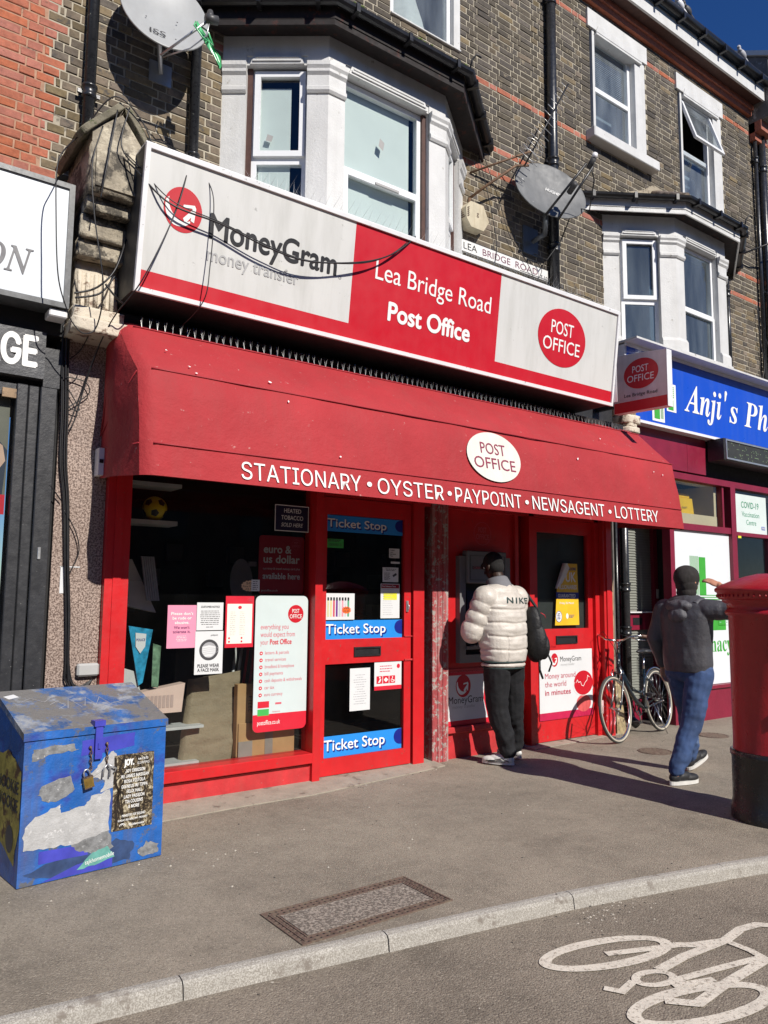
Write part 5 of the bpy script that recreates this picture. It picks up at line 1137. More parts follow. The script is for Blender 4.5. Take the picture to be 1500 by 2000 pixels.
# main fascia sign
sg = root('shop_sign', 'long light box sign, grey-white and red, reading money transfer and post office', 'sign', (4.1, 5.0, 3.5))
SF = Frame((0, 4.97, 3.54), (1, 0, 0), (0, -.12, .96)); H = .967
q = MB(); q.hexa([(1.575, 4.975, 3.53), (6.64, 4.975, 3.53), (6.64, 5.46, 3.53), (1.575, 5.46, 3.53), (1.575, 4.855, 4.50), (6.64, 4.855, 4.50), (6.64, 5.46, 4.50), (1.575, 5.46, 4.50)]); q.build('casing', mat('casing_dark', (.03, .03, .032), .6, var=.2), sg)
q = MB(); q.frect(SF, 1.60, 3.28, .125, H - .03, n=.004); q.build('money_panel', m_signwht, sg); q = MB(); q.frect(SF, 4.905, 6.615, .125, H - .03, n=.004); q.build('office_panel', m_signwht, sg)
q = MB(); q.frect(SF, 3.28, 4.905, .0, H - .03, n=.004); q.frect(SF, 1.60, 3.28, .0, .125, n=.004); q.frect(SF, 4.905, 6.615, .0, .125, n=.004); q.build('red_panel', m_signred, sg)
q = MB(); pane_frame(q, SF, 1.572, 6.643, -.028, H + .002, -.01, .022, .032); q.build('trim', m_frame, sg)
q = MB(); q.box(1.572, 6.643, 4.84, 5.46, 4.503, 4.512); q.box(6.6405, 6.645, 4.9, 5.45, 3.55, 4.5); q.build('top_flashing', m_frame, sg)
globe_logo(sg, SF, 1.862, .60, .138, .155, n=.006)
q = MB(); q.text(SF, 'MoneyGram', 2.065, .468, .172, 3.125, n=.007, bold=.03, res=6); q.fring(SF, 3.165, .46, .012, .012, .003, n=.007, seg=14); q.build('lettering', m_black, sg)
q = MB(); q.text(SF, 'money transfer', 2.06, .308, .092, 2.80, n=.007, bold=.018, res=5); q.build('faded_lettering', m_greyt, sg)
q = MB(); q.text(SF, 'Lea Bridge Road', 3.50, .54, .152, 4.80, n=.007, res=6); q.text(SF, 'Post Office', 3.66, .235, .148, 4.565, n=.007, bold=.045, res=6); q.build('white_lettering', m_white, sg)
po_logo(sg, SF, 5.79, .52, .35, .285, m_signred, m_white, n=.007)
spikes(sg, 2.35, 6.6, 4.90, 4.515, 62, .15, .12, thick=.0017)

# projecting sign
pj = root('projecting_sign', 'square post office sign sticking out from the wall beside the pharmacy sign', 'sign', (7.04, 4.9, 3.5))
PX = 6.99
q = MB(); q.hexa([(PX, 4.53, 3.49), (PX + .09, 4.53, 3.49), (PX + .09, 5.20, 3.52), (PX, 5.20, 3.52), (PX, 4.53, 4.10), (PX + .09, 4.53, 4.10), (PX + .09, 5.20, 4.18), (PX, 5.20, 4.18)]); q.build('casing', m_frame, pj)
PF = Frame((PX - .002, 5.20, 3.52), (0, -1, 0), (0, 0, 1)); q = MB(); q.add([PF.p(.005, .115), PF.p(.665, .09), PF.p(.665, .575), PF.p(.005, .65)], [(0, 1, 2, 3)]); q.build('white_face', mat('sign_white_face', (.62, .60, .59), .45, streak=((.4, .38, .37), .4, 9)), pj)
q = MB(); q.add([PF.p(.005, .0), PF.p(.665, -.025), PF.p(.665, .09), PF.p(.005, .115)], [(0, 1, 2, 3)]); q.build('red_foot', m_signred, pj)
PF2 = Frame((PX - .002, 5.20, 3.52), (0, -1, -.05), (0, -.05, 1)); po_logo(pj, PF2, .335, .405, .215, .165, m_signred, m_white, n=.002); q = MB(); q.text(PF2, 'Lea Bridge Road', .13, .165, .036, .54, n=.002, bold=.01); q.build('lettering', m_black, pj)
q = MB(); q.box(7.0, 7.05, 5.2, 5.46, 3.6, 3.65); q.box(7.0, 7.05, 5.2, 5.46, 4.0, 4.05); q.build('bracket', m_cable, pj); spikes(pj, 6.99, 7.07, 4.9, 4.15, 6, .1, .3)
# ------------------------------------------------------------------ granite pilaster with its console
cp = root('corbel', 'weathered stone console with a small gabled top between the two shop signs', 'corbel', (1.43, 5.4, 3.2))
q = MB(); q.box(1.265, 1.598, 5.46, 5.75, 0, 3.24); q.build('granite_shaft', m_granite, cp)
def irreg(x0, x1, y0, y1, z0, z1, seed, cuts=5, amp=.008):
    bm = bmesh.new(); bmesh.ops.create_cube(bm, size=1); bmesh.ops.subdivide_edges(bm, edges=bm.edges[:], cuts=cuts, use_grid_fill=True)
    for v in bm.verts:
        p = Vector(((x0 + x1) / 2 + v.co.x * (x1 - x0), (y0 + y1) / 2 + v.co.y * (y1 - y0), (z0 + z1) / 2 + v.co.z * (z1 - z0))); n = noise.noise_vector(p * 9 + Vector((seed, 0, 0))) * amp; v.co = p + n
    return bm
m_peel = mat('peeling_cream_paint', (.64, .57, .46), .8, var=.12, vs=9, bump=.8, bs=35, dirt=((.22, .15, .11), .42, 9))
for k, (a, b, c, d, z0, z1, m) in enumerate(((1.25, 1.60, 5.16, 5.7, 3.24, 3.33, m_peel), (1.262, 1.59, 5.20, 5.7, 3.335, 3.42, m_peel), (1.285, 1.575, 5.33, 5.7, 3.425, 3.78, m_peel), (1.27, 1.585, 5.24, 5.7, 3.785, 3.90, m_stone), (1.275, 1.585, 5.20, 5.7, 3.905, 4.06, m_stone), (1.285, 1.60, 5.12, 5.7, 4.065, 4.16, m_stone), (1.28, 1.62, 5.05, 5.7, 4.165, 4.50, m_stone))):
    q = MB(); q.bm(irreg(a, b, c, d, z0, z1, k * 3), 0, True); o = q.build('moulding' if z1 - z0 < .2 else 'console_block', m, cp)
q = MB(); q.box(1.31, 1.585, 5.035, 5.05, 4.20, 4.46); q.build('sunk_panel', m_stone, cp)
for k in range(5):
    q = MB(); x = 1.315 + k * .055; q.tube([(x, 5.325, 3.45), (x, 5.325, 3.70)], .016, 8); q.build('flute', m_peel, cp)
q = MB(); q.fpoly(FY(5.05), [(1.28, 4.5), (1.62, 4.5), (1.62, 4.56), (1.47, 4.76), (1.28, 4.58)], -.6, 0); q.build('gable', m_stone, cp)
for (a, b, c, d) in ((1.22, 4.52, 1.475, 4.80), (1.475, 4.80, 1.70, 4.48)):
    L_ = Vector((c - a, 0, d - b)); F = Frame((a, 5.02, b), L_, L_.cross(Vector((0, 1, 0))).normalized() if (c - a) < 0 else Vector((-L_.z, 0, L_.x))); q = MB()
    bm = irreg(0, L_.length, 0, .66, 0, .045, 4, 5, .006); M4 = Matrix.Translation((a, 5.02, b)) @ Matrix.Rotation(-math.atan2(L_.z, L_.x), 4, 'Y'); q.bm(bm, 0, True, M4); q.build('coping', mat('mossy_stone', (.20, .18, .13), .95, var=.3, vs=12, bump=1, bs=40, dirt=((.08, .09, .04), .35, 14)), cp)
spikes(cp, 1.30, 1.62, 5.3, 4.66, 7, .16, .1)
cr = root('corbel', 'small stub of cream stone moulding showing under the right end of the long sign', 'corbel', (7.4, 5.4, 3.4))
for k, (a, b, z0, z1) in enumerate(((7.36, 7.56, 3.40, 3.46), (7.38, 7.52, 3.465, 3.50), (7.36, 7.58, 3.505, 3.60), (7.36, 7.50, 3.605, 4.15))):
    q = MB(); q.bm(irreg(a, b, 5.28, 5.7, z0, z1, k + 20, 3), 0, True); q.build('moulding', m_peel, cr)

# ------------------------------------------------------------------ neighbour shop, left
ls = root('black_shopfront', 'black painted shopfront at the left edge of the picture', 'shopfront', (.9, 5.4, 0))
q = MB(); q.box(-2, 1.14, 5.40, 5.55, 2.925, 3.245); q.build('name_board', mat('grey_black_board', (.05, .052, .058), .5, var=.3, vs=6, bump=.3, bs=18, dirt=((.2, .2, .2), .08, 16)), ls)
q = MB(); q.text(FY(5.40), 'GARAGE'[1:], .52, 3.0, .20, 1.085, n=.003, bold=.05, key=INTER); q.build('lettering', m_white, ls)
q = MB(); q.box(-2, 1.26, 5.42, 5.7, 3.245, 3.384); q.box(-2, 1.24, 5.50, 5.7, 2.88, 2.925); q.build('soffit', m_dark, ls)
for a, b, y in ((.985, 1.055, 5.43), (1.06, 1.125, 5.44), (1.13, 1.235, 5.42)):
    q = MB(); q.bev(a, b, y, 5.6, 0, 2.88, .006); q.build('frame_board', m_blkpaint, ls)
q = MB(); q.box(1.14, 1.245, 5.42, 5.6, 2.88, 3.15); q.build('frame_board', m_blkpaint, ls); q = MB(); q.box(1.235, 1.265, 5.50, 5.6, 0, 3.24); q.build('recess', m_dark, ls)
q = MB(); q.box(-2, .985, 5.46, 5.6, 0, .45); q.build('stall_riser', m_blkpaint, ls); q = MB(); q.box(-2, .985, 5.46, 5.6, 2.80, 2.88); q.build('rail', m_blkpaint, ls)
q = MB(); q.frect(FY(5.50), -2, .985, .45, 2.80); q.build('pane', m_shopglass, ls); q = MB(); q.box(-2, .98, 6.6, 6.65, 0, 2.9); q.box(-2, 1.2, 5.6, 6.65, -.03, 0.01); q.box(1.2, 1.25, 5.6, 6.65, 0, 2.9); q.box(-2, 1.2, 5.6, 6.65, 2.9, 2.95); q.build('inner_wall', m_int, ls)
q = MB(); q.box(.90, .985, 5.44, 5.46, 2.78, 2.84); q.build('rough_batten', mat('bare_timber', (.30, .21, .13)), ls)
q = MB(); q.bev(1.165, 1.185, 5.41, 5.42, 1.72, 1.80, .003); q.build('latch', m_gal, ls)
r, F, w, h = poster('poster', 'poster of a hand and dark clothes behind the left shop window, with a red foot', 'poster', .30, .965, 2.01, 2.82, 5.515, mat('poster_taupe', (.16, .15, .12), .5))
q = MB(); q.fpoly(F, [(-w, -h + .1), (w - .02, -h + .1), (w, .02), (w - .07, .1), (-w, .3)], .001); q.build('dark_clothes', mat('poster_navy', (.02, .03, .06), .5), r); q = MB(); q.fpoly(F, [(w - .16, .06), (w - .1, .10), (w - .03, .05), (w - .01, -.05), (w - .06, -.13), (w - .16, -.1)], .002); q.build('printed_hand', mat('poster_skin', (.62, .40, .30), .5), r)
q = MB(); q.frect(F, -w, w, -h, -h + .13, n=.002); q.build('red_foot', m_postr, r); q = MB(); q.text(F, 'print', w - .20, -h + .035, .06, w - .03, n=.004, key=MATHF, bold=.02); q.build('lettering', m_white, r)
s2 = root('shop_sign', 'pale blue-grey sign box at the far left ending in the letters ON', 'sign', (.3, 5.2, 3.3))
q = MB(); q.box(-2, 1.235, 5.255, 5.60, 3.385, 4.255); q.build('casing', mat('casing_grey', (.07, .075, .08), .5, var=.3, vs=10), s2); q = MB(); q.frect(FY(5.25), -2, 1.20, 3.42, 4.22); q.build('face', mat('sign_pale_blue', (.60, .64, .68), .4, var=.02, dirt=((.5, .52, .54), .05, 6)), s2)
q = MB(); pane_frame(q, FY(5.255), -2, 1.235, 3.385, 4.255, 0, .02, .036); q.build('trim', mat('tape_trim', (.09, .095, .10), .4, var=.4, vs=20, dirt=((.3, .3, .32), .15, 50)), s2)
q = MB(); q.text(FY(5.25), '\U0001D446\U0001D434\U0001D43F\U0001D442\U0001D441', .31, 3.56, .17, 1.0, n=.004, key=MATHF, bold=.015); q.build('lettering', mat('sign_grey_ink', (.12, .12, .13), .5), s2)
q = MB(); q.bev(1.12, 1.235, 5.26, 5.395, 3.325, 3.38, .008); o = q.build('floodlight', m_frame, label='small white floodlight under the corner of the pale blue sign', cat='lamp'); centre_origin(o)

# ------------------------------------------------------------------ pharmacy, right
m_mar = mat('maroon_paint', (.21, .012, .035), .4, var=.12, vs=5, bump=.15, bs=25, dirt=((.30, .10, .10), .06, 26))
ph = root('shopfront', 'maroon pharmacy shopfront at the right with white panel and covered door', 'shopfront', (9, 5.5, 0))
q = MB(); q.box(7.60, 8.82, 5.47, 5.6, 3.1, 3.56); q.box(8.825, 9.25, 5.47, 5.6, 3.1, 3.56); q.build('fascia', m_mar, ph); q = MB(); q.box(9.25, 14, 5.50, 5.6, 3.10, 3.56); q.box(7.6, 14, 5.50, 5.6, 3.04, 3.10); q.build('fascia_recess', m_dark, ph)
q = MB(); q.box(8.40, 14, 5.45, 5.56, 3.0 - .01, 3.07); q.box(8.40, 9.80, 5.46, 5.56, 2.36, 2.44); q.box(9.9, 14, 5.46, 5.56, 2.35, 2.40); q.box(8.36, 8.45, 5.45, 5.56, 0, 3.0); q.box(9.78, 9.90, 5.45, 5.56, 0, 2.99); q.box(9.62, 9.66, 5.48, 5.56, 2.44, 2.99); q.box(10.82, 10.9, 5.46, 5.56, 1.1, 2.35); q.build('frame', m_mar, ph)
q = MB(); q.box(8.45, 9.78, 5.46, 5.6, 0, .38); q.box(9.9, 14, 5.46, 5.6, 0, 1.1); q.build('stall_riser', m_mar, ph)
q = MB(); q.box(8.45, 9.78, 5.43, 5.56, .38, .42); q.build('sill', m_mar, ph)
q = MB(); q.frect(FY(5.52), 8.45, 9.62, 2.44, 2.99); q.build('pane', m_shopglass, ph); q = MB(); q.frect(FY(5.52), 9.9, 14, 2.40, 2.99); q.build('pane', m_shopglass, ph); q = MB(); q.frect(FY(5.52), 9.9, 14, 1.1, 2.35); q.build('pane', m_shopglass, ph)
m_cream2 = mat('cream_interior', (.62, .52, .34), .7, var=.08, vs=3)
q = MB(); q.box(8.3, 9.70, 6.1, 6.15, 2.3, 3.1); q.box(9.55, 9.60, 5.56, 6.1, 2.44, 3.0); q.box(8.4, 9.60, 5.56, 6.1, 2.42, 2.44); q.build('display_back', m_cream2, ph); q = MB(); q.box(8.4, 9.56, 5.53, 5.55, 2.445, 2.58); q.build('kick_board', m_cream2, ph); q = MB(); q.box(8.3, 9.62, 5.56, 6.15, 3.0, 3.03); q.build('display_ceiling', m_cream, ph)
q = MB(); q.hexa([(8.5, 6.02, 2.70), (9.55, 6.02, 2.86), (9.55, 6.08, 2.86), (8.5, 6.08, 2.70), (8.5, 6.02, 2.76), (9.55, 6.02, 2.92), (9.55, 6.08, 2.92), (8.5, 6.08, 2.76)]); q.build('duct', mat('brown_duct', (.2, .14, .08), .6), ph)
yb_ = root('sharps_box', 'yellow plastic box standing in the small window over the pharmacy panel', 'box', (8.95, 5.75, 2.44)); q = MB(); q.hexa([(8.82, 5.62, 2.44), (9.20, 5.62, 2.44), (9.20, 5.85, 2.44), (8.82, 5.85, 2.44), (8.84, 5.64, 2.80), (9.17, 5.64, 2.80), (9.17, 5.83, 2.80), (8.84, 5.83, 2.80)]); q.build('body', m_yellow, yb_); q = MB(); q.bev(8.86, 9.15, 5.66, 5.81, 2.80, 2.86, .01); q.build('lid', m_yellow, yb_); q = MB(); F = FY(5.619); q.text(F, 'SHARPS', 8.9, 2.66, .025, 9.02, n=.002); q.fring(F, 9.0, 2.57, .02, .02, .003, n=.002, seg=16); q.build('lettering', m_ink, yb_)
q = MB(); q.box(9.7, 14, 7.0, 7.05, 0, 3.1); q.box(8.2, 14, 5.6, 7.05, -.03, .01); q.box(9.62, 14, 5.6, 7.05, 3.06, 3.1); q.build('inner_wall', m_int, ph)
# panel
r, F, w, h = poster('sign', 'large white pharmacy panel with green striped cross behind the walking person', 'sign', 8.455, 9.775, .425, 2.355, 5.50, mat('panel_white', (.70, .73, .76), .4, var=.02))
gm = mat('cross_green', (.05, .36, .04), .45); F0 = FY(5.498)
q = MB(); q.frect(F0, 9.04, 9.19, 1.55, 2.03, n=.002); q.frect(F0, 9.19, 9.62, 1.10, 1.38, n=.002)
for k in range(9): q.frect(F0, 8.84 + k * .022, 8.849 + k * .022, 1.55, 2.04, n=.002)
for k in range(8): q.frect(F0, 9.04, 9.52, 1.36 + k * .026, 1.37 + k * .026, n=.002)
q.build('cross', gm, r); q = MB(); q.text(F0, '\U0001D5C9\U0001D5C1\U0001D5BA\U0001D5CB\U0001D5C6' if 0 else '\U0001D429\U0001D421\U0001D41A\U0001D42B\U0001D426\U0001D41A\U0001D41C\U0001D432', 8.66, .83, .20, 9.74, n=.002, key=MATHF); q.build('lettering', gm, r)
q = MB(); pane_frame(q, F0, 9.44, 9.72, 1.16, 1.45, .001, .002, .006); q.text(F0, 'OPENING', 9.48, 1.40, .03, 9.62, n=.003); lines(q, F0, 9.47, 9.52, 1.37, 1.2, 7, seed=2, h=.01, nn=.003); lines(q, F0, 9.6, 9.68, 1.37, 1.2, 7, seed=3, h=.01, nn=.003); q.build('opening_times', mat('pale_green_ink', (.30, .50, .40), .5), r)
r, F, w, h = poster('notice', 'pale green vaccination centre notice high in the pharmacy window', 'notice', 9.935, 10.79, 2.405, 2.93, 5.50, mat('notice_mint', (.62, .70, .68), .5, var=.04, vs=4))
q = MB(); q.text(F, 'COVID-19', -.24, .08, .085, .22, n=.001, bold=.01); q.text(F, 'Vaccination', -.23, -.04, .07, .23, n=.001); q.text(F, 'Centre', -.12, -.15, .07, .14, n=.001); q.build('lettering', mat('dark_green_ink', (.02, .25, .12), .5), r); q = MB(); q.frect(F, w - .15, w - .05, -h + .06, -h + .11, n=.001); q.build('blue_tag', mat('nhs_blue', (.15, .2, .5), .5), r); q = MB(); q.text(F, 'NHS', w - .14, -h + .07, .03, w - .06, n=.003, bold=.03, shear=.2); q.build('tag_lettering', m_white, r)
q = MB(); q.box(9.93, 10.8, 5.53, 5.54, 2.93, 3.0); q.build('upper_sheet', mat('grey_sheet', (.2, .23, .22), .6), ph)
r, F, w, h = poster('sticker', 'small white sticker at the lower edge of the pharmacy window by the post box', 'sticker', 10.10, 10.32, 1.36, 1.48, 5.50, m_paper); q = MB(); lines(q, F, -.08, .08, .035, -.035, 4, seed=3, h=.008); q.build('lettering', m_inkg, r)
r, F, w, h = poster('sticker', 'tiny yellow sticker in the corner of the pharmacy window frame', 'sticker', 9.905, 9.985, 2.315, 2.345, 5.44, m_lemon)
# covered door, set back
q = MB(); q.frect(FY(5.93), 8.10, 8.64, .12, 2.6); q.build('door_mesh', mat('grey_mesh', (.24, .25, .22), .8, var=.08, bump=.4, bs=160), ph); q = MB()
q.box(8.04, 8.10, 5.88, 5.98, 0, 2.7); q.box(8.64, 8.72, 5.88, 5.98, 0, 2.7); q.box(8.10, 8.64, 5.90, 5.98, 1.11, 1.33); q.box(8.10, 8.64, 5.90, 5.98, 0, .26); q.build('side_door', m_mar, ph)
for k in range(74): 
    pass
q = MB()
for k in range(70): z = .28 + k * .033; q.box(8.10, 8.64, 5.918, 5.925, z, z + .006) if not 1.09 < z < 1.35 else None
q.build('mesh_rib', mat('mesh_rib', (.30, .31, .28), .8), ph, kind='stuff')
q = MB(); pane_frame(q, FY(5.90), 8.20, 8.38, 1.17, 1.26, 0, .004, .012); q.fbox(FY(5.90), 8.212, 8.368, 1.182, 1.248, 0, .002); q.build('letterbox', m_black, ph); q = MB(); q.box(8.10, 8.64, 5.86, 5.90, 1.32, 1.335); q.build('weather_bar', m_frame, ph)
q = MB(); q.text(FY(5.92), 'EH', 8.36, .62, .1, 8.52, n=.004); pane_frame(q, FY(5.92), 8.30, 8.58, .57, .77, .004, .006, .008); q.build('scratched_tag', mat('mesh_scratch', (.08, .085, .08), .8), ph)
q = MB(); q.box(8.72, 8.74, 5.56, 5.95, 0, 2.7); q.box(7.5, 8.36, 5.60, 5.98, 2.6, 2.7); q.build('porch_side', m_dark, ph); q = MB(); q.box(8.66, 8.68, 5.84, 5.87, 1.5, 1.62); q.build('lock', m_gal, ph)
nr, F, w, h = poster('house_number', 'small cream plate with black figures on the frame beside the black drainpipe', 'number plate', 7.985, 8.03, 1.60, 1.92, 5.87, m_cream); q = MB(); [q.text(F, s_, -.012, .09 - k * .075, .045, .012, n=.001, bold=.03) for k, s_ in enumerate('443')]; q.build('lettering', m_ink, nr)
# pharmacy sign
bs = root('shop_sign', 'bright blue pharmacy sign with white italic lettering at the right edge', 'sign', (9.5, 5.4, 3.55))
q = MB(); q.box(7.42, 14, 5.355, 5.6, 3.56, 4.46); q.build('casing', m_frame, bs); q = MB(); q.frect(FY(5.35), 7.45, 14, 3.59, 4.44); q.build('face', mat('royal_blue', (.008, .07, .52), .35, var=.04, vs=2, streak=((.05, .12, .5), .35, 9)), bs); q = MB(); q.box(7.42, 14, 5.335, 5.354, 3.555, 3.588); q.box(7.42, 14, 5.335, 5.354, 4.442, 4.475); q.build('trim', m_frame, bs)
q = MB(); F = FY(5.35); q.text(F, '\U0001D468\U0001D48F\U0001D48B\U0001D48A', 8.60, 3.84, .36, 9.46, n=.004, key=MATHF, bold=.004, slope=.0); q.text(F, '\U0001D494', 9.64, 3.84, .34, 9.86, n=.004, key=MATHF); q.text(F, '\U0001D477\U0001D489\U0001D482\U0001D493\U0001D48E\U0001D482\U0001D484\U0001D49A', 10.02, 3.84, .36, 12.3, n=.004, key=MATHF)
q.fpoly(F, [(9.55, 4.22), (9.60, 4.22), (9.57, 4.12), (9.54, 4.10)], .004); q.fell(F, 9.578, 4.22, .028, .032, .0045, seg=14); q.build('lettering', m_white, bs)
q = MB(); q.frect(F, 8.22, 8.42, 3.78, 4.13, n=.003); q.frect(F, 7.92, 8.17, 3.62, 3.86, n=.003); q.build('white_squares', m_white, bs); q = MB(); q.frect(F, 8.25, 8.36, 3.80, 3.93, n=.006); q.frect(F, 7.96, 8.07, 3.65, 3.80, n=.006); [q.frect(F, 8.26, 8.38, 3.96 + k * .025, 3.97 + k * .025, n=.006) for k in range(6)]; [q.frect(F, 8.09 + k * .012, 8.094 + k * .012, 3.66, 3.82, n=.006) for k in range(5)]; q.build('green_blocks', gm, bs)
q = MB(); q.box(7.40, 14, 5.17, 5.72, 4.478, 4.501); q.build('ledge', m_stucco, bs)
ld = root('led_display', 'long unlit scrolling message display hanging under the blue pharmacy sign', 'display', (10.4, 5.3, 3.25)); q = MB(); q.bev(9.25, 12.6, 5.21, 5.45, 3.27, 3.56, .01); q.build('casing', m_blkpaint, ld); q = MB(); pane_frame(q, FY(5.209), 9.27, 12.58, 3.285, 3.545, 0, .014, .02); q.build('bezel', m_gal, ld)
q = MB(); q.frect(FY(5.208), 9.29, 12.56, 3.305, 3.525); q.build('dot_panel', mat('led_panel', (.035, .035, .03), .5, var=.2, bump=.4, bs=200), ld); q = MB(); rr_ = random.Random(6)
for a in range(150):
    for b in range(9):
        if rr_.random() < (.35 if (a // 9) % 2 and b in (2, 5) else .08): q.frect(FY(5.206), 9.33 + a * .021, 9.342 + a * .021, 3.325 + b * .022, 3.333 + b * .022, n=.001)
q.build('led_dots', mat('led_green', (.30, .42, .22), .4), ld, kind='stuff')

# ------------------------------------------------------------------ rainwater pipes
def pipe(label, x, y, z0, z1, r=.045, collars=(), group=None, foot=None):
    t = root('drainpipe', label, 'drainpipe', (x, y, z0), group); q = MB(); q.tube([(x, y, z0), (x, y, z1)], r, 14); q.build('pipe', m_pipe, t)
    for z in collars:
        q = MB(); q.lathe(x, y, [(r + .001, z - .045), (r + .012, z - .04), (r + .012, z - .02), (r + .008, z - .015), (r + .008, z + .035), (r + .016, z + .04), (r + .016, z + .055), (r + .001, z + .055)], 18); q.box(x - r - .04, x + r + .04, y + .01, y + .03, z - .01, z + .02); q.build('collar', m_pipe, t)
    if foot: q = MB(); q.tube(foot, r, 12); q.build('shoe', m_pipe, t)
    return t
pipe('black cast iron downpipe left of the big dish, flecked with paint', 1.40, 5.68, 4.3, 9.4, .042, (5.24, 7.1))
pipe('black downpipe just right of the big dish, partly hidden behind it', 2.225, 5.68, 4.45, 9.4, .042, (5.0, 6.9))
pipe('tall black downpipe between the street nameplate and the upper window', 6.60, 5.68, 4.5, 9.4, .06, (5.5, 6.55, 8.6))
pipe('black downpipe at the far right edge of the wall', 11.52, 5.68, 4.2, 9.3, .055, (6.2, 8.2))
pipe('thin black pipe beside the far right downpipe', 11.34, 5.69, 4.8, 8.75, .03, (8.3,))
pipe('black downpipe reaching the pavement behind the bicycle', 7.60, 5.56, .22, 3.2, .05, (1.62, 1.12), foot=[(7.60, 5.56, .24), (7.60, 5.54, .14), (7.59, 5.44, .08)])
pipe('thin dark pipe between the bare batten and the thick drainpipe', 7.46, 5.57, .0, 2.6, .02)
pipe('short black downpipe at the right side of the smaller bay', 10.36, 5.70, 4.55, 6.1, .035, (5.9,))
br = root('wall_bracket', 'old iron bracket arm fixed to the wall right of the smaller bay', 'bracket', (10.9, 5.7, 6.5)); q = MB(); q.box(10.62, 10.66, 5.72, 5.748, 6.30, 6.62); q.tube([(10.64, 5.72, 6.55), (11.1, 5.4, 6.78), (11.5, 5.3, 6.95)], .014, 6); q.build('arm', m_cable, br)

# ------------------------------------------------------------------ street nameplate, alarm box
sn = root('street_nameplate', 'white street nameplate reading LEA BRIDGE ROAD E.10 on the brick wall', 'street sign', (5.87, 5.73, 5.08)); F = FY(5.722)
q = MB(); q.box(5.18, 6.535, 5.722, 5.748, 5.10, 5.24); q.build('plate', mat('enamel_white', (.74, .73, .70), .35, var=.04, vs=8, dirt=((.35, .2, .12), .05, 30)), sn)
q = MB(); pane_frame(q, F, 5.18, 6.535, 5.10, 5.24, 0, .003, .005); q.text(F, 'LEA', 5.225, 5.135, .072, 5.42, n=.002, bold=-.006, res=4); q.text(F, 'E.10', 6.41, 5.117, .038, 6.52, n=.002, bold=.01); q.build('lettering', m_black, sn); q = MB(); q.text(F, 'BRIDGE', 5.50, 5.135, .072, 5.92, n=.002, bold=-.006, res=4); q.text(F, 'ROAD', 6.00, 5.135, .072, 6.36, n=.002, bold=-.006, res=4); q.build('faded_lettering', mat('faded_purple', (.16, .05, .09), .6, var=.3, vs=30), sn)
ab = root('alarm_box', 'dirty cream hexagonal alarm box on the wall by the bay', 'alarm', (5.33, 5.70, 5.4)); m_alarm = mat('aged_cream_plastic', (.52, .46, .33), .6, var=.12, vs=12, streak=((.3, .22, .12), .5, 20))
q = MB(); q.fpoly(FY(5.62), [(5.18, 5.42), (5.24, 5.34), (5.42, 5.34), (5.50, 5.46), (5.42, 5.62), (5.24, 5.62), (5.17, 5.54)], -.12, 0); q.build('case', m_alarm, ab); q = MB()
for k in range(5): q.hexa([(5.178 + k * .0, 5.64, 5.44 + k * .022), (5.20, 5.60, 5.44 + k * .022), (5.20, 5.73, 5.44 + k * .022), (5.165, 5.73, 5.44 + k * .022), (5.178, 5.64, 5.45 + k * .022), (5.20, 5.60, 5.45 + k * .022), (5.20, 5.73, 5.45 + k * .022), (5.165, 5.73, 5.45 + k * .022)])
q.build('louvre', m_brownw, ab); q = MB(); q.text(FY(5.62), 'g', 5.32, 5.48, .05, n=.002); q.build('mark', m_brownw, ab)

# ------------------------------------------------------------------ dishes and aerial
m_dish = mat('grey_dish', (.36, .37, .37), .45, var=.06, vs=4, streak=((.25, .25, .24), .35, 7), dirt=((.2, .2, .2), .02, 30)); m_dishm = mat('mottled_dish', (.12, .126, .132), .6, var=.2, vs=5, streak=((.24, .24, .235), .5, 9), dirt=((.5, .5, .5), .04, 16)); m_dishb = mat('dish_back', (.05, .05, .052), .6)
def dish(t, c, n, up, rw, rh, depth, m, thick=.014):
    n = Vector(n).normalized(); r_ = Vector(up).cross(n).normalized(); u = n.cross(r_).normalized(); c = Vector(c); q = MB(); R = 10; S = 48
    for side, off, flip in ((0, 0, False), (1, -thick, True)):
        vs = [c - n * depth + n * off]; fs = []
        for i in range(1, R + 1):
            f = i / R
            for j in range(S): a = 2 * math.pi * j / S; vs.append(c + r_ * rw * f * math.cos(a) + u * rh * f * math.sin(a) + n * (off - depth * (1 - f * f)))
        for j in range(S): k = (j + 1) % S; fs.append((0, 1 + j, 1 + k) if not flip else (0, 1 + k, 1 + j))
        for i in range(R - 1):
            for j in range(S): k = (j + 1) % S; a_, b_, c_, d_ = 1 + i * S + j, 1 + i * S + k, 1 + (i + 1) * S + k, 1 + (i + 1) * S + j; fs.append((a_, d_, c_, b_) if not flip else (a_, b_, c_, d_))
        q.add(vs, fs, side, True)
    rim = [c + r_ * rw * math.cos(2 * math.pi * j / S) + u * rh * math.sin(2 * math.pi * j / S) - n * thick / 2 for j in range(S)]; q.tube(rim, thick * .55, 6, 0, closed=True); q.build('reflector', [m, m_dishb], t); return r_, u, n
DC = Vector((1.87, 5.45, 6.0)); t = root('satellite_dish', 'large pale grey dish with the letters ISS, between the two left downpipes', 'satellite dish', tuple(DC)); r_, u, n = dish(t, DC, (-.10, -.90, .28), (0, 0, 1), .335, .395, .06, m_dish)
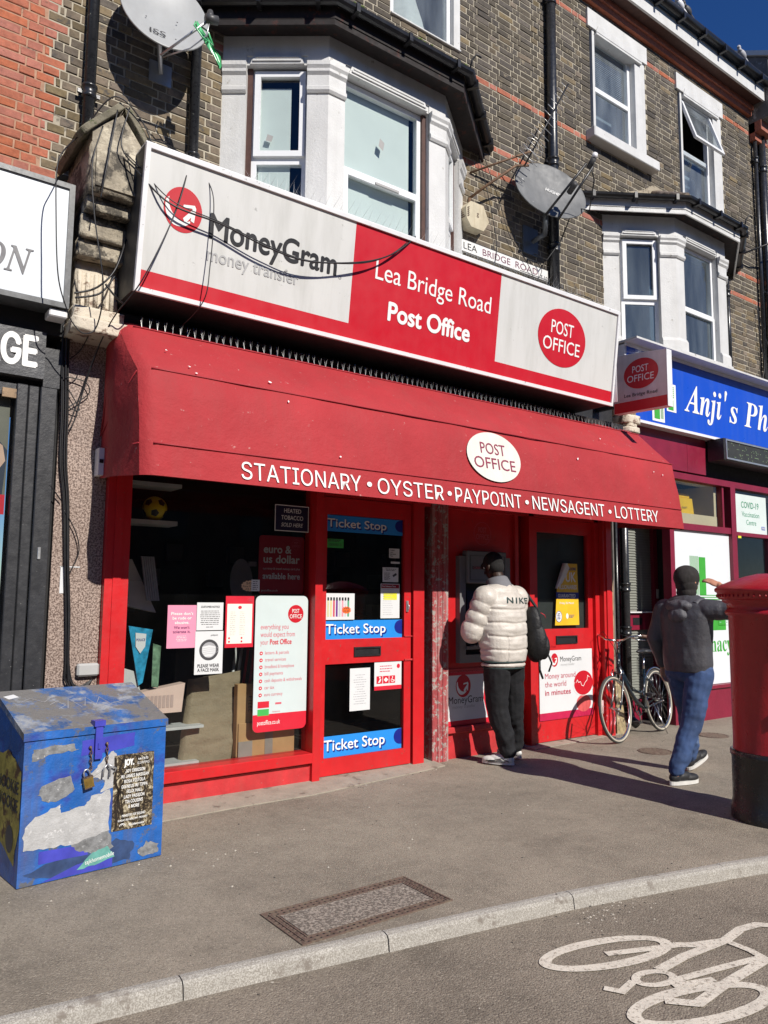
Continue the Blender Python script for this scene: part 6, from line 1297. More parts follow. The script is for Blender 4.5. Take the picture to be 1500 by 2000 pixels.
q = MB(); low = Vector((1.81, 5.34, 5.53)); lnb = Vector((2.07, 5.05, 5.76)); q.tube([low, lnb], .013, 4); q.tube([low + Vector((.02, .01, 0)), Vector((1.97, 5.16, 5.55)), Vector((2.06, 5.07, 5.64)), lnb], .006, 6); q.build('feed_arm', m_gal, t); q = MB(); q.tube([lnb - r_ * .03, lnb + r_ * .06 + u * .02], .034, 10); q.tube([lnb + u * .0, lnb + u * .09 + r_ * .01], [.028, .022], 10); q.build('feed_horn', mat('dark_plastic', (.06, .06, .062), .5), t)
q = MB(); q.tube([DC - n * .07, DC - n * .2 - u * .05, Vector((1.95, 5.72, 5.66))], .02, 8); q.box(1.86, 2.04, 5.73, 5.748, 5.58, 5.76); q.build('wall_mount', m_gal, t)
DF = Frame(DC - n * .045, r_, u); q = MB(); q.text(DF, 'ISS', -.12, -.275, .052, .0, n=.024, bold=.02); [q.fell(DF, a, b, .006, .007, .012, seg=8) for a, b in ((-.14, -.1), (.1, -.04), (.08, -.24), (-.1, .16))]; q.build('lettering', m_black, t)
t = root('satellite_dish', 'dark back of a small dish behind the gabled corbel, lower left', 'satellite dish', (1.68, 5.55, 4.9)); dish(t, (1.72, 5.56, 4.83), (.12, -.75, .6), (0, 0, 1), .25, .24, .04, mat('brown_grey_dish', (.13, .13, .14), .5, var=.1)); q = MB(); q.tube([(1.72, 5.62, 4.80), (1.76, 5.75, 4.7)], .02, 8); q.build('wall_mount', m_gal, t)
DC = Vector((6.26, 5.42, 5.99)); t = root('satellite_dish', 'oval mottled grey dish with a long double arm over the street nameplate', 'satellite dish', tuple(DC)); r_, u, n = dish(t, DC, (-.30, -.85, .25), (.35, 0, 1), .43, .36, .05, m_dishm)
b0 = DC - u * .40 + r_ * .04; tip = DC + n * .46 + r_ * .22 + u * .02; q = MB(); q.tube([b0 - r_ * .05, tip - r_ * .05], .016, 4); q.tube([b0 + r_ * .10, tip + r_ * .03], .016, 4); q.build('feed_arm', mat('grey_black_metal', (.03, .03, .033), .35, metal=.3), t); q = MB(); mid = b0.lerp(tip, .55); q.tube([mid - n * .05, mid + n * .08], .035, 6); q.tube([tip - n * .04, tip + u * .05 + n * .06], .03, 8); q.build('transmitter', m_dishb, t); q = MB(); q.tube([tip + u * .05 + n * .06, tip + u * .10 + n * .07], .03, 10); q.build('feed_horn', m_frame, t)
q = MB(); q.tube([DC - n * .06, DC - n * .14, b0 - n * .08, Vector((6.26, 5.52, 5.52))], .028, 8); q.tube([Vector((6.26, 5.52, 5.52)), Vector((6.26, 5.70, 5.50))], .028, 8); q.box(6.14, 6.38, 5.73, 5.748, 5.36, 5.68); q.build('wall_mount', mat('dull_steel', (.12, .13, .14), .5, metal=.3), t); DF = Frame(DC - n * .03, r_, u); q = MB(); q.text(DF, 'HUGHES', -.05, .02, .04, .14, n=-.014, bold=.02); q.build('lettering', m_white, t)
q = MB(); tp = tip; q.tube([tp, tp + Vector((.12, .05, -.1)), tp + Vector((.22, .2, -.35)), Vector((6.62, 5.4, 5.9)), Vector((6.5, 5.5, 5.5)), Vector((6.38, 5.6, 5.28)), Vector((6.25, 5.68, 5.35))], .007, 6); q.build('lead', m_cable, t)
ta = root('tv_aerial', 'old spiky television aerial tilted on a rusty arm left of the oval dish', 'aerial', (5.4, 5.7, 5.6)); q = MB(); q.tube([(5.32, 5.74, 5.72), (5.42, 5.55, 5.83), (5.73, 5.44, 6.10), (5.9, 5.42, 6.15)], .014, 6); q.tube([(5.34, 5.74, 6.02), (5.88, 5.36, 6.28)], .011, 6); q.tube([(5.32, 5.73, 5.72), (5.30, 5.73, 5.40)], .018, 6); q.build('arm', mat('rusty_arm', (.16, .09, .05), .7, var=.4, vs=20), ta)
q = MB(); A = Vector((5.80, 5.38, 6.1)); B = Vector((6.46, 5.32, 7.28)); q.tube([A, B], .009, 6); d = (B - A).normalized(); s_ = d.cross(Vector((.3, .8, .3))).normalized(); q.build('boom', m_cable, ta)
for k in range(13): c = A.lerp(B, .08 + k * .073); w_ = .13 - k * .004; q = MB(); q.tube([c - s_ * w_, c + s_ * w_], .0035, 5); q.build('element', m_wire, ta)
q = MB(); q.tube([A.lerp(B, .12) + s_ * .1 * math.cos(k * .5) + Vector((0, -.05, 0)) * math.sin(k * .5) for k in range(14)], .004, 5); q.tube([A.lerp(B, .22) + s_ * .12 * math.cos(k * .5) + Vector((0, -.04, .03)) * math.sin(k * .5) for k in range(14)], .004, 5); q.build('loop_dipole', m_wire, ta)

# ------------------------------------------------------------------ cables
def nearer(p):     # hang close in front of the sign face
    p = Vector(p)
    if 4.6 < p.y < 4.88 and p.z > 3.5: y = p.y + .5 * (4.90 - p.y); k = y / p.y; p = Vector((p.x * k, y, 1.5 + (p.z - 1.5) * k))
    return p
def cable(name, label, paths, r=.006, cat='cable', m=None):
    q = MB()
    for pth in paths:
        P = [nearer(p) for p in pth]; out = []
        for i in range(len(P) - 1):
            p0, p1, p2, p3 = P[max(i - 1, 0)], P[i], P[i + 1], P[min(i + 2, len(P) - 1)]
            for k in range(8):
                t_ = k / 8; out.append(.5 * ((2 * p1) + (p2 - p0) * t_ + (2 * p0 - 5 * p1 + 4 * p2 - p3) * t_ ** 2 + (3 * p1 - p0 - 3 * p2 + p3) * t_ ** 3))
        out.append(P[-1]); q.tube(out, r, 6)
    o = q.build(name, m or m_cable, label=label, cat=cat); return centre_origin(o)
cable('cable', 'thick black cable sagging right across the money transfer lettering', [[(1.45, 5.15, 4.55), (1.533, 4.95, 4.353), (1.721, 4.76, 4.081), (2.072, 4.72, 4.029), (2.418, 4.70, 3.955), (2.756, 4.70, 3.945), (3.233, 4.73, 4.079), (3.568, 4.76, 4.249), (3.891, 4.86, 4.53), (4.0, 5.2, 4.62)]], .0065)
cable('cable', 'second black cable running just beside the thick sagging one', [[(1.46, 5.15, 4.60), (1.56, 4.95, 4.38), (1.74, 4.77, 4.11), (2.08, 4.73, 4.045), (2.42, 4.71, 3.975), (2.76, 4.71, 3.955), (3.24, 4.73, 4.072), (3.57, 4.78, 4.255), (3.86, 4.88, 4.52), (3.92, 5.1, 4.58)]], .004)
cable('cable', 'thin dark wire dropping over the red globe down to the awning corner', [[(2.07, 5.4, 4.85), (1.915, 5.0, 4.62), (1.853, 4.83, 4.357), (1.743, 4.76, 3.98), (1.579, 4.83, 3.535), (1.49, 5.1, 3.345), (1.44, 5.3, 3.14), (1.39, 5.40, 2.897), (1.321, 5.42, 2.642)]], .0045)
cable('cable', 'thin wire hanging in front of the first letter M and kinking onto the awning', [[(2.06, 5.4, 4.86), (1.954, 5.0, 4.596), (2.022, 4.80, 4.308), (2.035, 4.77, 4.071), (2.034, 4.80, 3.753), (2.028, 4.88, 3.52), (1.98, 5.2, 3.40)]], .004)
cable('cable', 'wire loops hanging at the pale blue sign corner and over the stone console', [[(1.25, 5.2, 4.62), (1.10, 5.0, 4.35), (1.056, 4.98, 4.2), (1.066, 4.98, 3.893), (1.099, 4.98, 3.495), (1.185, 5.08, 3.325), (1.234, 5.1, 3.246), (1.305, 5.1, 3.195), (1.384, 5.1, 3.265), (1.38, 4.99, 3.511), (1.30, 4.97, 3.94), (1.27, 4.98, 4.3), (1.33, 5.0, 4.6)]], .0045)
cable('cable', 'tangle of wires over the gabled console top', [[(1.58, 5.3, 4.78), (1.806, 5.3, 4.82), (2.006, 5.4, 4.86), (2.068, 5.42, 4.80)], [(1.25, 5.1, 4.62), (1.4, 5.0, 4.84), (1.6, 5.0, 4.72), (1.72, 5.0, 4.44)], [(1.5, 5.0, 4.8), (1.45, 4.98, 4.5), (1.58, 4.98, 4.38), (1.66, 4.96, 4.44)], [(1.42, 5.0, 4.75), (1.36, 4.98, 4.3), (1.34, 5.0, 4.1)]], .005)
cable('cable', 'bundle of black cables running down the granite pilaster into a grey box', [[(1.26 + o, 5.42 - p, 3.33), (1.264 + o, 5.43 - p, 3.098), (1.282 + o, 5.44 - p, 2.743), (1.291 + o, 5.44 - p, 2.391), (1.325 + o * .8, 5.44 - p, 2.114), (1.352 + o * .6, 5.44 - p, 1.701), (1.376 + o * .6, 5.44 - p, 1.36), (1.389 + o * .5, 5.44 - p, 1.056), (1.40 + o, 5.44 - p, .95 - e), (1.47, 5.43 - p, .88 - e), (1.56, 5.43, .92)] for o, p, e in ((0, 0, 0), (.016, .006, .02), (.03, 0, .035), (.012, .016, .05), (-.012, .008, .03))], .0065)
cable('cable', 'loose wire coiled in loops on the upper granite pilaster', [[(1.287, 5.43, 2.976), (1.406, 5.42, 2.961), (1.444, 5.42, 2.895), (1.396, 5.43, 2.833), (1.315, 5.42, 2.766), (1.382, 5.42, 2.758), (1.30, 5.43, 2.9)], [(1.49, 5.3, 3.3), (1.42, 5.42, 2.97), (1.36, 5.42, 2.7), (1.32, 5.42, 2.6)], [(1.30, 5.42, 3.1), (1.37, 5.42, 3.18), (1.38, 5.2, 3.27)], [(1.32, 5.43, 2.06), (1.40, 5.43, 1.92), (1.43, 5.43, 1.78), (1.37, 5.43, 1.62)], [(1.22, 5.42, 2.22), (1.30, 5.43, 2.12)]], .004)
cable('cable', 'black cable crossing the fluted stone below the console', [[(1.57, 5.18, 3.95), (1.529, 5.13, 3.805), (1.489, 5.12, 3.685), (1.43, 5.12, 3.59), (1.355, 5.14, 3.52), (1.244, 5.15, 3.47)], [(1.49, 5.12, 3.64), (1.40, 5.13, 3.50), (1.25, 5.15, 3.44)], [(1.43, 5.12, 3.57), (1.50, 5.12, 3.50), (1.57, 5.15, 3.47)]], .007)
cable('cable', 'thin wires trailing down the brick past the street nameplate', [[(5.42, 5.71, 6.3), (5.60, 5.71, 5.75), (5.70, 5.71, 5.3), (5.66, 5.71, 5.05)], [(5.5, 5.71, 6.3), (5.75, 5.71, 5.8), (5.9, 5.70, 5.45), (6.17, 5.69, 5.2), (6.3, 5.7, 5.0)], [(6.3, 5.69, 5.28), (6.38, 5.68, 5.18), (6.25, 5.68, 5.02), (6.0, 5.68, 5.0)]], .004)
cable('cable', 'thin wire looping over the top right of the long sign', [[(5.2, 4.9, 4.60), (5.6, 4.85, 4.56), (5.95, 4.83, 4.48), (6.1, 4.82, 4.40), (6.2, 4.83, 4.50), (6.15, 4.9, 4.58), (5.9, 5.0, 4.6)]], .0035)
cable('cable', 'hanging wire at the far right of the brick wall', [[(11.2, 5.7, 5.9), (11.25, 5.7, 5.4), (11.3, 5.68, 5.0), (11.2, 5.7, 4.7)], [(11.2, 5.7, 5.9), (11.4, 5.68, 5.4), (11.5, 5.6, 5.1)]], .008)
gb = root('junction_box', 'grey plastic junction box low on the granite pilaster behind the blue bin', 'junction box', (1.52, 5.44, .93)); q = MB(); q.bev(1.455, 1.60, 5.41, 5.46, .945, 1.03, .012); q.build('case', mat('grey_plastic', (.42, .42, .41), .5, var=.05), gb)
q = MB(); q.fbox(FY(5.459), 1.325, 1.35, 1.50, 1.68, 0, .002); q.fbox(FY(5.459), 1.32, 1.45, 1.675, 1.682, 0, .002); o = q.build('paper_scrap', m_paper, label='torn strip of white paper on the granite pilaster', cat='paper'); centre_origin(o)
pb = root('plastic_bag', 'shredded green plastic bag snagged on the arm of the ISS dish', 'plastic bag', (2.1, 5.1, 5.5)); m_bag = mat('green_plastic', (.10, .48, .20), .25, var=.3, vs=18, coat=.3)
BP = lnb0 = Vector((2.02, 5.10, 5.68))
q = MB(); pts = [Vector((2.00, 5.12, 5.74)), Vector((2.05, 5.10, 5.66)), Vector((2.10, 5.09, 5.60)), Vector((2.14, 5.08, 5.52)), Vector((2.17, 5.07, 5.43))]; wd = (.012, .02, .03, .035, .008); vs = []
for i, p in enumerate(pts):
    for j in range(7): f = j / 6 - .5; vs.append(p + Vector((f * wd[i] * 2, math.sin(j * 2.2 + i) * .018, math.cos(j * 3 + i * 2) * .012)))
q.add(vs, [(i * 7 + j, i * 7 + j + 1, (i + 1) * 7 + j + 1, (i + 1) * 7 + j) for i in range(4) for j in range(6)], smooth=True); q.tube([(1.99, 5.12, 5.75), (1.97, 5.1, 5.70), (2.03, 5.08, 5.62), (2.10, 5.08, 5.60)], .006, 5); q.tube([(2.0, 5.12, 5.74), (2.08, 5.1, 5.70), (2.12, 5.09, 5.60)], .007, 5); q.build('shreds', m_bag, pb)
for (x, lab, c) in ((8.94, 'white pigeon perched on the gutter, left of the grey one', m_frame), (9.12, 'dark pigeon perched on the gutter beside the white one', m_dishb), (10.55, 'grey pigeon alone on the gutter near the party wall', m_inkg), (8.16, 'small white pigeon at the top of the gutter, leftmost bird', m_frame)):
    b = root('pigeon', lab, 'pigeon', (x, 5.42, 9.48)); q = MB(); R3 = Matrix.Rotation(.5, 3, 'Y'); q.sphere((x, 5.42, 9.56), (.09, .05, .055), 12, 8, 0, R3); q.sphere((x - .085, 5.42, 9.64), (.032, .028, .032), 10, 7); q.tube([(x - .06, 5.42, 9.58), (x - .08, 5.42, 9.63)], [.035, .025], 8); q.hexa([(x + .05, 5.40, 9.52), (x + .16, 5.40, 9.49), (x + .16, 5.44, 9.49), (x + .05, 5.44, 9.52), (x + .05, 5.40, 9.55), (x + .16, 5.40, 9.50), (x + .16, 5.44, 9.50), (x + .05, 5.44, 9.55)]); q.tube([(x - .115, 5.42, 9.64), (x - .135, 5.42, 9.63)], [.008, .002], 6); q.build('body', c, b); q = MB(); q.tube([(x - .01, 5.41, 9.53), (x - .01, 5.41, 9.47)], .005, 5); q.tube([(x + .02, 5.43, 9.53), (x + .02, 5.43, 9.47)], .005, 5); q.build('leg', m_inkr, b)

# ------------------------------------------------------------------ blue locked bin
bx = root('storage_box', 'battered blue metal storage box with padlock, chains and torn posters', 'storage box', (1.3, 4.7, 0))
A = Vector((.935, 4.385, 0)); Bv = Vector((1.72, 4.47, 0)); U = (Bv - A).normalized(); D = Vector((-U.y, U.x, 0)); WB, DB = (Bv - A).length, .50
BF = Frame(A, U); P3 = lambda u, d, z: A + U * u + D * d + Vector((0, 0, z))
def blue_paint():
    m = mat('chipped_blue_paint', (.014, .115, .42), .45, var=.35, vs=4, bump=.4, bs=22, dirt=((.11, .115, .13), .26, 9), streak=((.07, .10, .22), .85, 9), fine=((.03, .05, .30), .30, 5)); return m
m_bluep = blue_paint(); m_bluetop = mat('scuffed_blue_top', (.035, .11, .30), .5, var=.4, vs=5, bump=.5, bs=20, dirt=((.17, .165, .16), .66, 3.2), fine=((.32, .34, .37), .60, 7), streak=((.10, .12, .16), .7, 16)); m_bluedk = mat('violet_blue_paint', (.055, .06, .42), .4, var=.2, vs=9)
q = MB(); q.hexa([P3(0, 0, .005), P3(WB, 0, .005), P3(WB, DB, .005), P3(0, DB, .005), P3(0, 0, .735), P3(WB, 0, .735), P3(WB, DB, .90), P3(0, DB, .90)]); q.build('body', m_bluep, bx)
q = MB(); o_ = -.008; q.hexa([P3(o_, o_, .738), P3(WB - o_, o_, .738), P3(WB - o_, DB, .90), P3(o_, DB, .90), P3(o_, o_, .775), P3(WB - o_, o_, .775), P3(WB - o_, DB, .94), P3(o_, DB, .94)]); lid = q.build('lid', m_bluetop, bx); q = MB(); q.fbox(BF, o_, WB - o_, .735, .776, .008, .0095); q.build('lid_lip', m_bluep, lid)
TF = Frame(P3(0, 0, .7765), U, (P3(0, DB, .9415) - P3(0, 0, .7765))); q = MB(); rr_ = random.Random(9)
for k, pts in enumerate(([(.22, .30), (.27, .34), (.30, .28), (.25, .24)], [(.30, .24), (.34, .36), (.38, .24)], [(.40, .25), (.44, .36), (.47, .26), (.52, .35), (.55, .25), (.70, .30)], [(.08, .36), (.14, .40), (.20, .34), (.26, .40)])): q.fstroke(TF, pts, .0035, .0015)
q.build('scratches', m_inkg, lid); q = MB(); q.fpoly(TF, [(.01, .45), (.07, .47), (.09, .43), (.03, .41)], .001); q.build('white_scrap', m_paper, lid)
sil = mat('torn_grey_paper', (.42, .42, .42), .6, var=.16, vs=14, bump=.6, bs=40, dirt=((.58, .58, .58), .3, 18)); sil2 = mat('grey_residue', (.20, .205, .21), .6, var=.4, vs=30, bump=.5, bs=60, dirt=((.5, .5, .5), .2, 45))
def patch(name, pts, m, n): q = MB(); q.fpoly(BF, pts, n); q.build(name, m, bx)
rj = random.Random(5)
def rough(pts, a=.006, sub=5):
    out = []
    for i in range(len(pts)):
        p, s = pts[i], pts[(i + 1) % len(pts)]
        for k in range(sub): t_ = k / sub; out.append((p[0] + (s[0] - p[0]) * t_ + rj.uniform(-a, a), p[1] + (s[1] - p[1]) * t_ + rj.uniform(-a, a)))
    return out
patch('torn_paper', rough([(.02, .18), (.02, .30), (.09, .35), (.20, .385), (.20, .345), (.33, .36), (.36, .40), (.47, .42), (.47, .20), (.30, .17), (.15, .175)]), sil, .0015)
patch('torn_paper', rough([(.30, .47), (.36, .52), (.40, .57), (.47, .63), (.50, .60), (.49, .43), (.41, .41), (.44, .47), (.38, .50)]), sil, .002)
patch('torn_paper', rough([(.08, .45), (.10, .50), (.25, .53), (.27, .45), (.20, .41), (.12, .41)]), sil2, .0018)
patch('torn_paper', rough([(.25, .18), (.30, .13), (.38, .10), (.43, .08), (.50, .11), (.47, .21), (.33, .20)]), sil2, .0012)
patch('torn_paper', rough([(.68, .02), (.64, .05), (.69, .10), (.77, .08), (.765, .03)], .007), sil2, .0018)
patch('torn_paper', rough([(.04, .62), (.05, .69), (.25, .70), (.28, .66), (.13, .655)], .008), sil2, .001)
patch('violet_patch', rough([(.10, .10), (.10, .165), (.34, .16), (.36, .10)], .002, 2), m_bluedk, .001); patch('violet_patch', rough([(.12, .0 + .008), (.30, .06), (.50, .08), (.50, .01)], .003, 2), m_bluedk, .001); patch('violet_patch', rough([(.30, .62), (.30, .70), (.60, .72), (.60, .64)], .004, 3), m_bluedk, .0008)
patch('dark_overpaint', rough([(.02, .06), (.30, .13), (.44, .09), (.50, .15), (.62, .12), (.60, .02), (.40, .03), (.20, .02)], .01), mat('dull_overpaint', (.03, .06, .15), .5, var=.4, vs=12), .0006)  # ragged patch of duller, darker blue low on the box front
tl_ = rough([(.30, .03), (.38, .10), (.43, .115), (.47, .12), (.51, .06), (.40, .035)], .004); patch('torn_sticker', tl_, mat('sticker_teal', (.12, .34, .30), .6, var=.2, vs=20), .0022); q = MB(); q.text(BF, 'tajkhomemobile', .345, .048, .022, .505, n=.004, slope=.12); q.build('sticker_lettering', m_white, bx)
# gig poster: branches in a wood
m_leaf = bpy.data.materials.new('woodland_print'); m_leaf.use_nodes = True; t_ = m_leaf.node_tree; g_ = nd(t_, 'ShaderNodeNewGeometry'); n1 = nd(t_, 'ShaderNodeTexNoise'); n1.inputs['Scale'].default_value = 26; n1.inputs['Detail'].default_value = 8; n1.inputs['Roughness'].default_value = .75; n1.inputs['Distortion'].default_value = 1.4; t_.links.new(g_.outputs['Position'], n1.inputs[0]); cr_ = nd(t_, 'ShaderNodeValToRGB'); cr_.color_ramp.elements[0].position = .44; cr_.color_ramp.elements[0].color = (.015, .011, .008, 1); cr_.color_ramp.elements[1].position = .62; cr_.color_ramp.elements[1].color = (.55, .50, .36, 1); e_ = cr_.color_ramp.elements.new(.53); e_.color = (.13, .095, .05, 1); t_.links.new(n1.outputs[0], cr_.inputs[0]); t_.links.new(cr_.outputs[0], t_.nodes['Principled BSDF'].inputs['Base Color']); t_.nodes['Principled BSDF'].inputs['Roughness'].default_value = .5
gp = root('gig_poster', 'woodland photo poster with a white list of names on the front of the blue box', 'poster', tuple(P3(.60, 0, .2))); PFr = Frame(BF.p(.603, .395), U); w, h = .118, .205
q = MB(); q.fpoly(PFr, rough([(-w, -h), (w, -h), (w, h), (-w, h)], .002, 6), .003); q.build('sheet', m_leaf, gp)
q = MB(); rr_ = random.Random(4)
for k in range(9):
    x = rr_.uniform(-w + .02, w - .01); pts = [(x + rr_.uniform(-.02, .02) * j * .5, -h + .01 + (2 * h - .02) * j / 6) for j in range(7)]; pts = [(max(-w + .004, min(w - .004, a)), b) for a, b in pts]; q.fstroke(PFr, pts, rr_.choice((.003, .004, .006, .012)), .0036)
for k in range(14):
    x, y = rr_.uniform(-w + .03, w - .04), rr_.uniform(-h + .02, -.02); q.fstroke(PFr, [(x, y), (x + rr_.uniform(-.03, .03), y + rr_.uniform(.01, .04)), (x + rr_.uniform(-.03, .03), y + rr_.uniform(.03, .07))], .003, .0038)
q.build('printed_branches', mat('bark_print', (.02, .014, .01), .5), gp)
q = MB(); q.text(PFr, 'JOY.', -.06, .145, .032, -.005, n=.006, bold=.09); q.text(PFr, 'with', .02, .165, .018, .08, n=.006, shear=.2); q.text(PFr, 'SLURPING', .015, .143, .014, .09, n=.006, shear=.2)
for k, (s_, a) in enumerate((('JOY ORBISON', .058), ('W/ JAMES MASSIAH', .082), ('ROSA PISTOLA', .062), ('GEENEUS W/ TIPPA', .077), ('FELIX HALL', .045), ('LADY PASSION', .060), ('TIA COUSINS', .052), ('& MORE', .032))): q.text(PFr, s_, .005 - a, .105 - k * .028, .017, .005 + a, n=.006, bold=.035, key=INTER)
q.text(PFr, 'MINISTRY OF SOUND', -.062, -.135, .013, .075, n=.006, bold=.03); q.text(PFr, 'SUNDAY 3RD APRIL 5PM - MIDNIGHT', -.085, -.157, .010, .09, n=.006, bold=.03); q.text(PFr, 'Goldenvoice', -.02, -.187, .012, .07, n=.006, bold=.03); q.fring(PFr, -.058, -.182, .018, .014, .003, n=.006, seg=16, a0=0, a1=math.pi); q.fring(PFr, -.058, -.182, .009, .010, .0025, n=.006, seg=16, a0=0, a1=math.pi); q.build('lettering', m_white, gp)
SFm = Frame(P3(0, DB, 0), -D); r2 = root('side_poster', 'torn yellow and brown poster on the shaded left end of the blue box', 'poster', tuple(P3(0, .25, .3))); q = MB(); q.fpoly(SFm, rough([(.05, .22), (.44, .10), (.49, .30), (.48, .58), (.30, .66), (.08, .62)], .01), .003); q.build('sheet', mat('mustard_paper', (.36, .30, .06), .6, var=.5, vs=14, dirt=((.10, .05, .02), .45, 9)), r2); q = MB(); q.text(SFm, 'HOOKIE', .12, .46, .06, .46, n=.005, bold=.03); q.text(SFm, 'WOOKIE', .12, .37, .06, .46, n=.005, bold=.03); q.fell(SFm, .36, .22, .06, .07, .005, seg=20); q.build('lettering', m_ink, r2)
q = MB(); q.fbox(BF, .365, .405, .60, .80, .010, .022); q.fbox(BF, .355, .415, .775, .805, -.03, .028); q.fbox(BF, .378, .392, .655, .685, .022, .030); q.build('hasp', m_bluedk, bx); 
m_chain = mat('rusty_chain', (.16, .11, .08), .5, metal=.5, var=.4, vs=60)
def chain(u, v0, v1, du=0):
    n = int((v0 - v1) / .0165)
    for k in range(n):
        f = k / max(1, n - 1); q = MB(); c = BF.p(u + du * f, v0 + (v1 - v0) * f, .014); ring = []
        a = BF.U if k % 2 else BF.N
        for j in range(10): g = 2 * math.pi * j / 10; ring.append(c + a * math.cos(g) * .0065 + Vector((0, 0, 1)) * math.sin(g) * .0125)
        q.tube(ring, .0028, 6, closed=True); q.build('chain_link', m_chain, bx)
chain(.345, .655, .555, .004); chain(.435, .665, .575, .002)
q = MB(); [q.sphere(BF.p(u, v, .01), .009, 8, 6) for u, v in ((.343, .665), (.435, .675))]; q.build('rivet', m_chain, bx)
pk = root('padlock', 'brass padlock hanging from the rusty chain on the blue box', 'padlock', tuple(BF.p(.335, .46, .02))); m_brass = mat('worn_brass', (.45, .30, .08), .35, metal=.8, var=.25, vs=30); c = BF.p(.335, .485, .02)
rot = Matrix.Rotation(math.radians(12), 3, BF.N); UU = rot @ BF.U; VV = rot @ Vector((0, 0, 1)); KF = Frame(c, UU, VV); q = MB(); q.fbox(KF, -.026, .026, -.03, .03, -.012, .012); q.build('body', m_brass, pk); q = MB(); q.fbox(KF, -.027, .027, .024, .030, -.013, .013); q.fbox(KF, -.027, .027, -.032, -.026, -.013, .013); q.build('band', m_chain, pk); q = MB(); q.tube([KF.p(-.016, .028), KF.p(-.016, .055), KF.p(-.008, .068), KF.p(.008, .068), KF.p(.016, .055), KF.p(.016, .028)], .0045, 8); q.build('shackle', m_gal, pk)
sh = root('open_shackle', 'bent open steel hook hanging from the right hand chain of the blue box', 'hook', tuple(BF.p(.45, .53, .02))); q = MB(); q.tube([BF.p(.415, .50, .02), BF.p(.418, .545, .022), BF.p(.437, .566, .024), BF.p(.455, .54, .022), BF.p(.452, .495, .02)], .005, 8); q.tube([BF.p(.44, .565, .02), BF.p(.49, .535, .02), BF.p(.48, .515, .018)], .0045, 8); q.build('hook', m_gal, sh)

# ------------------------------------------------------------------ post box
m_pillar = mat('pillar_box_red', (.33, .008, .014), .34, var=.12, vs=4, bump=.22, bs=14, dirt=((.22, .04, .04), .10, 26), spec=.5, streak=((.24, .01, .015), .5, 8)); pbx = root('post_box', 'red cast iron pillar post box with black foot at the right edge of the picture', 'post box', (5.435, 2.79, 0)); cx, cy, R0 = 5.435, 2.79, .262
q = MB(); q.lathe(cx, cy, [(R0 + .028, 0), (R0 + .028, .06), (R0 + .022, .08), (R0 + .012, .13), (R0 + .010, .41), (R0 + .018, .425), (R0 + .018, .455), (R0, .46), (0, .46)], 56); q.build('black_foot', mat('black_foot_paint', (.012, .012, .013), .3, var=.2, vs=8, bump=.25, bs=16, dirt=((.08, .07, .06), .25, 14)), pbx)
q = MB(); q.lathe(cx, cy, [(R0, .461), (R0 - .004, .50), (R0 - .004, 1.380), (R0 + .012, 1.390), (R0 + .018, 1.405), (R0 + .012, 1.420), (R0 + .002, 1.430), (R0 + .004, 1.465), (R0 + .03, 1.480), (R0 + .036, 1.495)], 64); q.build('body', m_pillar, pbx)
q = MB(); q.lathe(cx, cy, [(R0 + .036, 1.495), (R0 + .05, 1.497), (R0 + .062, 1.507), (R0 + .066, 1.545), (R0 + .078, 1.551), (R0 + .082, 1.565), (R0 + .078, 1.575), (R0 + .05, 1.595), (R0 - .03, 1.630), (R0 - .12, 1.660), (.06, 1.680), (0, 1.683)], 64); cp_ = q.build('cap', m_pillar, pbx)
q = MB()
for k in range(56): a = 2 * math.pi * k / 56; c = Vector((cx + (R0 + .066) * math.cos(a), cy + (R0 + .066) * math.sin(a), 1.523)); q.sphere(c, (.007, .007, .011), 6, 4)
q.build('dentil', m_pillar, cp_, kind='stuff')
q = MB()
for a0 in (-1.95,):
    pts = [(cx + (R0 + .001) * math.cos(a0 + s), cy + (R0 + .001) * math.sin(a0 + s)) for s in [-.35 + k * .07 for k in range(11)]]
    for i in range(10): (a, b), (c, d) = pts[i], pts[i + 1]; q.add([(a, b, .55), (c, d, .55), (c, d, 1.2), (a, b, 1.2)], [(0, 1, 2, 3)])
q.build('door', m_pillar, pbx)
q = MB()
for a_ in (-2.62, -2.02):
    x, y = cx + (R0 + .002) * math.cos(a_), cy + (R0 + .002) * math.sin(a_); q.tube([(x, y, .56), (x, y, 1.28)], .0045, 5)
for z_ in (.56, 1.28): q.tube([(cx + (R0 + .002) * math.cos(-2.62 + k * .06), cy + (R0 + .002) * math.sin(-2.62 + k * .06), z_) for k in range(11)], .0045, 5)
q.build('door_seam', m_pillar, pbx)
for z_ in (.70, 1.14): q = MB(); x, y = cx + (R0 + .006) * math.cos(-2.66), cy + (R0 + .006) * math.sin(-2.66); q.tube([(x, y, z_ - .04), (x, y, z_ + .04)], .013, 10); q.build('hinge', m_pillar, pbx)

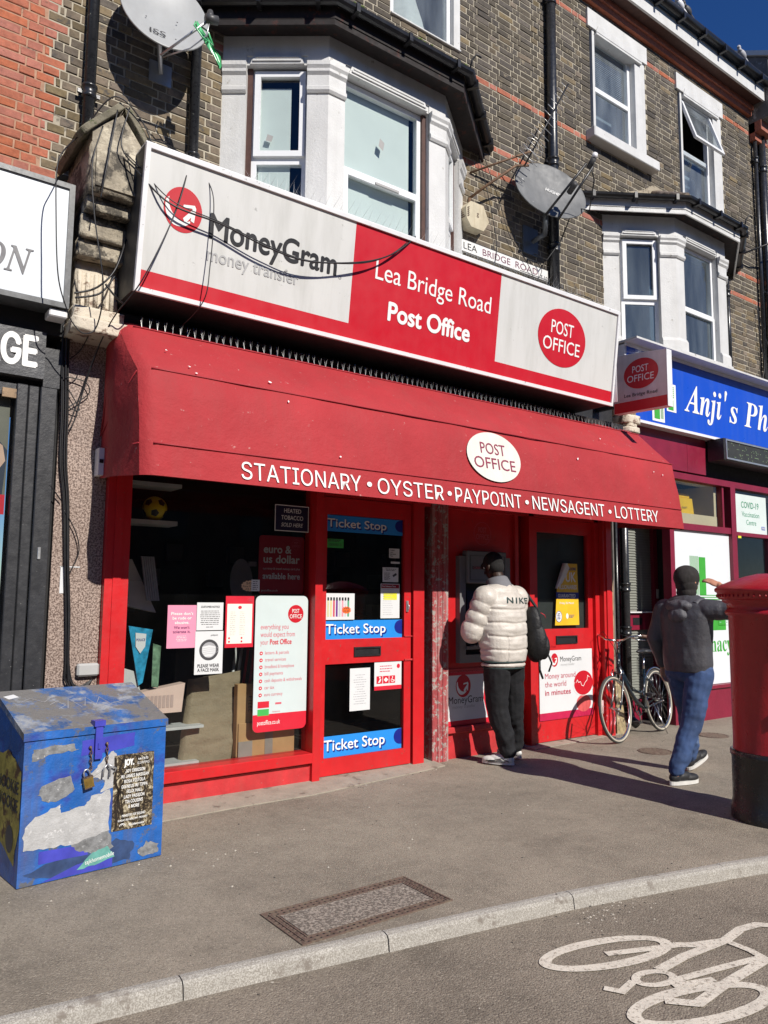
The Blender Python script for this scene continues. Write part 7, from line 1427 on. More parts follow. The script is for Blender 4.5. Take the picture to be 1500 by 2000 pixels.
# ------------------------------------------------------------------ bicycle
bk = root('bicycle', 'dark step-through town bicycle leaning against the drainpipe', 'bicycle', (7.4, 5.24, 0)); FW = Vector((6.86, 5.13, .343)); RW = Vector((7.90, 5.32, .343)); ax = (RW - FW); ax.z = 0; ax.normalize(); side = Vector((ax.y, -ax.x, 0)); lean = .13
m_frm = mat('bicycle_dark_blue', (.006, .013, .020), .25, coat=.5, var=.1); m_tyre = mat('tyre_grey', (.05, .05, .048), .8); m_wall = mat('cream_sidewall', (.46, .42, .34), .7); m_chr = mat('chrome', (.62, .62, .62), .18, metal=1.0, var=.05); m_brwn = mat('brown_grip', (.13, .07, .05), .5)
def BP_(s, z, off=0.0): return FW + ax * s + side * (off - lean * (z - .0)) + Vector((0, 0, z - .343 + (0)))
up_l = (Vector((0, 0, 1)) - side * lean).normalized()
def wheel(s):
    w = bpy.data.objects.new('wheel', None); COL.objects.link(w); c = BP_(s, .343); w.parent = bk; w.location = c - ORG[bk.name]; ORG[w.name] = c; S = 56
    ringp = lambda r, o=0: [c + ax * r * math.cos(2 * math.pi * k / S) + up_l * r * math.sin(2 * math.pi * k / S) + side * o for k in range(S)]
    q = MB(); q.tube(ringp(.329), .016, 10, closed=True); q.build('tyre', m_tyre, w); q = MB(); q.tube(ringp(.322, .010), .009, 8, closed=True); q.tube(ringp(.322, -.010), .009, 8, closed=True); q.build('tyre_wall', m_wall, w); q = MB(); q.tube(ringp(.305), .010, 8, closed=True); q.build('rim', m_chr, w); q = MB(); q.tube([c - side * .045, c - side * .02, c + side * .02, c + side * .045], [.014, .012, .012, .014], 10); q.tube([c - side * .07, c + side * .07], .005, 6); q.build('hub', m_chr, w)
    for k in range(28):
        a = 2 * math.pi * k / 28; b = a + (.9 if k % 4 < 2 else -.9) * (.5); o = .028 if k % 2 else -.028
        q = MB(); q.tube([c + ax * .02 * math.cos(b) + up_l * .02 * math.sin(b) + side * o, c + ax * .303 * math.cos(a) + up_l * .303 * math.sin(a)], .0013, 4); q.build('spoke', m_chr, w)
    return w
w1 = wheel(0); w2 = wheel(1.055)
q = MB(); c = BP_(0, .343); q.tube([c - ax * .23 + up_l * .11 - side * .012, c - ax * .26 - up_l * .02 - side * .012], .012, 6); q.build('reflector', mat('pink_reflector', (.7, .45, .45), .3), w1)
HT, HB = BP_(.24, .90), BP_(.19, .73)
BBk, ST, SB = BP_(.66, .29), BP_(.84, .80), BP_(.69, .33)
q = MB(); q.tube([HT, HB], .022, 12); q.tube([HB + up_l * .03, BP_(.36, .52), BP_(.5, .38), BBk], [.024, .022, .022, .022], 12); q.tube([HB + up_l * .08, BP_(.34, .62), BP_(.46, .50), BP_(.62, .46), BP_(.735, .47)], .015, 10); q.tube([BBk, BP_(.80, .70)], .017, 12)
for o in (.05, -.05): q.tube([BBk + side * o * .4, BP_(1.055, .343, o)], .009, 8); q.tube([BP_(.775, .64, o * .5), BP_(1.055, .343, o)], .008, 8)
q.build('frame', m_frm, bk)
q = MB(); q.tube([BP_(.79, .68), BP_(.85, .86)], .0125, 10); q.build('seat_post', m_chr, bk); q = MB(); q.sphere(BP_(.90, .90), (.10, .075, .028), 14, 8, 0, Matrix.Rotation(math.atan2(ax.y, ax.x), 3, 'Z')); q.sphere(BP_(.80, .90), (.11, .03, .024), 12, 8, 0, Matrix.Rotation(math.atan2(ax.y, ax.x), 3, 'Z')); q.build('saddle', m_blkpaint, bk)
q = MB()
for o in (.052, -.052): q.tube([BP_(.185, .70, o * .8), BP_(.15, .60, o), BP_(.06, .42, o), BP_(0, .343, o)], [.014, .012, .010, .009], 8)
q.tube([BP_(.185, .70, .055), BP_(.185, .70, -.055)], .014, 8); q.build('fork', m_frm, bk)
q = MB(); q.tube([HT, BP_(.27, 1.02)], .012, 8); q.tube([BP_(.27, 1.02), BP_(.20, 1.045)], .013, 8); q.tube([BP_(.21, 1.04, .0), BP_(.20, 1.05, .10), BP_(.20, 1.09, .18), BP_(.27, 1.10, .27), BP_(.38, 1.09, .31)], .011, 8); q.tube([BP_(.21, 1.04, .0), BP_(.20, 1.05, -.10), BP_(.20, 1.09, -.18), BP_(.27, 1.10, -.27), BP_(.38, 1.09, -.31)], .011, 8); q.build('handlebar', m_chr, bk)
for sg_ in (1, -1): q = MB(); q.tube([BP_(.28, 1.10, .275 * sg_), BP_(.41, 1.085, .315 * sg_)], .017, 10); q.build('grip', m_brwn, bk); q = MB(); q.tube([BP_(.22, 1.085, .20 * sg_), BP_(.21, 1.06, .25 * sg_), BP_(.30, 1.055, .30 * sg_)], .006, 6); q.build('brake_lever', m_chr, bk)
q = MB(); q.tube([BP_(.21, 1.08, .2), BP_(.13, 1.12, .1), BP_(.15, 1.0, .02), BP_(.17, .72, .0)], .0035, 6); q.tube([BP_(.21, 1.08, -.2), BP_(.12, 1.14, -.08), BP_(.16, .98, .0), BP_(.3, .60, .02), BP_(.7, .4, .02)], .0035, 6); q.tube([BP_(.22, 1.05, .08), BP_(.14, .98, .06), BP_(.17, .9, .02)], .006, 6); q.build('brake_cable', m_cable, bk)
q = MB(); q.tube([BP_(.18, .73, .06), BP_(.13, .70, .055), BP_(.12, .63, .03)], .008, 6); q.tube([BP_(.18, .73, -.06), BP_(.13, .70, -.055), BP_(.12, .63, -.03)], .008, 6); q.build('brake', m_chr, bk)
q = MB(); cc = BP_(.66, .29, -.055); S = 30; q.tube([cc + ax * .088 * math.cos(k * 2 * math.pi / S) + up_l * .088 * math.sin(k * 2 * math.pi / S) for k in range(S)], .006, 6, closed=True); [q.tube([cc, cc + ax * .085 * math.cos(k * 1.257) + up_l * .085 * math.sin(k * 1.257)], .006, 5) for k in range(5)]; q.build('chainring', m_dishb, bk)
q = MB(); q.tube([cc - side * .01, cc - side * .01 - up_l * .165 + ax * .02], .009, 6); c2_ = BP_(.66, .29, .06); q.tube([c2_, c2_ + up_l * .165 - ax * .02], .009, 6); q.build('crank', m_chr, bk)
for p in (cc - side * .05 - up_l * .168 + ax * .02, c2_ + side * .05 + up_l * .165 - ax * .02): q = MB(); q.hexa([p + ax * a * .045 + side * b * .04 + Vector((0, 0, z)) for z in (-.01, .01) for a, b in ((-1, -1), (1, -1), (1, 1), (-1, 1))]); q.build('pedal', m_blkpaint, bk)
q = MB(); c = BP_(1.055, .343); q.tube([c + ax * .365 * math.cos(math.radians(a)) + up_l * .365 * math.sin(math.radians(a)) for a in range(20, 200, 8)], .012, 6); q.build('mudguard', m_chr, bk); q = MB(); q.tube([cc - side * .005 + up_l * .088, BP_(1.055, .385, -.055)], .004, 5); q.tube([cc - side * .005 - up_l * .088, BP_(1.055, .30, -.055)], .004, 5); q.build('chain', m_dishb, bk)
q = MB(); q.tube([BP_(.80, .34, .05), BP_(.84, .10, .12), BP_(.86, .012, .14)], .007, 6); q.build('kickstand', m_chr, bk); q = MB(); q.box(7.98, 8.2, 5.2, 5.34, .70, .715); q.build('rear_rack', m_gal, bk)

# ------------------------------------------------------------------ shared phrases for repeats
# more stock seen dimly through the window
rs = random.Random(21)
m_stock = [mat('stock_' + n, c, .6) for n, c in (('grey', (.12, .12, .13)), ('blue', (.03, .06, .14)), ('red', (.18, .02, .02)), ('cream', (.30, .27, .2)), ('green', (.03, .10, .05)))]
sk = root('shop_shelving', 'dim shelving with packets along the left inner wall of the shop, seen through the window', 'shelving', (1.8, 6.6, 0))
for k in range(5):
    q = MB(); q.box(1.70, 1.98, 6.1, 8.2, .40 + k * .42, .42 + k * .42); q.build('shelf_board', m_stock[0], sk)
for mi in range(5):
    q = MB()
    for k in range(5):
        for j in range(9): y = 6.15 + j * .22 + rs.uniform(0, .08) + mi * .01; h_ = rs.uniform(.08, .28); q.box(1.76, 1.94, y, y + rs.uniform(.05, .10), .421 + k * .42, .421 + k * .42 + h_) if rs.random() < .5 else None
    if q.f: q.build('packets', m_stock[mi], sk, kind='stuff')
dm = root('shop_counter_display', 'dim packets on the counter deep inside the shop, seen through the window', 'display', (4.2, 7.6, 1.05))
q = MB()
for j in range(22): x = 3.05 + j * .16; h_ = rs.uniform(.05, .35); q.box(x, x + .12, 7.62, 7.75, 1.052, 1.052 + h_)
q.build('packets', m_stock[3], dm, kind='stuff'); q = MB()
for j in range(18): x = 2.0 + j * .27; q.box(x, x + .2, 8.9, 8.98, 1.3 + (j % 3) * .3, 1.5 + (j % 3) * .3)
q.build('back_packets', m_stock[0], dm, kind='stuff')
# ------------------------------------------------------------------ people
def caps(q, pts, rads, seg=14):
    """tapered limb: tube with ball ends through its joints"""
    P = [Vector(p) for p in pts]; out = []; rr = []
    for i in range(len(P) - 1):
        for k in range(6): t = k / 6; out.append(P[i].lerp(P[i + 1], t)); rr.append(rads[i] + (rads[i + 1] - rads[i]) * t)
    out.append(P[-1]); rr.append(rads[-1]); q.tube(out, rr, seg)
    for p, r in zip(P, rads): q.sphere(p, r * .995, seg, 8)
def fuse(q, name, mat_, parent, voxel=.007, smooth=4, warp=None, label=None):
    me = q.mesh(name); tmp = bpy.data.objects.new(name, me); COL.objects.link(tmp)
    m = tmp.modifiers.new('r', 'REMESH'); m.mode = 'VOXEL'; m.voxel_size = voxel; m.use_smooth_shade = True
    if smooth: s = tmp.modifiers.new('s', 'SMOOTH'); s.iterations = smooth; s.factor = .5
    dg = bpy.context.evaluated_depsgraph_get(); ev = tmp.evaluated_get(dg); out = bpy.data.meshes.new_from_object(ev); bpy.data.objects.remove(tmp); out.name = name
    off = ORG[parent.name]
    if warp:
        ns = [v.normal.copy() for v in out.vertices]
        for v, n in zip(out.vertices, ns): v.co = warp(v.co.copy(), n)
    out.transform(Matrix.Translation(-off)); out.materials.clear(); out.materials.append(mat_)
    out.polygons.foreach_set('use_smooth', [True] * len(out.polygons))
    o = bpy.data.objects.new(name, out); COL.objects.link(o); o.parent = parent; ORG[o.name] = off.copy(); return tags(o, label)
def torso(q, secs, S=36):
    vs = []
    for (x, y, z, rx, ry) in secs:
        for k in range(S): a = 2 * math.pi * k / S; c, s_ = math.cos(a), math.sin(a); vs.append((x + rx * math.copysign(abs(c) ** .85, c), y + ry * math.copysign(abs(s_) ** .85, s_), z))
    n = len(secs); fs = [(i * S + k, i * S + (k + 1) % S, (i + 1) * S + (k + 1) % S, (i + 1) * S + k) for i in range(n - 1) for k in range(S)] + [tuple(range(S))[::-1], tuple((n - 1) * S + k for k in range(S))]
    return q.add(vs, fs, 0, True)
def folds(amp, fx, fz, seed, rng=None):
    def w(c, n):
        k = noise.noise(Vector((c.x * fx + seed, c.y * fx, c.z * fz))) + .5 * noise.noise(Vector((c.x * fx * 2.3, c.y * fx * 2.3 + seed, c.z * fz * 2.1)))
        a = amp if rng is None else amp * rng(c); return c + n * k * a
    return w
def head(q, c, f, s=1.0):
    """skull, jaw, nose, ears; f = facing direction, head about .235 high"""
    f = Vector(f).normalized(); r = f.cross(Vector((0, 0, 1))).normalized(); u = r.cross(f).normalized(); M3 = Matrix((r, f, u)).transposed(); C_ = Vector(c)
    W = lambda a, b, d: C_ + r * a * s + f * b * s + u * d * s
    q.sphere(W(0, -.010, .02), (.077 * s, .096 * s, .098 * s), 20, 14, 0, M3); q.sphere(W(0, .028, -.045), (.058 * s, .066 * s, .070 * s), 16, 12, 0, M3); q.sphere(W(0, .062, -.082), (.026 * s, .022 * s, .02 * s), 10, 8, 0, M3)
    q.tube([W(0, .088, .012), W(0, .108, -.018), W(0, .112, -.030), W(0, .090, -.036)], [.010 * s, .013 * s, .015 * s, .012 * s], 8)
    q.sphere(W(0, .088, .036), (.05 * s, .012 * s, .012 * s), 10, 6, 0, M3); q.sphere(W(0, .088, -.062), (.024 * s, .010 * s, .009 * s), 10, 6, 0, M3)
    for e in (-1, 1): q.sphere(W(e * .080, -.006, -.008), (.010 * s, .022 * s, .034 * s), 10, 8, 0, M3)
    return W, r, f, u
def hand(q, wrist, d, palmn, thumb_side, curl=.6, s=1.0):
    """palm, four bent fingers of unequal length and a thumb leaving the side of the palm"""
    d = Vector(d).normalized(); n = Vector(palmn); n = (n - d * n.dot(d)).normalized(); t = d.cross(n).normalized() * thumb_side; w = Vector(wrist)
    M3 = Matrix((t, d, n)).transposed(); q.sphere(w + d * .048 * s, (.040 * s, .052 * s, .016 * s), 14, 10, 0, M3)
    for k, (o, L) in enumerate(((.030, .070), (.010, .079), (-.010, .073), (-.029, .057))):
        p = w + d * .082 * s + t * o * s; a = curl * .5; pts = [w + d * .05 * s + t * o * .8 * s, p]; c = p
        for j, f in enumerate((.45, .32, .23)):
            c = c + (d * math.cos(a) + n * math.sin(a)) * L * f * s; pts.append(c); a += curl * .75
        q.tube(pts, [.009 * s, .0095 * s, .0088 * s, .008 * s, .0062 * s], 8); q.sphere(c, .0062 * s, 8, 6)
    b = w + d * .018 * s + t * .028 * s; pts = [b, b + (t * .7 + d * .6 + n * .3) * .032 * s, b + (t * .7 + d * .9 + n * .5) * .052 * s, b + (t * .55 + d * 1.2 + n * .75) * .062 * s]; q.tube(pts, [.013 * s, .011 * s, .0095 * s, .007 * s], 8); q.sphere(pts[-1], .007 * s, 8, 6)
def shoe(q, heel, toe, z=0, w=.045, hgt=.075, pitch=0):
    h = Vector((*heel, z)); t = Vector((*toe, z + pitch)); d = (t - h); L = d.length; d.normalize(); sd = d.cross(Vector((0, 0, 1))).normalized(); u = sd.cross(d); M3 = Matrix((sd, d, u)).transposed()
    q.sphere(h + d * L * .18 + u * .045, (w * .82, L * .20, .045), 14, 10, 0, M3); q.sphere(h + d * L * .72 + u * .032, (w, L * .30, .034), 14, 10, 0, M3); q.sphere(h + d * L * .45 + u * .045, (w * .85, L * .34, .042), 14, 10, 0, M3); q.sphere(h + d * L * .24 + u * .075, (w * .8, L * .16, .035), 12, 8, 0, M3)
    return h, d, sd, u, L, M3
def sole(q, h, d, sd, u, L, w=.05, th=.022):
    pts = []
    for k in range(24):
        a = 2 * math.pi * k / 24; x = math.cos(a); y = math.sin(a); ww = w * (.82 + .18 * (y > 0) * abs(y)) if y > 0 else w * .84; pts.append(h + d * (L * .5 + y * L * .52) + sd * x * ww)
    b = [p + u * .001 for p in pts]; t = [p + u * th for p in pts]; q.add(b + t, [tuple(range(24))[::-1], tuple(range(24, 48))] + [(i, (i + 1) % 24, 24 + (i + 1) % 24, 24 + i) for i in range(24)])
m_skin1 = mat('dark_brown_skin', (.035, .018, .012), .5, var=.12, vs=20, spec=.4); m_skin2 = mat('light_brown_skin', (.50, .24, .15), .5, var=.1, vs=20); m_puff = mat('cream_puffer_nylon', (.56, .515, .46), .42, var=.05, vs=10, bump=.35, bs=16, sheen=.2); m_trk = mat('black_jersey', (.006, .006, .008), .85, var=.2, vs=10, bump=.3, bs=20); m_cap = mat('black_knit', (.010, .009, .009), .95, var=.25, vs=14, bump=.5, bs=180)
m_trim = mat('dark_green_trim', (.02, .045, .042), .7, var=.15); m_gcoll = mat('grey_collar', (.16, .16, .175), .8, var=.1, bump=.3, bs=60); m_bag2 = mat('black_bag_nylon', (.004, .004, .005), .6, var=.2, vs=9, bump=.4, bs=14); m_sh1 = mat('white_trainer', (.62, .61, .58), .45, var=.08, vs=20)

# man at the cash machine
p1 = root('person', 'person in a cream puffer jacket facing the cash machine', 'person', (5.14, 5.1, 0))
hc = (5.085, 5.175, 1.785); hf = (-.05, 1, -.32)
q = MB(); W, r_, f_, u_ = head(q, hc, hf); caps(q, [(5.09, 5.13, 1.70), (5.09, 5.07, 1.56)], [.06, .065]); q.sphere((5.09, 5.06, 1.40), (.19, .11, .20), 16, 12); q.sphere((5.09, 5.06, 1.12), (.15, .10, .22), 16, 12); q.sphere((5.09, 5.06, .95), (.16, .11, .12), 16, 12)
caps(q, [(4.89, 5.06, 1.50), (4.815, 5.17, 1.20), (4.96, 5.34, 1.16)], [.05, .042, .028]); caps(q, [(5.30, 5.08, 1.50), (5.37, 5.20, 1.20), (5.24, 5.36, 1.15)], [.05, .042, .028])
caps(q, [(5.00, 5.05, .92), (5.04, 5.09, .50), (5.12, 5.02, .09)], [.085, .055, .04]); caps(q, [(5.19, 5.07, .92), (5.28, 5.13, .50), (5.38, 5.20, .09)], [.085, .055, .04])
caps(q, [(5.12, 5.02, .09), (5.03, 5.17, .05)], [.03, .025]); caps(q, [(5.38, 5.20, .09), (5.37, 5.37, .05)], [.03, .025])
hand(q, (4.96, 5.34, 1.16), (.8, .45, .0), (0, .2, -1), 1, .7); hand(q, (5.24, 5.36, 1.15), (-.5, .6, .05), (0, .1, -1), -1, .6)
fuse(q, 'body', m_skin1, p1, .0052, 2)
for e in (-1, 1): q = MB(); q.sphere(W(e * .031, .078, .012), .012, 10, 8); q.build('eye', mat('eye_white', (.6, .6, .58), .2), p1)
q = MB(); M3 = Matrix((r_, f_, u_)).transposed(); q.sphere(W(0, -.012, .036), (.083, .103, .098), 24, 16, 0, M3); q.sphere(W(0, -.035, -.02), (.076, .075, .07), 20, 14, 0, M3); q.tube([W(0, .06, .045), W(0, .12, .035), W(0, .15, .028)], [.045, .03, .006], 10); cpo = fuse(q, 'cap', m_cap, p1, .005, 3)
# jacket: quilted bands stacked on a smooth yoke
q = MB()
for k, (z, rx, ry, rz) in enumerate(((.965, .232, .174, .085), (1.085, .246, .186, .092), (1.21, .254, .190, .094), (1.325, .252, .182, .090))): q.sphere((5.09, 5.055 + (z - 1) * .03, z), (rx, ry, rz), 40, 14)
torso(q, [(5.09, 5.04, .93, .205, .150), (5.09, 5.05, 1.02, .232, .172), (5.09, 5.06, 1.15, .242, .178), (5.09, 5.065, 1.30, .242, .175), (5.09, 5.07, 1.42, .240, .168), (5.09, 5.08, 1.52, .20, .14), (5.09, 5.09, 1.58, .13, .11)]); q.sphere((5.09, 5.07, 1.445), (.245, .172, .135), 36, 16); q.sphere((5.09, 5.085, 1.55), (.185, .13, .085), 28, 14)
def sleeve(a, b, c, r0, r1, r2):
    a, b, c = map(Vector, (a, b, c)); q.sphere(a, r0, 20, 12); n1 = 3
    for k in range(n1): p = a.lerp(b, (k + .75) / n1); dd = (b - a).normalized(); M = dd.to_track_quat('Z', 'Y').to_matrix(); rr = r0 + (r1 - r0) * k / n1; q.sphere(p, (rr, rr, .098), 22, 12, 0, M)
    q.sphere(b, r1 * .96, 18, 12)
    for k in range(3): p = b.lerp(c, (k + .7) / 3.1); dd = (c - b).normalized(); M = dd.to_track_quat('Z', 'Y').to_matrix(); rr = r1 + (r2 - r1) * (k + .5) / 3; q.sphere(p, (rr, rr, .070), 20, 12, 0, M)
    q.tube([a, b, c], [r0 * .8, r1 * .82, r2 * .8], 12)
sleeve((4.885, 5.07, 1.49), (4.805, 5.165, 1.185), (4.955, 5.335, 1.16), .112, .105, .062); sleeve((5.30, 5.09, 1.49), (5.38, 5.19, 1.20), (5.26, 5.34, 1.16), .112, .100, .062)
def puffwarp(c, n):
    g = math.sin(c.x * 55 + c.y * 40 + noise.noise(c * 6) * 4) * .5 + noise.noise(Vector((c.x * 16, c.y * 16, c.z * 5))); band = .5 + .5 * math.cos((c.z - 1.01) / .12 * 2 * math.pi)
    groove = 0
    if abs(c.x - 5.09) < .235 and c.y < 5.30:
        zz = c.z + .008 * math.sin(c.x * 9) + .006 * noise.noise(c * 9)
        for s_ in (1.035, 1.155, 1.275, 1.395): groove += math.exp(-((zz - s_) / .011) ** 2)
        groove += .6 * math.exp(-((c.x - 4.99) / .008) ** 2) * (c.z < 1.15) * (c.y < 5.06)
    return c + n * (g * .0040 * (.3 + band) - .012 * groove + .003)
jk = fuse(q, 'jacket', m_puff, p1, .0062, 7, puffwarp)
q = MB(); q.sphere((5.09, 5.055, .925), (.236, .178, .020), 40, 8); q.sphere((5.09, 5.055, .868), (.222, .165, .022), 40, 8); fuse(q, 'hem_stripe', m_trim, p1, .006, 1)
q = MB(); q.sphere((5.09, 5.055, .895), (.228, .172, .045), 40, 10); fuse(q, 'hem_band', m_puff, p1, .006, 1, folds(.004, 14, 10, 2))
q = MB(); ring = []; S = 28
for zz, rx, ry, oy in ((1.55, .135, .115, -.01), (1.60, .118, .105, .01), (1.66, .102, .096, .04), (1.67, .090, .086, .045), (1.62, .088, .082, .03)): ring.append([(5.09 + rx * math.cos(2 * math.pi * k / S), 5.09 + oy + ry * math.sin(2 * math.pi * k / S), zz + .03 * (-math.sin(2 * math.pi * k / S))) for k in range(S)])
q.add([p for r0 in ring for p in r0], [(i * S + k, i * S + (k + 1) % S, (i + 1) * S + (k + 1) % S, (i + 1) * S + k) for i in range(4) for k in range(S)], smooth=True); q.build('collar', m_gcoll, p1)
from mathutils.bvhtree import BVHTree
def wrap_text(target, parent, body, F, u0, v0, h, u1, m, name='lettering', lift=.003, **kw):
    dg = None; off = ORG[target.name]; bv = BVHTree.FromPolygons([tuple(v.co + off) for v in target.data.vertices], [tuple(p.vertices) for p in target.data.polygons]); q = MB(); q.text(F, body, u0, v0, h, u1, n=.25, **kw)
    bm = bmesh.new(); vs = [bm.verts.new(v) for v in q.v]
    for f in q.f:
        try: bm.faces.new([vs[i] for i in f])
        except ValueError: pass
    bmesh.ops.subdivide_edges(bm, edges=[e for e in bm.edges if e.calc_length() > .012], cuts=3); 
    for v in bm.verts:
        hit = bv.ray_cast(v.co, -F.N); 
        if hit[0] is not None: v.co = hit[0] + F.N * lift
    q = MB(); q.bm(bm); return q.build(name, m, parent)
NF = Frame((5.09, 4.9, 1.46), (.86, -.5, 0)); wrap_text(jk, p1, 'NIKE', NF, -.085, -.012, .05, .17, m_trim, bold=.05, spacing=1.3, slope=-.02)
q = MB(); caps(q, [(5.00, 5.05, .88), (5.035, 5.08, .50), (5.115, 5.03, .13)], [.128, .100, .078]); caps(q, [(5.20, 5.07, .88), (5.275, 5.12, .50), (5.375, 5.20, .13)], [.128, .100, .078]); q.sphere((5.10, 5.06, .90), (.19, .14, .10), 24, 12)
fuse(q, 'trousers', m_trk, p1, .0075, 3, folds(.015, 9, 9, 4, lambda c: .6 + max(0, (.5 - c.z)) * 2.2))
for (h, t) in (((5.13, 4.975), (4.985, 5.225)), ((5.385, 5.13), (5.375, 5.42))):
    q = MB(); hh = shoe(q, h, t, .012); so_ = fuse(q, 'shoe', m_sh1, p1, .005, 2); q = MB(); sole(q, *hh[:5]); q.build('sole', m_sh1, so_)
    q = MB(); h0, d, sd, u, L, M3 = hh
    for s0 in (-1, 1): q.tube([h0 + d * L * .12 + sd * s0 * .040 + u * .03, h0 + d * L * .35 + sd * s0 * .046 + u * .055, h0 + d * L * .6 + sd * s0 * .049 + u * .035, h0 + d * L * .85 + sd * s0 * .040 + u * .028], .004, 5); q.tube([h0 + d * L * .25 + sd * s0 * .043 + u * .025, h0 + d * L * .5 + sd * s0 * .050 + u * .030, h0 + d * L * .78 + sd * s0 * .048 + u * .022], .004, 5)
    q.build('shoe_stripe', m_black, so_); q = MB(); q.tube([h0 + d * L * (.38 + .06 * k) + sd * (.02 if k % 2 else -.02) + u * (.092 - .008 * k) for k in range(5)], .004, 5); q.build('laces', m_black, so_)
q = MB(); TFm = Frame((4.86, 4.97, .80), (.62, -.78, 0)); q.fring(TFm, .05, -.01, .035, .028, .006, n=.0, seg=16, a0=.3, a1=2.8); q.fring(TFm, .05, -.02, .02, .018, .005, n=.0, seg=16, a0=3.4, a1=6.0)
for v in q.v: pass
bpk = root('backpack', 'black backpack slung behind the right arm of the person in the cream jacket', 'backpack', (5.45, 4.92, .93)); q = MB(); q.sphere((5.425, 4.97, 1.09), (.085, .125, .19), 24, 16); q.sphere((5.405, 4.99, 1.23), (.065, .105, .19), 24, 16); q.sphere((5.46, 4.91, 1.05), (.05, .075, .12), 16, 12)
fuse(q, 'bag_body', m_bag2, bpk, .006, 3, folds(.006, 9, 7, 8)); q = MB(); q.tube([(5.32, 5.12, 1.60), (5.38, 5.02, 1.52), (5.42, 4.96, 1.42), (5.43, 4.94, 1.36)], [.014, .016, .014, .012], 8); q.tube([(5.32, 5.12, 1.60), (5.36, 5.24, 1.5), (5.40, 5.26, 1.3), (5.42, 5.1, 1.02)], .012, 8); q.tube([(5.47, 4.86, .98), (5.52, 4.86, .90), (5.50, 4.88, .82)], .009, 6); q.tube([(5.42, 4.92, .95), (5.40, 4.90, .84), (5.43, 4.89, .76)], [.012, .012, .010], 6); q.build('strap', m_bag2, bpk); q = MB(); q.tube([(5.40, 4.88, 1.36), (5.43, 4.86, 1.34), (5.46, 4.87, 1.31)], .003, 5); q.build('red_cord', m_postr, bpk)

# man walking past, hand to his head
p2 = root('person', 'person in a grey jacket and jeans walking with one hand raised to the head', 'person', (6.05, 3.82, 0))
hf = Vector((1, -.22, .05))
q = MB(); W, r_, f_, u_ = head(q, (6.07, 3.80, 1.655), hf, .98); caps(q, [(6.05, 3.80, 1.58), (6.03, 3.80, 1.46)], [.058, .062]); q.sphere((6.03, 3.80, 1.30), (.11, .19, .20), 16, 12); q.sphere((6.03, 3.80, 1.05), (.10, .15, .22), 16, 12); q.sphere((6.03, 3.80, .92), (.11, .16, .10), 16, 12)
caps(q, [(6.02, 4.00, 1.42), (5.99, 4.08, 1.15), (6.10, 4.09, .91)], [.05, .042, .028]); caps(q, [(6.03, 3.60, 1.42), (6.12, 3.37, 1.42), (6.15, 3.555, 1.61)], [.05, .042, .028])
caps(q, [(6.04, 3.70, .90), (5.93, 3.71, .49), (5.71, 3.745, .10)], [.085, .055, .04]); caps(q, [(6.05, 3.90, .90), (6.23, 3.93, .50), (6.27, 3.965, .12)], [.085, .055, .04])
hand(q, (6.10, 4.09, .91), (.18, .0, -1), (-.2, -1, 0), -1, .55); hand(q, (6.15, 3.555, 1.61), (-.05, .85, .42), (.35, .3, -.85), -1, .35, 1.05)
fuse(q, 'body', m_skin2, p2, .0052, 2)
for e in (-1, 1): q = MB(); q.sphere(W(e * .031, .078, .012), .012, 10, 8); q.build('eye', MT['eye_white'], p2)
q = MB(); M3 = Matrix((r_, f_, u_)).transposed(); q.sphere(W(0, -.014, .026), (.096, .116, .110), 24, 16, 0, M3); q.sphere(W(0, -.025, -.035), (.092, .088, .09), 20, 14, 0, M3); q.sphere(W(0, -.025, -.10), (.084, .084, .075), 18, 12, 0, M3); fuse(q, 'hat', mat('black_hat_knit', (.020, .017, .016), .9, var=.15, vs=14, bump=.3, bs=120), p2, .005, 4, folds(.005, 12, 10, 3))
m_jk2 = mat('grey_shell_jacket', (.055, .055, .064), .55, var=.1, vs=6, bump=.35, bs=14)  # grey darkened overall, standing in for the missing cast shadow on the back
q = MB(); torso(q, [(6.03, 3.80, .885, .135, .195), (6.03, 3.80, .95, .145, .205), (6.03, 3.80, 1.10, .146, .205), (6.03, 3.80, 1.25, .150, .222), (6.03, 3.80, 1.36, .148, .232), (6.035, 3.80, 1.44, .128, .215), (6.04, 3.80, 1.50, .095, .14), (6.05, 3.80, 1.53, .075, .09)])
caps(q, [(6.02, 4.00, 1.41), (5.99, 4.08, 1.15), (6.09, 4.09, .94)], [.088, .072, .052]); caps(q, [(6.03, 3.61, 1.41), (6.12, 3.36, 1.40), (6.148, 3.525, 1.575)], [.088, .075, .050])
jk2 = fuse(q, 'jacket', m_jk2, p2, .007, 6, folds(.007, 10, 5, 6))
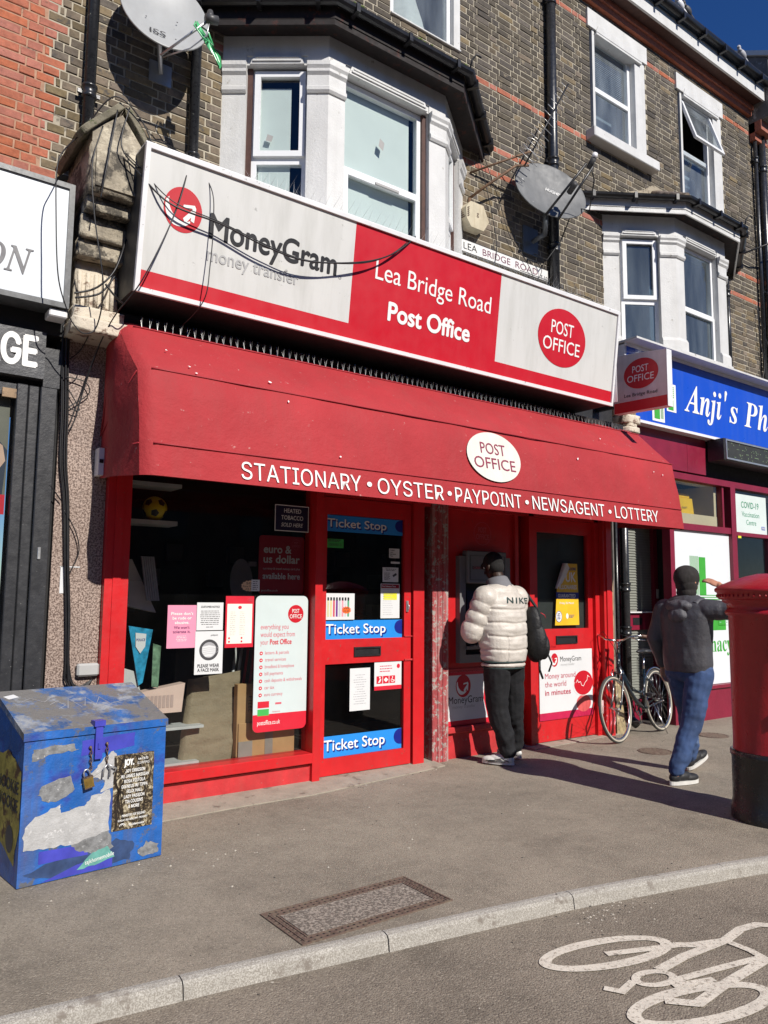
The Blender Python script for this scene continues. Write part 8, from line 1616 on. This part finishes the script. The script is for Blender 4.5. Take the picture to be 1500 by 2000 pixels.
q = MB(); q.sphere((5.915, 3.79, 1.435), (.055, .125, .055), 22, 12); q.sphere((5.885, 3.79, 1.36), (.045, .085, .06), 20, 12); q.tube([(5.95, 3.92, 1.45), (6.05, 3.93, 1.49), (6.12, 3.86, 1.49)], .03, 8); q.tube([(5.95, 3.67, 1.45), (6.05, 3.66, 1.49), (6.12, 3.73, 1.49)], .03, 8); fuse(q, 'hood', mat('grey_hood', (.075, .075, .085), .6, var=.15, vs=12, bump=.4, bs=20), p2, .006, 3, folds(.010, 14, 12, 9))
m_jean = mat('blue_denim', (.032, .065, .16), .85, var=.35, vs=7, bump=.3, bs=90, dirt=((.09, .14, .26), .2, 5))
q = MB(); caps(q, [(6.04, 3.70, .88), (5.93, 3.715, .49), (5.73, 3.745, .12)], [.118, .088, .068]); caps(q, [(6.05, 3.90, .88), (6.22, 3.925, .50), (6.265, 3.96, .14)], [.118, .088, .068]); q.sphere((6.03, 3.80, .92), (.132, .190, .13), 26, 12); q.sphere((6.03, 3.80, .88), (.13, .188, .09), 26, 12); fuse(q, 'jeans', m_jean, p2, .0075, 3, folds(.013, 9, 12, 12, lambda c: .6 + max(0, (.4 - c.z)) * 2.2))
m_sh2 = mat('black_trainer', (.014, .014, .016), .6, var=.2)
for (h, t, z, pt) in (((5.665, 3.76), (5.95, 3.70), .018, 0), ((6.255, 3.975), (6.515, 3.955), .022, .10)):
    q = MB(); hh = shoe(q, h, t, z, pitch=pt, w=.047); so_ = fuse(q, 'shoe', m_sh2, p2, .005, 2); q = MB(); h0, d, sd, u, L, M3 = hh; sole(q, h0 - u * .014, d, sd, u, L, .053, .030); q.build('sole', m_sh1, so_)

GR = {'cable': 'black cables strung over the shopfronts', 'drainpipe': 'black rainwater pipes on the houses', 'notice': 'paper notices in the shop windows', 'sticker': 'small stickers on the glass', 'poster': 'posters on glass and box', 'pigeon': 'pigeons on the gutter', 'shelf': 'white shelves in the shop window', 'satellite dish': 'satellite dishes on the brick wall', 'manhole': 'covers in the pavement', 'building': 'terraced houses along the road', 'person': 'people on the pavement', 'shopfront': 'shopfronts of the terrace', 'sign': 'signs and boards of the shops', 'toy': 'toy packs in the window', 'box': 'boxes behind the windows', 'corbel': 'stone consoles between the shops'}
tops = [o for o in COL.objects if o.parent is None and 'category' in o.keys()]
for o in tops:
    if 'group' not in o.keys() and o['category'] in GR and sum(1 for p in tops if p['category'] == o['category']) > 1: o['group'] = GR[o['category']]
